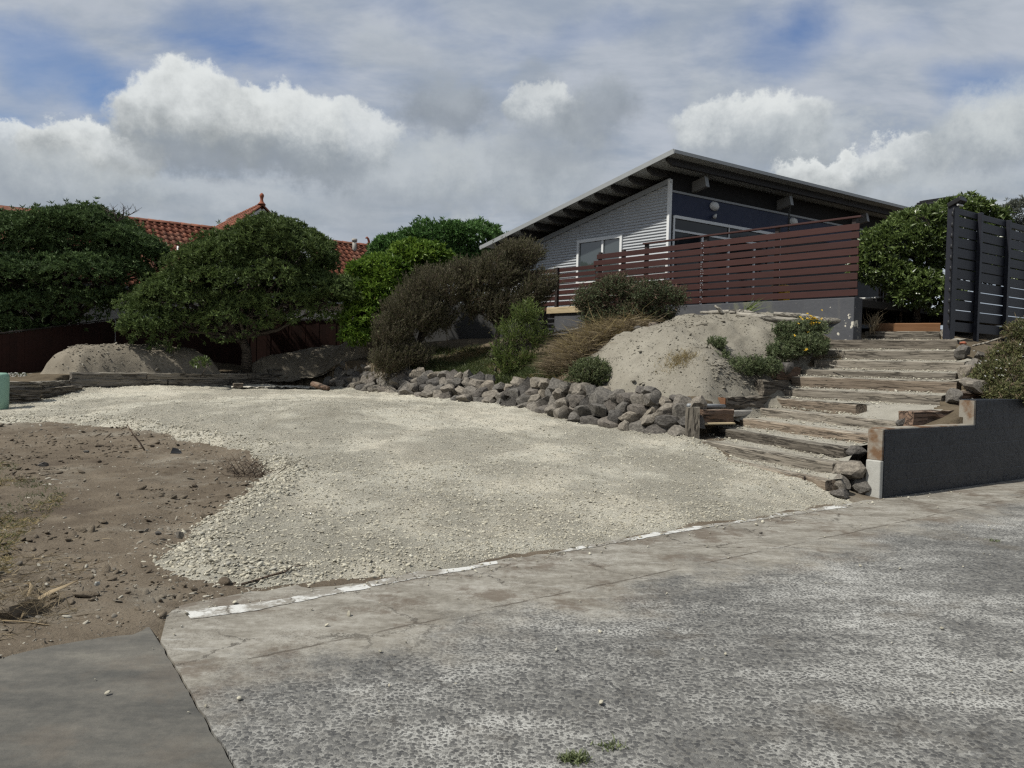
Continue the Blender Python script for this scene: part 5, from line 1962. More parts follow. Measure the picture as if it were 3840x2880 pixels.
# brown edging board behind the top step, table and chair beyond
a, b_ = at(3282, 1210, 17.0), at(3526, 1214, 16.3)
z = (a.z + b_.z) / 2
me = sleeper_mesh((b_.xy - a.xy).length, .05, .26, 531, MAT['brown_board'], .002)
tag(link('edging_board', me, frame((a.x, a.y, z), (b_.x - a.x, b_.y - a.y, 0)), None), 'orange brown edging board behind the top step', 'board')
tb = thing('patio_table', at(3290, 1175, 18.6), 'pale topped patio table behind the corner of the deck wall', 'table')
P = at(3285, 1123, 18.6)
M3 = frame((0, 0, 0), B55).to_3x3()
b = MB(); b.box(P, .9, .7, .035, M3); bevel(b.build('table_top', MAT['lamp_white'], tb), .01)
for sx in (-.38, .38):
    for sy in (-.28, .28):
        q = P + M3 @ Vector((sx, sy, -.37)); b = MB(); b.box(q, .04, .04, .70, M3); b.build('leg', MAT['black_metal'], tb)
ch = thing('folding_chair', at(3335, 1185, 18.0), 'slatted wooden folding chair in the shade of the leafy shrub', 'chair')
P = at(3338, 1150, 18.0)
M4 = frame((0, 0, 0), Vector((.9, -.4, 0))).to_3x3()
for i in range(6):
    q = P + M4 @ Vector((-.18 + .07 * i, .20, .17)); b = MB(); b.box(q, .05, .02, .46, M4 @ Matrix.Rotation(R(-16), 3, 'X')); b.build('back_slat', MAT['twig'], ch)
for i in range(5):
    q = P + M4 @ Vector((0, .10 - .09 * i, -.06)); b = MB(); b.box(q, .46, .06, .02, M4); b.build('seat_slat', MAT['twig'], ch)
for sx in (-.23, .23):
    b = MB(); b.beam(P + M4 @ Vector((sx, .27, .42)), P + M4 @ Vector((sx, -.24, -.48)), .035, .04); b.build('leg', MAT['twig'], ch)
    b = MB(); b.beam(P + M4 @ Vector((sx * .9, -.26, -.05)), P + M4 @ Vector((sx * .9, .22, -.48)), .03, .04); b.build('leg', MAT['twig'], ch)

# dark arched canopy showing over the shrub
P = at(3545, 800, 20.5)
cn = thing('garden_canopy', P, 'dark arched garden canopy showing above the shrub', 'canopy')
b = MB()
V, Fq = [], []
for i in range(13):
    a = math.pi * i / 12
    for s in np.linspace(-.5, .5, 3):
        q = P + B55 * (.62 * math.cos(a)) + Vector((0, 0, .36 * math.sin(a) - .02)) + BACK * s
        V += [q, q + Vector((0, 0, .025))]
for i in range(12):
    for j in range(2):
        o0, o1 = (i * 3 + j) * 2, ((i + 1) * 3 + j) * 2
        Fq += [(o0, o0 + 2, o1 + 2, o1), (o0 + 1, o1 + 1, o1 + 3, o0 + 3)]
b.add(V, Fq, True); b.build('cover', MAT['black_plastic'], cn)
for i in range(1, 12):
    a = math.pi * i / 12
    q = P + B55 * (.64 * math.cos(a)) + Vector((0, 0, .385 * math.sin(a) - .01))
    b = MB(); b.beam(q - BACK * .52, q + BACK * .5, .03, .03); b.build('rib', MAT['black_metal'], cn)
for s in (-.6, .6):
    q = P + B55 * s
    b = MB(); b.beam((q.x, q.y, 2.5), (q.x, q.y, P.z), .05, .05, B55); b.build('leg', MAT['black_metal'], cn)

# ------------------------------------------------------------------ dark red paling fence at the back left
random.seed(14)
fA, fB, fC = at(-260, 1286, 19.3), at(434, 1199, 24.5), at(1420, 1200, 26.6)
def paling_run(a, b_, parent, hgt, k0=0):
    d = Vector((b_.x - a.x, b_.y - a.y, 0))
    L = d.length
    d.normalize()
    n = int(L / .108)
    me = bpy.data.meshes.new('paling')
    vs_ = [(x, y, z) for x in (0, .107) for y, z in ((0, 0), (.018, 0), (.018, 1), (0, 1))]
    me.from_pydata(vs_, [], [(0, 1, 2, 3), (7, 6, 5, 4), (0, 4, 5, 1), (1, 5, 6, 2), (2, 6, 7, 3), (3, 7, 4, 0)])
    bm = bmesh.new(); bm.from_mesh(me); bmesh.ops.recalc_face_normals(bm, faces=bm.faces); bm.to_mesh(me); bm.free()
    me.materials.append(MAT['paling'])
    nr = Vector((-d.y, d.x, 0))
    for i in range(n):
        t = i / n
        top = a.z + (b_.z - a.z) * t + random.uniform(-.008, .008)
        P = a + d * (i * .108)
        M = frame((P.x, P.y, top - hgt), d) @ Matrix.Diagonal((1, 1, hgt, 1))
        M.translation += nr * random.uniform(-.006, .006)
        link('paling', me, M, parent)
    for h in (.25, hgt - .25):
        b = MB(); b.beam((a.x + nr.x * .05, a.y + nr.y * .05, a.z - hgt + h), (b_.x + nr.x * .05, b_.y + nr.y * .05, b_.z - hgt + h), .05, .09); b.build('rail', MAT['paling'], parent)
    b = MB(); b.beam((a.x + nr.x * .01, a.y + nr.y * .01, a.z + .022), (b_.x + nr.x * .01, b_.y + nr.y * .01, b_.z + .022), .06, .03); b.build('cap_rail', MAT['post_dark'], parent)
pf = thing('paling_fence', (fA.x, fA.y, .9), 'dark red paling fence behind the mound at the left', 'fence')
paling_run(fA, fB, pf, 1.55)
pf2 = thing('paling_fence', (fB.x, fB.y, 1.2), 'shaded paling fence behind the middle tree', 'fence')
paling_run(fB, fC, pf2, 1.55)

# backing strips close the joints between palings
for run, (a, b_) in ((pf, (fA, fB)), (pf2, (fB, fC))):
    d = Vector((b_.x - a.x, b_.y - a.y, 0)).normalized()
    nr = Vector((-d.y, d.x, 0)) * .026
    b = MB()
    b.prism([a + nr - Vector((0, 0, 1.5)), b_ + nr - Vector((0, 0, 1.5)), b_ + nr * 1.3 - Vector((0, 0, 1.5)), a + nr * 1.3 - Vector((0, 0, 1.5))], [a + nr - Vector((0, 0, .02)), b_ + nr - Vector((0, 0, .02)), b_ + nr * 1.3 - Vector((0, 0, .02)), a + nr * 1.3 - Vector((0, 0, .02))])
    b.build('backing', MAT['paling'], run)

# grey garden wall showing through the gap in the scrub
a, b_ = at(1380, 1200, 25.2), at(2085, 1200, 24.4)
b = MB()
d = Vector((b_.x - a.x, b_.y - a.y, 0)).normalized(); nr = Vector((-d.y, d.x, 0)) * .2
b.prism([(q.x, q.y, 1.2) for q in (a, b_, b_ + nr, a + nr)], [(q.x, q.y, 3.35) for q in (a, b_, b_ + nr, a + nr)])
tag(bevel(b.build('garden_wall', MAT['garden_wall']), .012), 'grey concrete garden wall behind the brown scrub', 'wall')


# ------------------------------------------------------------------ neighbour's house with the red tiled roof
RB = Vector((.819, .574, 0)).normalized()
RG = Vector((-RB.y, RB.x, 0))              # away from the street
rg0 = at(796, 857, 32.5)                   # a point on the main ridge
ridge_z = rg0.z
nb = thing('tiled_house', (rg0.x + 2.0, rg0.y - 2.87, 1.2), 'white plastered house with terracotta tiled roof behind the trees', 'house')
PIT = math.tan(R(37))
DOWN = Vector((-RG.x, -RG.y, -PIT)).normalized()
along_r = lambda s, d=0.0: Vector((rg0.x, rg0.y, ridge_z)) + RB * s + DOWN * d
s_right = (at(1400, 932, 36.3) - rg0).dot(RB)
s_left = -9.0
SLP = 4.7
b = MB()
p = [along_r(s_left), along_r(s_right), along_r(s_right, SLP), along_r(s_left, SLP)]
nr = RB.cross(-DOWN).normalized()
if nr.z < 0: nr = -nr
b.prism([q - nr * .10 for q in p], [q - nr * .02 for q in p])
bk2 = Vector((RG.x, RG.y, -PIT)).normalized()
p = [along_r(s_left), along_r(s_right), along_r(s_right) + bk2 * SLP, along_r(s_left) + bk2 * SLP]
b.prism([q - Vector((0, 0, .1)) for q in p], [q - Vector((0, 0, .02)) for q in p])
nroof = b.build('roof', MAT['tile'], nb)

TW, TG = .25, .335


def tile_mesh():
    V, Fq = [], []
    n = 9
    for v, lift in ((0.0, .030), (TG + .05, -.004)):        # v runs up the slope; low edge is lifted over the next course
        for j in range(n + 1):
            u = j / n
            h = .028 * math.cos(2 * math.pi * (u - .22)) if u < .72 else .028 * math.cos(2 * math.pi * .5) * 1.0
            V.append((u * (TW + .02), v, h + lift + .028))
    for j in range(n + 1):
        x, y, z = V[j]
        V.append((x, y + .002, z - .022))
    m = n + 1
    Fq += [(j, j + 1, m + j + 1, m + j) for j in range(n)]
    Fq += [(2 * m + j, 2 * m + j + 1, j + 1, j) for j in range(n)]
    me = bpy.data.meshes.new('tile')
    me.from_pydata(V, [], Fq)
    me.polygons.foreach_set('use_smooth', [True] * n + [False] * n)
    me.materials.append(MAT['tile'])
    return me


TILE = tile_mesh()
rest_V, rest_F = [], []
tv = [Vector(v.co) for v in TILE.vertices]
tf = [tuple(p.vertices) for p in TILE.polygons]
n_tiles = 0


def proj(P):
    q = CAMR.transposed() @ (P - EYE)
    return 1920 + F * q.x / -q.z, 1440 - F * q.y / -q.z


def put_tile(M, vis, parent):
    global n_tiles
    if vis and n_tiles < 300:
        link('tile', TILE, M, parent)
        n_tiles += 1
    else:
        base = len(rest_V)
        rest_V.extend(M @ v for v in tv)
        rest_F.extend(tuple(i + base for i in f) for f in tf)


# cross gable in front of the main roof
ga = at(981, 772, 30.0)
GP = math.tan(R(40))
gz = ga.z
gl_dn = Vector((-RB.x, -RB.y, -GP)).normalized()
gr_dn = Vector((RB.x, RB.y, -GP)).normalized()


def in_gable(P):
    s = (P - ga).dot(RB)
    back = (P - ga).dot(RG)
    return back > -.1 and P.z < gz - GP * abs(s) - .03


for r_ in range(int(SLP / TG)):
    for c_ in range(int((s_right - s_left) / TW)):
        s = s_left + c_ * TW
        O = along_r(s, (r_ + 1) * TG)
        if in_gable(O + RB * .12): continue
        M = frame(O, RB, nr)
        px, py = proj(O + RB * .12)
        vis = (475 < px < 815 and py < 1030) or (1215 < px < 1410 and py < 1045)
        if not vis and (px < 300 or px > 1500): continue
        put_tile(M, vis, nroof)
# gable roof slopes and tiles
gb = MB()
for dn in (gl_dn, gr_dn):
    L = 3.4
    p = [ga, ga + RG * 6.5, ga + RG * 6.5 + dn * L, ga + dn * L]
    gb.prism([q - Vector((0, 0, .12)) for q in p], [q - Vector((0, 0, .03)) for q in p])
groof = gb.build('gable_roof', MAT['tile'], nb)
gn = RG.cross(gl_dn).normalized()
if gn.z < 0: gn = -gn
for r_ in range(9):
    for c_ in range(22):
        O = ga + gl_dn * ((r_ + 1) * TG) + RG * ((c_ + 1) * TW - .05)
        M = frame(O, -RG, gn)
        if in_gable(O) : pass
        q = O + RG * -.1 - gl_dn * .15
        if (q - rg0).dot(RG) < 0 and q.z < ridge_z + (q - rg0).dot(RG) * PIT - .1: continue
        if (q - rg0).dot(RG) > 0 and q.z < ridge_z - .1: continue
        px, py = proj(q)
        put_tile(M, 725 < px < 985 and py < 905, groof)
gn2 = RG.cross(gr_dn).normalized()
if gn2.z < 0: gn2 = -gn2
for r_ in range(5):
    for c_ in range(4):
        O = ga + gr_dn * ((r_ + 1) * TG) + RG * (c_ * TW - .05)
        put_tile(frame(O, RG, gn2), False, groof)
if rest_V:
    ro = MB(); ro.add(rest_V, rest_F, True)
    q = ro.build('tiles', MAT['tile'], nb)
    q['kind'] = 'stuff'


def cap_run(a, b_, parent, r_=.12, seg=.40):
    d = (b_ - a)
    L = d.length
    d.normalize()
    side = d.cross(Vector((0, 0, 1))).normalized()
    upv = side.cross(d)
    n = 9
    me = bpy.data.meshes.new('ridge_tile')
    V = []
    for x, s in ((-.02, 1.1), (seg, .95)):
        for j in range(n):
            a_ = math.pi * j / (n - 1)
            V.append((x, r_ * s * math.cos(a_), r_ * s * math.sin(a_) * .85))
    for j in range(n):
        V.append((-.02, V[j][1] * .8, V[j][2] * .8))
    me.from_pydata(V, [], [(j, j + 1, n + j + 1, n + j) for j in range(n - 1)] + [(2 * n + j, 2 * n + j + 1, j + 1, j) for j in range(n - 1)])
    me.polygons.foreach_set('use_smooth', [True] * (2 * n - 2))
    me.materials.append(MAT['tile'])
    for i in range(int(L / seg)):
        link('ridge_tile', me, frame(a + d * (i * seg), d, upv), parent)


cap_run(along_r(-4.0), along_r(s_right), nroof)
cap_run(ga + Vector((0, 0, .0)), ga + RG * 4.5, groof)
cap_run(ga - RG * .02, ga - RG * .02 + gl_dn * 3.0, groof, .09)
cap_run(ga - RG * .02, ga - RG * .02 + gr_dn * 2.2, groof, .09)
# valley flashing, barge boards, gable wall with dark panel
b = MB()
for dn in (gl_dn, gr_dn):
    b.beam(ga - RG * .03 + Vector((0, 0, -.17)), ga - RG * .03 + dn * 3.3 + Vector((0, 0, -.17)), .05, .17)
b.build('barge_board', MAT['plaster'], nb)
gw = 3.4 * math.cos(R(40))
b = MB()
f_ = ga + RG * .35
tri = [f_ - RB * gw * .95 + Vector((0, 0, -GP * gw)), f_ + RB * gw * .95 + Vector((0, 0, -GP * gw)), f_ + Vector((0, 0, -.22))]
b.prism(tri, [q + RG * .15 for q in tri]); b.build('gable_panel', MAT['soffit'], nb)
b = MB()
q0, q1 = f_ - RB * gw * .9, f_ + RB * gw * .9
b.prism([(q.x, q.y, 1.0) for q in (q0, q1, q1 + RG * 3, q0 + RG * 3)], [(q.x, q.y, gz - GP * gw + .1) for q in (q0, q1, q1 + RG * 3, q0 + RG * 3)])
b.build('gable_wall', MAT['plaster'], nb)
b = MB()
w0, w1 = along_r(s_left + .3, 0) - RG * 3.3, along_r(s_right - .2, 0) - RG * 3.3
b.prism([(q.x, q.y, .8) for q in (w0, w1, w1 + RG * 6.4, w0 + RG * 6.4)], [(q.x, q.y, ridge_z - PIT * 3.5) for q in (w0, w1, w1 + RG * 6.4, w0 + RG * 6.4)])
b.build('wall', MAT['plaster'], nb)
b = MB()
e0, e1 = along_r(s_left, SLP + .03), along_r(s_right, SLP + .03)
b.beam(e0 - Vector((0, 0, .06)), e1 - Vector((0, 0, .06)), .12, .12); b.build('gutter', MAT['grey_trim'], nb)


def finial(P, s, parent):
    b = MB()
    prof = [(.0, .14), (.05, .10), (.10, .06), (.18, .045), (.24, .06), (.29, .075), (.34, .06), (.38, .02)]
    b.tube([P + Vector((0, 0, h * s)) for h, r_ in prof], [r_ * s for h, r_ in prof], 10)
    b.build('finial', MAT['red_clay'], parent)


finial(ga + Vector((0, 0, .04)), 1.15, groof)
b = MB()
base = along_r(s_right - .15) + Vector((0, 0, .06))
pts = [base, base + Vector((0, 0, .14)) + RB * .05, base + Vector((0, 0, .27)) + RB * .0, base + Vector((0, 0, .33)) + RB * -.06, base + Vector((0, 0, .28)) + RB * -.12]
b.tube(pts, [.08, .06, .055, .05, .03], 8); b.build('finial', MAT['red_clay'], nroof)
fl = along_r(s_right - 1.0, .55)
b = MB(); b.tube([fl - Vector((0, 0, .2)), fl + Vector((0, 0, .42))], .09, 14); pp = b.build('flue', MAT['concrete_pipe'], nroof)
b = MB(); b.tube([fl + Vector((0, 0, .40)), fl + Vector((0, 0, .52))], [.12, .12], 14); b.build('flue_cap', MAT['concrete_pipe'], pp)
b = MB(); vp = along_r(-.55 - 3.2, 2.3); vp = at(667, 935, 29.6); b.tube([vp - Vector((0, 0, .4)), vp + Vector((0, 0, .12))], .035, 8); b.build('vent_pipe', MAT['white_trim'], nroof)


# ------------------------------------------------------------------ vegetation
def unit(a):
    return a / (np.linalg.norm(a, axis=-1, keepdims=True) + 1e-9)


def leaf_mesh(name, T, D, k, ln, wd, spread, r, fold=.18, jit=.25, tint=(0, 1), bend=.15):
    """k small folded blades round each shoot tip T pointing roughly along D"""
    n = len(T)
    D = unit(D)
    A = unit(np.cross(D, unit(r.normal(0, 1, (n, 3)))))
    B = np.cross(D, A)
    T, D, A, B = (np.repeat(x, k, 0) for x in (T, D, A, B))
    m = n * k
    ph = r.uniform(0, 2 * np.pi, m)
    sp = r.uniform(spread[0], spread[1], m)
    d = unit(D * np.cos(sp)[:, None] + (A * np.cos(ph)[:, None] + B * np.sin(ph)[:, None]) * np.sin(sp)[:, None])
    side = unit(np.cross(d, D + r.normal(0, .35, (m, 3))))
    nrm = np.cross(side, d)
    L = ln * r.uniform(1 - jit, 1 + jit, m)[:, None]
    W = wd * r.uniform(.8, 1.2, m)[:, None] / 2
    base = T + d * (L * r.uniform(-.1, .15, m)[:, None])
    mid = base + d * L * .48
    V = np.stack([base, mid + side * W + nrm * W * fold * 2, mid - side * W + nrm * W * fold * 2, base + d * L - nrm * L * bend], 1).reshape(-1, 3)
    i0 = np.arange(m) * 4
    Fc = np.stack([np.stack([i0, i0 + 1, i0 + 3], 1), np.stack([i0, i0 + 3, i0 + 2], 1)], 1).reshape(-1, 3)
    tn = np.repeat(np.clip(r.uniform(tint[0], tint[1], m) ** 1.3, 0, 1), 4)
    return mesh_np(name, V, Fc, False, tn)


def lobe_points(lobes, dens, r, clump=None, inner=.25, low=-.75, rough=.16, shoots=.1, umb=False, fill=.8):
    """shoot tips over a crown made of ellipsoids (centre, radii); deep gaps between clumps, ragged outline"""
    C, Rr = [], []
    if clump:
        for c, rad in lobes:
            rad = np.array(rad)
            area = 4 * np.pi * (((rad[0] * rad[1]) ** 1.6 + (rad[0] * rad[2]) ** 1.6 + (rad[1] * rad[2]) ** 1.6) / 3) ** (1 / 1.6)
            n = max(4, int(area / (clump * clump) * fill))
            d = unit(r.normal(0, 1, (n * 4, 3)))
            d = d[d[:, 2] > low][:n]
            for q in d:
                s = clump * r.choice([.55, .8, 1.0, 1.3])
                p = np.array(c) + q * np.maximum(rad - s * r.uniform(.65, 1.1), .03)
                C.append(p)
                Rr.append([s * r.uniform(.85, 1.15), s, s * r.uniform(.55, .8)])
    else:
        C = [np.array(c) for c, _ in lobes]
        Rr = [np.array(x) for _, x in lobes]
    C, Rr = np.array(C), np.array(Rr)
    T, D = [], []
    for i, (c, rad) in enumerate(zip(C, Rr)):
        area = 4 * np.pi * (((rad[0] * rad[1]) ** 1.6 + (rad[0] * rad[2]) ** 1.6 + (rad[1] * rad[2]) ** 1.6) / 3) ** (1 / 1.6)
        n = int(area * dens)
        d = unit(r.normal(0, 1, (n, 3)))
        d = d[(d[:, 2] > (-.05 if umb else -.5)) | (r.uniform(0, 1, n) < (.12 if umb else .45))]
        m = len(d)
        ph = r.uniform(0, 6.28, (5, 1))
        fr = r.normal(0, 3.2, (5, 3))
        bumps = np.sin(fr @ d.T + ph).mean(0) * 1.6
        rr = np.where(r.uniform(0, 1, m) < inner, r.uniform(.35, .95, m), r.uniform(.88, 1.06, m))
        rr = rr * (1 + rough * bumps)
        sh = r.uniform(0, 1, m) < shoots
        rr = np.where(sh, rr * r.uniform(1.0, 1.3, m), rr)
        P = c + d * rad * rr[:, None]
        keep = np.ones(m, bool)
        near = np.where(np.linalg.norm(C - c, axis=1) < rad.max() + Rr.max(1))[0]
        for j in near:
            if j == i: continue
            q = ((P - C[j]) / Rr[j])
            keep &= (q * q).sum(1) > .55
        T.append(P[keep]); D.append((unit(d / rad))[keep])
    return np.concatenate(T), np.concatenate(D)


def E(px, py, Y, rx, ry, dep):
    c = at(px, py, Y)
    s = Y / F
    return ((c.x, c.y, c.z), (rx * s, dep, ry * s))


def limbs(base, lobes, r0, r, extra=2, twist=.25, name='trunk'):
    b = MB()
    base = Vector(base)
    cen = Vector(np.mean([c for c, _ in lobes], 0))
    fork = base.lerp(cen, .38) + Vector((r.normal(0, .1), r.normal(0, .1), 0))
    b.tube([base - Vector((0, 0, .25)), base.lerp(fork, .5) + Vector((r.normal(0, .05), 0, 0)), fork], [r0 * 1.25, r0, r0 * .85], 9)
    for c, rad in lobes:
        for e in range(extra):
            tgt = Vector(c) + Vector(np.clip(r.normal(0, .4, 3), -.7, .7) * np.array(rad) * .7)
            m1 = fork.lerp(tgt, .35) + Vector(r.normal(0, twist, 3)) * .5
            m2 = fork.lerp(tgt, .7) + Vector(r.normal(0, twist, 3)) * .5 + Vector((0, 0, .1))
            b.tube([fork, m1, m2, tgt], [r0 * .55, r0 * .38, r0 * .22, r0 * .08], 6)
            for t_ in range(3):
                t2 = Vector(c) + Vector(unit(r.normal(0, 1, 3)) * np.array(rad) * r.uniform(.5, .95))
                b.tube([m2, m2.lerp(t2, .5) + Vector(r.normal(0, .08, 3)), t2], [r0 * .16, r0 * .1, r0 * .04], 4)
    return b


MAT['ngaio'] = m_leaf('ngaio leaves', (.028, .049, .019), (.128, .192, .070), .58, .14, .22)
MAT['ngaio2'] = m_leaf('ngaio leaves yellower', (.034, .054, .018), (.152, .208, .066), .58, .15, .22)
MAT['fargreen'] = m_leaf('far tree leaves', (0.0306, 0.0714, 0.0204), (0.1105, 0.2125, 0.0544), .5, .15, .3)
MAT['bright'] = m_leaf('bright glossy leaves', (0.042, 0.09, 0.012), (0.1875, 0.2775, 0.042), .5, .22, .25)
MAT['brown_scrub'] = m_leaf('brown scrub sprays', (0.046, 0.04, 0.026), (0.165, 0.142, 0.104), .7, .08, .15)
MAT['olive_scrub'] = m_leaf('olive scrub sprays', (0.045, 0.05, 0.022), (0.15, 0.148, 0.078), .65, .1, .15)
MAT['wattle'] = m_leaf('narrow yellow green leaves', (0.049, 0.077, 0.0196), (0.175, 0.217, 0.063), .5, .2, .3)
MAT['copro'] = m_leaf('tiny dark leaves', (0.0342, 0.0494, 0.0228), (0.1178, 0.1368, 0.0684), .55, .1, .25)
MAT['copro_twig'] = m_leaf('rusty wiry twigs', (0.07, 0.048, 0.036), (0.22, 0.15, 0.116), .75, .05, .1)
MAT['hebe'] = m_leaf('hebe leaves', (.042, .058, .024), (.16, .185, .085), .5, .15, .3)
MAT['daisy'] = m_leaf('daisy bush leaves', (0.0448, 0.0672, 0.0288), (0.184, 0.216, 0.1088), .5, .15, .3)
MAT['karo'] = m_leaf('leathery olive leaves', (0.0392, 0.0644, 0.0168), (0.147, 0.196, 0.0588), .36, .18, .5)
MAT['ice'] = m_leaf('dull scrambling leaves', (0.042, 0.0532, 0.0196), (0.161, 0.161, 0.0672), .55, .15, .25)
MAT['greygreen'] = m_leaf('grey green leaves', (.06, .07, .055), (.16, .17, .14), .6, .1, .2)
MAT['grass'] = m_leaf('green grass', (.028, .045, .014), (.10, .120, .045), .5, .25, .25)
MAT['dry_grass'] = m_leaf('dry grass', (.12, .095, .045), (.30, .24, .125), .7, .2, .1)


def plant(name, label, cat, lobes, mat, dens, k, ln, wd, spread, base, r0=.09, clump=None, inner=.25, seed=1, lean=(0, 0, .35), group=None, crown='crown', extra=2, fold=.18, extra_layer=None, jit=.25, bend=.15, dirnoise=.25, spray=None, rough=.16, shoots=.1, umb=False, fill=.8):
    r = np.random.default_rng(seed)
    base = Vector(base)
    t = thing(name, base, label, cat, group)
    T, D = lobe_points(lobes, dens, r, clump, inner, rough=rough, shoots=shoots, umb=umb, fill=fill)
    D = unit(D + np.array(lean) + r.normal(0, dirnoise, D.shape))
    if spray:                                   # leaves strung along slender upright shoots
        ns, ls = spray
        L_ = ls * r.uniform(.55, 1.35, len(T))
        bow = r.normal(0, .12, T.shape)
        parts = [T - D * (L_ * (j / (ns - 1)))[:, None] + bow * (L_ * (j / (ns - 1)) ** 2)[:, None] for j in range(ns)]
        stems = (parts[0], parts[-1])
        T, D = np.concatenate(parts), np.concatenate([D] * ns)
    me = leaf_mesh(crown, T, D, k, ln, wd, spread, r, fold, jit, bend=bend)
    o = link(crown, me, Matrix.Identity(4), t, MAT[mat])
    if spray:
        a_, b__ = stems
        sd_ = unit(np.cross(a_ - b__, r.normal(0, 1, a_.shape))) * .0028
        V = np.stack([b__ - sd_, b__ + sd_, a_], 1).reshape(-1, 3)
        i0 = np.arange(len(a_)) * 3
        me = mesh_np('twigs', V, np.stack([i0, i0 + 1, i0 + 2], 1), False, np.repeat(r.uniform(0, 1, len(a_)), 3))
        link('twigs', me, Matrix.Identity(4), t, MAT['rust_twig'])
    if extra_layer:
        for (nm, mt, frac, k2, ln2, wd2, sp2) in extra_layer:
            sel = r.uniform(0, 1, len(T)) < frac
            me = leaf_mesh(nm, T[sel], D[sel], k2, ln2, wd2, sp2, r, .1, .35)
            link(nm, me, Matrix.Identity(4), t, MAT[mt])
    limbs(base, lobes, r0, r, extra).build('trunk' if cat == 'tree' else 'stem', MAT['bark'], t)
    return t


NG = dict(dens=105, k=8, ln=.125, wd=.036, spread=(.35, 1.15), inner=.12, clump=.62, umb=True, fill=.62, lean=(0, 0, .5), extra=3)
left_l = [E(150, 930, 24.4, 300, 135, 2.4), E(330, 880, 24.2, 165, 95, 1.9), E(450, 930, 24.0, 110, 85, 1.4), E(520, 965, 24.0, 75, 85, 1.0), E(60, 1060, 23.2, 240, 110, 1.8), E(270, 1040, 23.2, 200, 95, 1.6), E(450, 1030, 23.8, 95, 66, 1.2),
          E(-280, 1000, 24.4, 280, 200, 1.9), E(10, 930, 24.4, 150, 92, 1.8), E(90, 1170, 22.8, 170, 90, 1.2), E(0, 1235, 22.4, 110, 70, .9), E(300, 1130, 23.0, 110, 75, 1.1)]
plant('ngaio_tree', 'large dark green tree hanging over the paling fence at the left', 'tree', left_l, 'ngaio', base=(-13.6, 23.6, 1.1), r0=.17, seed=11, **NG)
mid_l = [E(1050, 945, 23.2, 185, 135, 2.4), E(940, 1000, 23.0, 160, 138, 2.3), E(840, 1040, 22.8, 140, 108, 2.0), E(725, 1085, 22.4, 95, 72, 1.5), E(1120, 985, 22.8, 92, 118, 1.8), E(930, 1070, 22.2, 230, 90, 1.8), E(650, 1120, 22.0, 75, 56, 1.2), E(1180, 1095, 22.6, 72, 82, 1.4), E(920, 1120, 23.6, 220, 75, 1.6),
         E(590, 1165, 21.8, 55, 46, .9), E(740, 1140, 21.8, 115, 62, 1.0), E(930, 1160, 21.7, 95, 56, .9), E(1080, 1130, 22.0, 95, 66, 1.0), E(585, 1240, 21.5, 40, 50, .4), E(690, 1205, 21.6, 50, 40, .45), E(1255, 1120, 22.3, 36, 66, .6), E(860, 1215, 21.6, 70, 36, .5), E(640, 1180, 21.8, 60, 40, .5)]
plant('ngaio_tree', 'broad rounded dark green tree growing in front of the tiled house', 'tree', mid_l, 'ngaio2', base=at(925, 1362, 22.6), r0=.13, seed=12, **NG)
plant('far_tree', 'round topped tree behind the brown scrub at the corrugated house', 'tree', [E(1690, 905, 28, 165, 58, 1.6), E(1580, 925, 27.5, 90, 52, 1.3), E(1790, 895, 28.6, 70, 40, 1.1), E(1680, 985, 28, 190, 70, 1.5)], 'fargreen', 80, 7, .15, .045, (.35, 1.15), (-2.1, 28.3, 2.2), .14, .55, .3, 13)
plant('far_tree', 'small rounded tree between the tiled roof and the bright green tree', 'tree', [E(1480, 948, 26.5, 78, 38, 1.2), E(1445, 1000, 26.3, 50, 42, 1.0), E(1500, 1000, 26.5, 110, 70, 1.2)], 'fargreen', 85, 7, .14, .042, (.35, 1.15), (-4.0, 26.9, 2.0), .11, .5, .3, 14)
plant('bright_tree', 'bright yellow green glossy leaved tree beside the brown scrub', 'tree', [E(1450, 1040, 22.9, 130, 90, 1.0), E(1570, 975, 23.2, 100, 62, 1.0), E(1385, 1110, 22.6, 80, 90, .8), E(1350, 1200, 22.2, 40, 60, .5), E(1335, 1255, 22.0, 34, 28, .4), E(1510, 1120, 22.8, 120, 90, .9), E(1420, 1210, 22.6, 60, 70, .6)],
      'bright', 60, 7, .17, .062, (.3, 1.0), at(1440, 1330, 22.9), .08, .42, .2, 15)
SC = dict(dens=75, k=3, ln=.075, wd=.010, spread=(.15, .6), inner=.45, clump=.36, fold=.05, bend=.05, dirnoise=.25, spray=(7, .38), rough=.3, shoots=.28, fill=.6)
plant('brown_scrub', 'wind bent brown scrub bush leaning over the grass terrace', 'bush', [E(1545, 1165, 20.7, 120, 105, .9), E(1640, 1070, 21.0, 130, 90, .9), E(1735, 1025, 21.2, 85, 70, .8), E(1480, 1245, 20.4, 80, 90, .7), E(1470, 1335, 20.2, 75, 46, .6), E(1640, 1180, 21.0, 80, 60, .6), E(1530, 1320, 20.3, 70, 44, .5)],
      'brown_scrub', base=at(1560, 1362, 20.9), r0=.07, seed=16, lean=(.25, 0, 1.2), crown='foliage', extra_layer=[('green_sprays', 'olive_scrub', .65, 3, .07, .011, (.15, .6))], **SC)
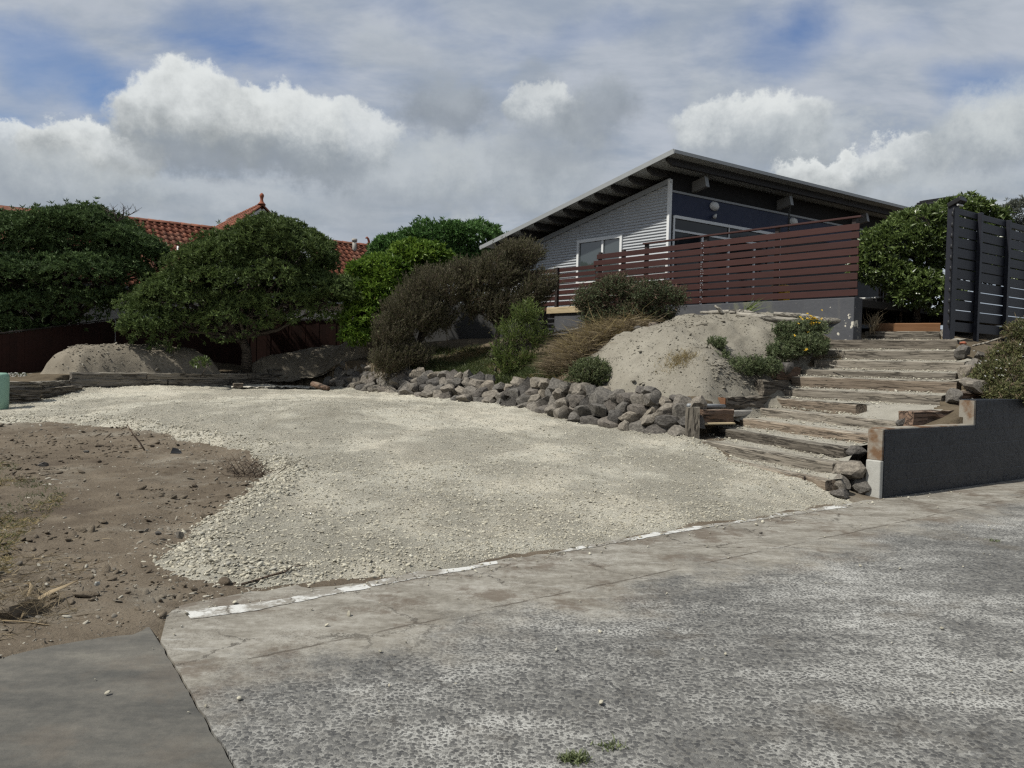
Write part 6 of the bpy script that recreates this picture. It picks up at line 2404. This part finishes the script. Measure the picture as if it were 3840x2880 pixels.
plant('brown_scrub', 'taller brown scrub bush with a tuft against the corrugated wall', 'bush', [E(1850, 1030, 20.9, 95, 85, .8), E(1950, 950, 20.8, 90, 55, .7), E(1900, 1020, 20.7, 90, 70, .7), E(1810, 1120, 20.8, 70, 80, .6), E(1985, 1095, 20.4, 80, 70, .6), E(1920, 1140, 20.5, 90, 66, .6), E(2035, 1060, 20.3, 42, 44, .4)],
      'brown_scrub', base=at(1840, 1330, 20.6), r0=.07, seed=17, lean=(.6, 0, 1.0), crown='foliage', extra_layer=[('green_sprays', 'olive_scrub', .75, 3, .07, .011, (.15, .6))], **SC)
plant('young_tree', 'slender young tree with narrow yellow green leaves on the grass terrace', 'tree', [E(1975, 1175, 18.6, 55, 55, .45), E(1935, 1240, 18.5, 62, 46, .45), E(2010, 1255, 18.5, 50, 52, .4), E(1890, 1310, 18.4, 42, 42, .35), E(1965, 1335, 18.4, 55, 34, .35), E(1905, 1360, 18.3, 35, 24, .3)],
      'wattle', 24, 3, .11, .018, (.2, .8), at(1876, 1414, 18.8), .03, .22, .3, 18, lean=(0, 0, 1.0), extra=4, spray=(6, .36), rough=.35, shoots=.4, fill=.6)
plant('wiry_bush', 'dark wiry bush with rusty tips in front of the slat fence', 'bush', [E(2220, 1130, 18.9, 60, 76, .5), E(2320, 1080, 18.8, 84, 60, .6), E(2430, 1095, 18.6, 85, 62, .6), E(2515, 1115, 18.5, 50, 42, .4), E(2250, 1195, 18.7, 68, 36, .45), E(2380, 1175, 18.6, 105, 46, .5), E(2465, 1175, 18.5, 60, 42, .4)],
      'copro', 105, 4, .034, .018, (.4, 1.3), at(2370, 1238, 18.9), .05, .3, .5, 19, crown='foliage', extra=3, spray=(6, .26), rough=.3, shoots=.3, dirnoise=.4, extra_layer=[('rusty_twigs', 'copro_twig', .16, 2, .12, .006, (.1, .9))])
HB = dict(crown='foliage', spray=(4, .13), rough=.28, shoots=.3, dirnoise=.35)
plant('hebe_bush', 'round clipped looking green bush just above the stone wall', 'bush', [E(2215, 1390, 15.8, 72, 60, .42), E(2185, 1412, 15.7, 48, 40, .3), E(2255, 1417, 15.7, 42, 36, .3)], 'hebe', 190, 4, .042, .015, (.4, 1.1), at(2218, 1462, 15.8), .03, .15, .3, 20, **HB)
plant('daisy_bush', 'loose upright grey green bush on the mound left of the steps', 'bush', [E(2688, 1290, 15.4, 26, 34, .2), E(2690, 1345, 15.3, 46, 40, .28), E(2670, 1380, 15.2, 44, 24, .26)], 'daisy', 170, 4, .055, .014, (.3, .95), at(2690, 1402, 15.3), .025, .14, .35, 21, lean=(0, 0, .9), **HB)
plant('daisy_bush', 'low spreading silvery tipped bush between the two taller bushes', 'bush', [E(2800, 1368, 15.1, 70, 30, .3), E(2870, 1372, 15.1, 55, 28, .3), E(2760, 1387, 15.0, 66, 20, .26)], 'daisy', 170, 4, .055, .014, (.3, .95), at(2810, 1402, 15.2), .025, .14, .35, 22, lean=(0, 0, .9), **HB)
fb = plant('daisy_bush', 'full green bush with yellow flowers at the top of the steps', 'bush', [E(2990, 1290, 15.9, 82, 54, .45), E(3040, 1232, 16.0, 40, 34, .3), E(2955, 1238, 16.0, 36, 36, .3), E(3060, 1295, 15.8, 44, 42, .32), E(2925, 1320, 15.7, 46, 30, .3)], 'daisy', 170, 4, .058, .015, (.3, .95), at(2990, 1345, 15.9), .03, .18, .35, 23, lean=(0, 0, .8), **HB)
r_ = np.random.default_rng(3)
T = np.array([at(3045 + r_.normal(0, 18), 1200 + r_.normal(0, 14), 15.72) for _ in range(26)] + [at(2990 + r_.normal(0, 50), 1290 + r_.normal(0, 40), 15.4) for _ in range(4)])
link('flowers', leaf_mesh('flowers', T, np.tile([0, -.6, .8], (len(T), 1)), 9, .03, .018, (.9, 1.5), r_), Matrix.Identity(4), fb, MAT['petal_yellow'])
plant('leafy_shrub', 'tall leathery leaved shrub between the deck and the black fence', 'bush', [E(3370, 905, 17.9, 105, 80, .7), E(3450, 840, 18.0, 90, 58, .7), E(3310, 930, 17.8, 62, 62, .5), E(3500, 900, 17.8, 62, 80, .55), E(3420, 990, 17.9, 90, 62, .6), E(3345, 1030, 17.6, 60, 50, .45), E(3450, 1080, 17.3, 84, 60, .5), E(3500, 1110, 17.2, 40, 60, .35), E(3400, 1110, 17.4, 50, 50, .4), E(3280, 1000, 17.7, 40, 45, .35)],
      'karo', 75, 6, .13, .056, (.3, 1.05), at(3440, 1205, 17.7), .07, .34, .25, 24, crown='foliage', extra=2)
plant('leafy_shrub', 'leafy shrub tips showing over the top of the black fence', 'bush', [E(3640, 790, 18.6, 70, 30, .4), E(3560, 800, 18.5, 60, 34, .4), E(3700, 830, 18.8, 50, 30, .35), E(3620, 900, 18.7, 120, 70, .4), E(3720, 1000, 18.8, 120, 90, .4)], 'karo', 70, 6, .13, .055, (.3, 1.0), at(3650, 1180, 18.8), .06, .3, .25, 25, crown='foliage')
plant('grey_tree', 'wispy grey green tree top at the right edge', 'tree', [E(3835, 800, 22, 58, 46, .8), E(3880, 860, 22, 90, 70, .8)], 'greygreen', 130, 6, .10, .016, (.2, 1.0), (14.8, 22.3, 2.7), .08, .35, .4, 26)
fl2 = plant('scrambling_bush', 'straggly flowering shrub on the bank at the right edge', 'bush', [E(3745, 1390, 13.2, 78, 66, .45), E(3800, 1330, 13.6, 75, 62, .45), E(3810, 1430, 12.9, 70, 66, .4), E(3700, 1440, 13.0, 42, 34, .3), E(3850, 1250, 13.8, 60, 60, .4), E(3770, 1480, 12.6, 60, 34, .3), E(3840, 1480, 12.4, 50, 50, .3)], 'ice', 130, 3, .05, .017, (.3, 1.1), at(3790, 1480, 13.4), .03, .2, .45, 27, crown='foliage', extra=4, spray=(5, .2), rough=.3, shoots=.3, dirnoise=.5, extra_layer=[('dry_stems', 'straw', .10, 3, .12, .006, (.2, 1.2))])
T = np.array([at(3765 + r_.normal(0, 55), 1395 + r_.normal(0, 60), 12.75) for _ in range(30)])
link('flowers', leaf_mesh('flowers', T, np.tile([0, -.7, .7], (len(T), 1)), 7, .017, .01, (.9, 1.5), r_), Matrix.Identity(4), fl2, MAT['petal_white'])
plant('seedling', 'small leafy seedling behind the long sleeper wall', 'plant', [E(752, 1358, 20.6, 32, 16, .2)], 'karo', 160, 6, .10, .03, (.3, 1.1), at(752, 1378, 20.6), .012, None, .3, 28, crown='foliage')
pw = plant('flowering_plant', 'low white flowering plant beside the mint pillar', 'plant', [E(65, 1414, 19.3, 34, 14, .2)], 'hebe', 300, 5, .04, .014, (.3, 1.1), at(65, 1428, 19.3), .01, None, .3, 29, crown='foliage')
T = np.array([at(65 + r_.uniform(-32, 32), 1410 + r_.uniform(-12, 12), 19.1) for _ in range(60)])
link('flowers', leaf_mesh('flowers', T, np.tile([0, -.7, .7], (len(T), 1)), 6, .022, .014, (.9, 1.5), r_), Matrix.Identity(4), pw, MAT['petal_white'])


# bare twigs standing out of the left tree's crown
b = MB()
r2 = np.random.default_rng(77)
B0 = at(440, 830, 22.8)
for i in range(9):
    tip = at(390 + i * 19 + r2.normal(0, 5), 778 + r2.normal(0, 8) + abs(i - 4) * 3, 22.8)
    m1 = B0.lerp(tip, .5) + Vector(r2.normal(0, .06, 3))
    b.tube([B0, m1, tip], [.018, .012, .004], 4)
    for j in range(4):
        q = m1.lerp(tip, r2.uniform(0, .9))
        b.tube([q, q + Vector((r2.normal(0, .14), r2.normal(0, .1), r2.uniform(.05, .22)))], [.007, .003], 3)
tag(b.build('bare_branch', MAT['bark']), 'bare twiggy branch sticking out of the left tree top', 'branch')


# ------------------------------------------------------------------ grass and litter: uncountable
def blades(name, P, h, w, mat, label, seed, lean=.5, flat=0.0, dirv=None):
    r = np.random.default_rng(seed)
    n = len(P)
    d = r.normal(0, lean, (n, 3)); d[:, 2] = 1.0 - flat
    if dirv is not None: d += np.array(dirv)
    d = unit(d)
    s = unit(np.cross(d, r.normal(0, 1, (n, 3))))
    H = (h * r.uniform(.5, 1.25, n))[:, None]
    W = (w * r.uniform(.7, 1.3, n))[:, None] / 2
    bendv = np.c_[r.normal(0, .5, n), r.normal(0, .5, n), -r.uniform(.1, .6, n) * (1 - flat)]
    mid = P + d * H * .55
    tip = P + d * H + bendv * H * .35
    V = np.stack([P - s * W, P + s * W, mid + s * W * .7, mid - s * W * .7, tip], 1).reshape(-1, 3)
    i0 = np.arange(n) * 5
    Fc = np.stack([np.stack([i0, i0 + 1, i0 + 2], 1), np.stack([i0, i0 + 2, i0 + 3], 1), np.stack([i0 + 3, i0 + 2, i0 + 4], 1)], 1).reshape(-1, 3)
    me = mesh_np(name, V, Fc, False, np.repeat(r.uniform(0, 1, n), 5))
    return tag(link(name, me, Matrix.Identity(4), None, MAT[mat]), label, kind='stuff')


def in_poly(poly, n, zf, seed, patch=None):
    r = np.random.default_rng(seed)
    P = np.array([(p[0], p[1]) for p in poly])
    X, Y = r.uniform(P[:, 0].min(), P[:, 0].max(), n), r.uniform(P[:, 1].min(), P[:, 1].max(), n)
    sd = sdpoly(X, Y, poly)
    ok = sd > 0
    if patch: ok &= (fbm(X, Y, patch[0], 3, seed) + r.normal(0, .12, n) > patch[1])
    X, Y = X[ok], Y[ok]
    return np.c_[X, Y, zf(X, Y) - .005]


terr = PL([(1530, 1392, 20.6), (1700, 1420, 19.2), (1860, 1455, 18.2), (2050, 1462, 16.9), (2130, 1440, 16.9), (2090, 1380, 18.2), (1950, 1330, 20.5), (1800, 1300, 22.5), (1620, 1310, 23)])
blades('grass', in_poly(terr, 60000, z_up, 5, (.7, -.12)), .2, .012, 'grass', 'green grass on the terrace under the scrub', 5)
blades('dry_grass', in_poly(terr, 45000, z_up, 6, (.9, -.05)), .18, .010, 'dry_grass', 'dry yellow grass and litter on the terrace', 6, .9, .6)
lft = [onsurf(z_low, *q) for q in [(-300, 2250), (40, 2150), (60, 2050), (150, 1960), (230, 1900), (250, 1850), (130, 1800), (60, 1740), (-300, 1720)]]
blades('grass', in_poly(lft, 22000, z_low, 7, (1.6, .02)), .06, .005, 'grass', 'short patchy green grass at the left edge', 7, .8, .2)
blades('dry_grass', in_poly(lft, 50000, z_low, 8, (1.2, -.02)), .08, .006, 'dry_grass', 'dry straw coloured grass at the left edge', 8, 1.0, .7)
lft2 = [onsurf(z_low, *q) for q in [(-200, 2460), (250, 2330), (500, 2210), (430, 2120), (200, 2080), (-200, 2080)]]
blades('straw_litter', in_poly(lft2, 2600, z_low, 9, (1.5, .02)), .13, .006, 'straw', 'scattered straw and dead grass on the bare earth', 9, 1.0, .85)
lft3 = [onsurf(z_low, *q) for q in [(0, 2080), (700, 2160), (900, 1950), (1000, 1790), (600, 1640), (0, 1620)]]
blades('straw_litter', in_poly(lft3, 1500, z_low, 10, (.9, .12)), .10, .005, 'straw', 'sparse dry stalks on the scraped earth', 10, 1.0, .85)
# heap of cut dry grass sliding down from the wiry bush
heap = PL([(2330, 1225, 18.3), (2480, 1225, 18.0), (2370, 1280, 17.4), (2270, 1310, 17.2), (2160, 1390, 16.8), (2060, 1420, 17.0), (2040, 1390, 17.6), (2130, 1310, 18.4), (2200, 1260, 18.6)])
P = in_poly(heap, 9000, z_up, 11, (1.3, -.15))
P[:, 2] += np.abs(np.random.default_rng(4).normal(0, .09, len(P)))
blades('cut_grass_heap', P, .48, .011, 'straw', 'heap of cut dry brown grass below the wiry bush', 11, .8, .6, (-.4, -.4, -.25))
P = in_poly(heap, 2600, z_up, 17, (1.1, .05))
P[:, 2] += np.abs(np.random.default_rng(4).normal(.04, .1, len(P)))
blades('cut_grass_heap', P, .6, .013, 'dry_grass', 'pale straw strands on the heap of cut grass', 18, .9, .5, (-.3, -.3, -.1))
P = in_poly(PL([(2040, 1400, 17.2), (2130, 1440, 16.6), (2000, 1440, 17.2), (1930, 1420, 18)]), 2500, z_up, 12)
blades('dry_grass', P, .2, .009, 'dry_grass', 'pale dry stalks above the stone wall', 12, .9, .6)
tuft = [onsurf(z_up, *q) for q in [(2480, 1450), (2600, 1452), (2620, 1420), (2500, 1415)]]
tuft0 = PL([(2480, 1462, 14.7), (2610, 1458, 14.5), (2610, 1425, 14.9), (2490, 1420, 15.1)])
_g = np.random.default_rng(31)
_c = at(2545, 1450, 14.9)
_x, _y = _c.x + _g.normal(0, .16, 520), _c.y + _g.normal(0, .12, 520)
blades('dry_grass', np.c_[_x, _y, z_pale(_x, _y)], .14, .007, 'dry_grass', 'tuft of yellowing grass behind the stone wall', 13, .7)
P = in_poly(PL([(3085, 1350, 15.75), (3180, 1352, 15.6), (3150, 1325, 16.0), (3060, 1320, 16.1)]), 900, z_up, 14)
blades('dry_grass', P + np.array([0, 0, .06]), .12, .006, 'straw', 'dead grass tuft at the left end of the ninth step', 14, .9, .4)
P = in_poly([at(3255, 1225, 16.75), at(3310, 1232, 16.6), at(3300, 1215, 17), at(3262, 1212, 17)], 260, lambda X, Y: z_up(X, Y), 15)
blades('dry_grass', np.repeat(np.array([list(at(3275, 1236, 16.72))]), 60, 0) + np.random.default_rng(2).normal(0, .05, (60, 3)), .42, .014, 'straw', 'spiky dead grass tuft at the corner of the deck wall', 15, .35)
# green strip at the foot of the mint pillar and weeds in the driveway crack
P = in_poly(PL([(-40, 1535, 15.9), (18, 1532, 16.0), (18, 1490, 16.5), (-40, 1490, 16.5)]), 1500, z_low, 16)
blades('grass', P, .2, .01, 'grass', 'grass round the foot of the mint pillar', 16)
for nm, px, py, n_, lab in (('weed', 2155, 2850, 260, 'green weed rosette in a crack at the bottom of the driveway'), ('weed', 2290, 2805, 60, 'tiny weed in the driveway crack above the rosette'), ('weed', 3730, 2030, 50, 'tiny dark weed in the driveway at the right')):
    c_ = onz(px, py, 0)
    r3 = np.random.default_rng(px)
    P = np.c_[c_.x + r3.normal(0, .03, n_), c_.y + r3.normal(0, .02, n_), np.full(n_, .002)]
    o = blades(nm, P, .035, .006, 'hebe', lab, px, .8)
    o['kind'] = 'thing'; o['category'] = 'weed'


# ------------------------------------------------------------------ small things
# mint green service pillar at the left edge
P0 = at(-6, 1500, 16.0)
pl_ = thing('service_pillar', (P0.x, P0.y, .35), 'mint green plastic service pillar at the left edge', 'service pillar')
zt = at(0, 1398, 16.0).z
b = MB()
prof = [(.175, .3), (.185, .6), (.19, zt - .09), (.182, zt - .045), (.165, zt - .015), (.13, zt)]
b.tube([(P0.x, P0.y, z) for _, z in prof], [r_ for r_, _ in prof], 22)
b.build('pillar_body', MAT['mint'], pl_)

# cloth with a block on it, log at the stone wall's far end
cl0, cl1 = at(868, 1444, 21.2), at(1195, 1446, 21.9)
d = Vector((cl1.x - cl0.x, cl1.y - cl0.y, 0)); L = d.length; d.normalize()
nrm_ = Vector((-d.y, d.x, 0))
V = []
nx, ny = 60, 14
for i in range(nx + 1):
    for j in range(ny + 1):
        w_ = .62 + .08 * math.sin(i * .35)
        P = cl0 + d * (L * i / nx) + nrm_ * (w_ * (j / ny - .3))
        z = float(z_gravel(np.array([P.x]), np.array([P.y]))[0])
        V.append((P.x, P.y, z + .03 + .05 * max(0, float(fbm(P.x, P.y, 3.4, 4, 55))) + .03 * abs(math.sin(i * .55 + 1.5 * math.sin(j * .6)))))
b = MB(); b.add(V, [(i * (ny + 1) + j, (i + 1) * (ny + 1) + j, (i + 1) * (ny + 1) + j + 1, i * (ny + 1) + j + 1) for i in range(nx) for j in range(ny)], True)
o = b.build('drop_cloth', MAT['cloth'])
o.modifiers.new('thick', 'SOLIDIFY').thickness = .006
tag(o, 'crumpled dusty white cloth lying along the sleeper wall', 'cloth')
zg = lambda p: float(z_gravel(np.array([p.x]), np.array([p.y]))[0])
a, c_ = at(876, 1436, 21.0), at(912, 1436, 21.1)
me = sleeper_mesh((c_.xy - a.xy).length, .16, .1, 551, MAT['sleeper_warm'], .003)
tag(link('wood_block', me, frame((a.x, a.y, zg(a) + .14), (c_.x - a.x, c_.y - a.y, 0)), None), 'short grey brown wood block on the end of the cloth', 'block')
a, c_ = at(1172, 1432, 21.0), at(1232, 1440, 20.6)
b = MB()
za = zg(a)
b.tube([(a.x, a.y, za + .16), (a.x * .7 + c_.x * .3, a.y * .7 + c_.y * .3, za + .13), (c_.x, c_.y, za + .06)], [.075, .085, .06], 9)
tag(b.build('log', MAT['sleeper_brown']), 'rust brown log at the far end of the stone wall', 'log')

# stick planted in the bare earth
q = onsurf(z_low, 543, 1690)
t_ = at(476, 1592, q.y - .05)
b = MB(); b.tube([q - (t_ - q) * .1, q.lerp(t_, .3) + Vector((.006, 0, .004)), q.lerp(t_, .65) + Vector((-.006, 0, 0)), t_], [.011, .012, .010, .007], 7)
tag(b.build('stick', MAT['twig']), 'dark stick leaning out of the bare earth', 'stick')
q = onsurf(z_low, 660, 1700)
b = MB(); b.add([q + Vector((-.07, -.02, .0)), q + Vector((.08, .0, .0)), q + Vector((.06, .04, .02)), q + Vector((-.06, .03, .075)), q + Vector((.0, .05, .055))], [(0, 1, 2), (0, 2, 4, 3), (3, 4, 2), (0, 3, 2)])
o = b.build('plastic_scrap', MAT['black_plastic']); o.modifiers.new('thick', 'SOLIDIFY').thickness = .008
tag(o, 'folded black plastic scrap on the bare earth', 'scrap')

# dead bare twigs at the gravel edge
r4 = np.random.default_rng(88)
tw = thing('dead_plant', onsurf(z_low, 930, 1790), 'dead leafless twiggy plant lying at the edge of the gravel', 'plant')
b = MB()
for i in range(46):
    c_ = onsurf(z_low, 930 + r4.normal(0, 45), 1785 + r4.normal(0, 8))
    tip = c_ + Vector((r4.normal(0, .2), r4.normal(0, .1), r4.uniform(.05, .26)))
    m1 = c_.lerp(tip, .5) + Vector(r4.normal(0, .03, 3))
    b.tube([c_, m1, tip], [.004, .003, .0015], 4)
    for j in range(2):
        q = m1.lerp(tip, r4.uniform(0, .8)); b.tube([q, q + Vector((r4.normal(0, .06), r4.normal(0, .04), r4.uniform(.01, .08)))], [.0022, .001], 3)
b.build('twigs', MAT['twig'], tw)
# twig on the pebbles by the concrete
b = MB()
pts = [onsurf(lambda X, Y: z_gravel(X, Y), *q) + Vector((0, 0, .03)) for q in [(905, 2208), (960, 2192), (1010, 2175), (1065, 2162), (1095, 2140), (1150, 2134)]]
b.tube(pts, [.009, .009, .008, .007, .005, .003], 6)
b.tube([pts[2], pts[2] + Vector((.1, .05, .03))], [.005, .002], 4)
tag(b.build('twig', MAT['twig']), 'crooked twig on the pebbles beside the concrete edge', 'twig')

# dry flax leaves and a root clod in the lower left
def strap(name, pts, w, mat, label, cat, twist=.6):
    V, Fq = [], []
    n = len(pts)
    for i, p in enumerate(pts):
        t = (pts[min(i + 1, n - 1)] - pts[max(i - 1, 0)]).normalized()
        s = t.cross(Vector((math.sin(i * twist), .25, 1))).normalized()
        ww = w * (1 - .85 * (i / (n - 1)) ** 2) / 2
        V += [p + s * ww, p + Vector((0, 0, -.004)), p - s * ww]
    for i in range(n - 1):
        a = i * 3
        Fq += [(a, a + 1, a + 4, a + 3), (a + 1, a + 2, a + 5, a + 4)]
    b = MB(); b.add(V, Fq, True)
    o = b.build(name, MAT[mat]); o.modifiers.new('thick', 'SOLIDIFY').thickness = .002
    return tag(o, label, cat)


def path3(L, h):
    out = []
    for (px, py), hh in zip(L, h):
        p = onsurf(z_low, px, py, 2.5)
        out.append(p + Vector((0, 0, max(0, -p.z) * .9 + hh)))
    return out


strap('flax_leaf', path3([(100, 2300), (140, 2285), (190, 2262), (240, 2235), (292, 2204)], [.04, .06, .07, .06, .05]), .042, 'flax', 'broad dry tan flax leaf lying across the root clod', 'leaf', .2)
strap('flax_leaf', path3([(108, 2215), (120, 2250), (112, 2285), (95, 2315), (75, 2333)], [.05, .10, .10, .05, .01]), .035, 'flax', 'twisted pale flax leaf curling down beside the root clod', 'leaf', .9)
strap('flax_leaf', path3([(0, 2334), (60, 2338), (120, 2342), (165, 2348), (200, 2352)], [.012, .014, .012, .010, .008]), .022, 'flax', 'flat dry leaf lying near the side slab', 'leaf', .1)
strap('flax_leaf', path3([(95, 2205), (120, 2222), (150, 2240), (190, 2250)], [.03, .05, .04, .02]), .025, 'flax', 'short curled tan leaf above the root clod', 'leaf', .5)
q = onsurf(z_low, 50, 2300, 2.5)
cl = thing('root_clod', q, 'dark clod of earth and roots at the left edge', 'clod')
o = link('clod', rock_mesh(760, MAT['dirt'], 6), Matrix.Translation(q + Vector((0, 0, .02))) @ Matrix.Diagonal((.17, .13, .08, 1)), cl)
r5 = np.random.default_rng(91)
P = np.array([list(q)] * 700) + np.c_[r5.normal(0, .1, 700), r5.normal(0, .07, 700), r5.uniform(0, .09, 700)]
o = blades('roots', P, .11, .003, 'straw', None, 92, 1.0, .4)
del o['kind']
place(o, Matrix.Identity(4), cl)

# driftwood below the deck wall
def drift(name, L, rad, label, seed, cat='driftwood', mat='drift'):
    b = MB(); b.tube(L, rad, 8)
    return tag(b.build(name, MAT[mat]), label, cat)


def dp(*q):
    out = []
    for px, py, Y in q:
        p = at(px, py, Y)
        p.z = max(p.z + .02, float(z_pale(np.array([p.x]), np.array([p.y]))[0]) + .055)
        out.append(p)
    return out


drift('driftwood', dp((2625, 1200, 17.4), (2700, 1197, 17.2), (2790, 1207, 17.0), (2850, 1214, 16.85)), [.03, .05, .06, .05], 'long bleached driftwood branch resting below the deck wall', 1)
t = drift('driftwood', [at(2724, 1200, 17.1), at(2712, 1185, 17.05), at(2698, 1160, 17.0), at(2680, 1146, 16.95)], [.06, .05, .04, .02], 'pale forked driftwood limb standing up from the branch', 2)
b = MB(); b.tube([at(2716, 1190, 17.05), at(2722, 1176, 17.0)], [.03, .012], 6); b.build('fork', MAT['drift'], t)
drift('driftwood', dp((2760, 1215, 16.9), (2880, 1219, 16.75), (3000, 1222, 16.7), (3060, 1228, 16.6)), [.05, .07, .06, .05], 'thick grey driftwood log running behind the bushes', 3)
drift('driftwood', dp((2900, 1206, 17.0), (3000, 1202, 16.9), (3080, 1205, 16.75), (3154, 1207, 16.55)), [.04, .06, .07, .06], 'weathered driftwood plank with a rounded end near the wall corner', 4)
drift('driftwood', dp((2690, 1210, 17.2), (2760, 1206, 17.2), (2845, 1203, 17.1)), [.03, .035, .02], 'thin dark driftwood stick behind the long branch', 5, mat='sleeper')
drift('driftwood', [p + Vector((0, 0, .03)) for p in (onsurf(z_up, 2055, 1258, 18), at(2105, 1246, 20.3), at(2170, 1238, 20.0), at(2215, 1228, 19.6))], [.02, .035, .035, .02], 'pale curved driftwood branch beside the deck pier', 6)
b = MB(); b.tube([at(2076, 1215, 20.4), at(2082, 1235, 20.4), at(2092, 1246, 20.4)], [.015, .02, .02], 6)
tag(b.build('driftwood', MAT['drift']), 'short upright pale stick beside the deck pier', 'driftwood')
# sawn stump
q = at(2450, 1220, 17.5)
b = MB(); b.tube([q - Vector((0, 0, .2)), q - Vector((0, 0, .03)), q + Vector((0, 0, .06))], [.13, .115, .10], 14)
st = b.build('stump', MAT['bark']); tag(st, 'small sawn stump below the wiry bush', 'stump')
b = MB(); b.tube([q + Vector((0, 0, .058)), q + Vector((0, 0, .064))], [.096, .096], 14); b.build('cut_face', MAT['pale_timber'], st)
# flax tuft on the logs
r6 = np.random.default_rng(95)
c_ = at(2775, 1196, 17.1)
P = np.array([list(c_)] * 34) + r6.normal(0, .04, (34, 3))
o = blades('flax_tuft', P, .55, .022, 'wattle', 'grey green flax tuft lying on the driftwood', 96, .25, .5, (.75, -.1, .25))
o['kind'] = 'thing'; o['category'] = 'plant'
# long stick on the right bank
b = MB(); b.tube([at(3648, 1297, 14.9), at(3700, 1285, 14.6), at(3750, 1268, 14.3), at(3805, 1232, 14.0)], [.018, .018, .015, .01], 6)
tag(b.build('stick', MAT['drift']), 'long pale stick lying in front of the black fence', 'stick')
# twigs on the ninth step
b = MB(); a = at(3120, 1372, 15.0)
b.tube([at(3110, 1368, 15.1), at(3150, 1376, 14.9), at(3190, 1382, 14.7)], [.008, .008, .005], 5)
tag(b.build('twig', MAT['drift']), 'thin twig lying on the ninth step', 'twig')
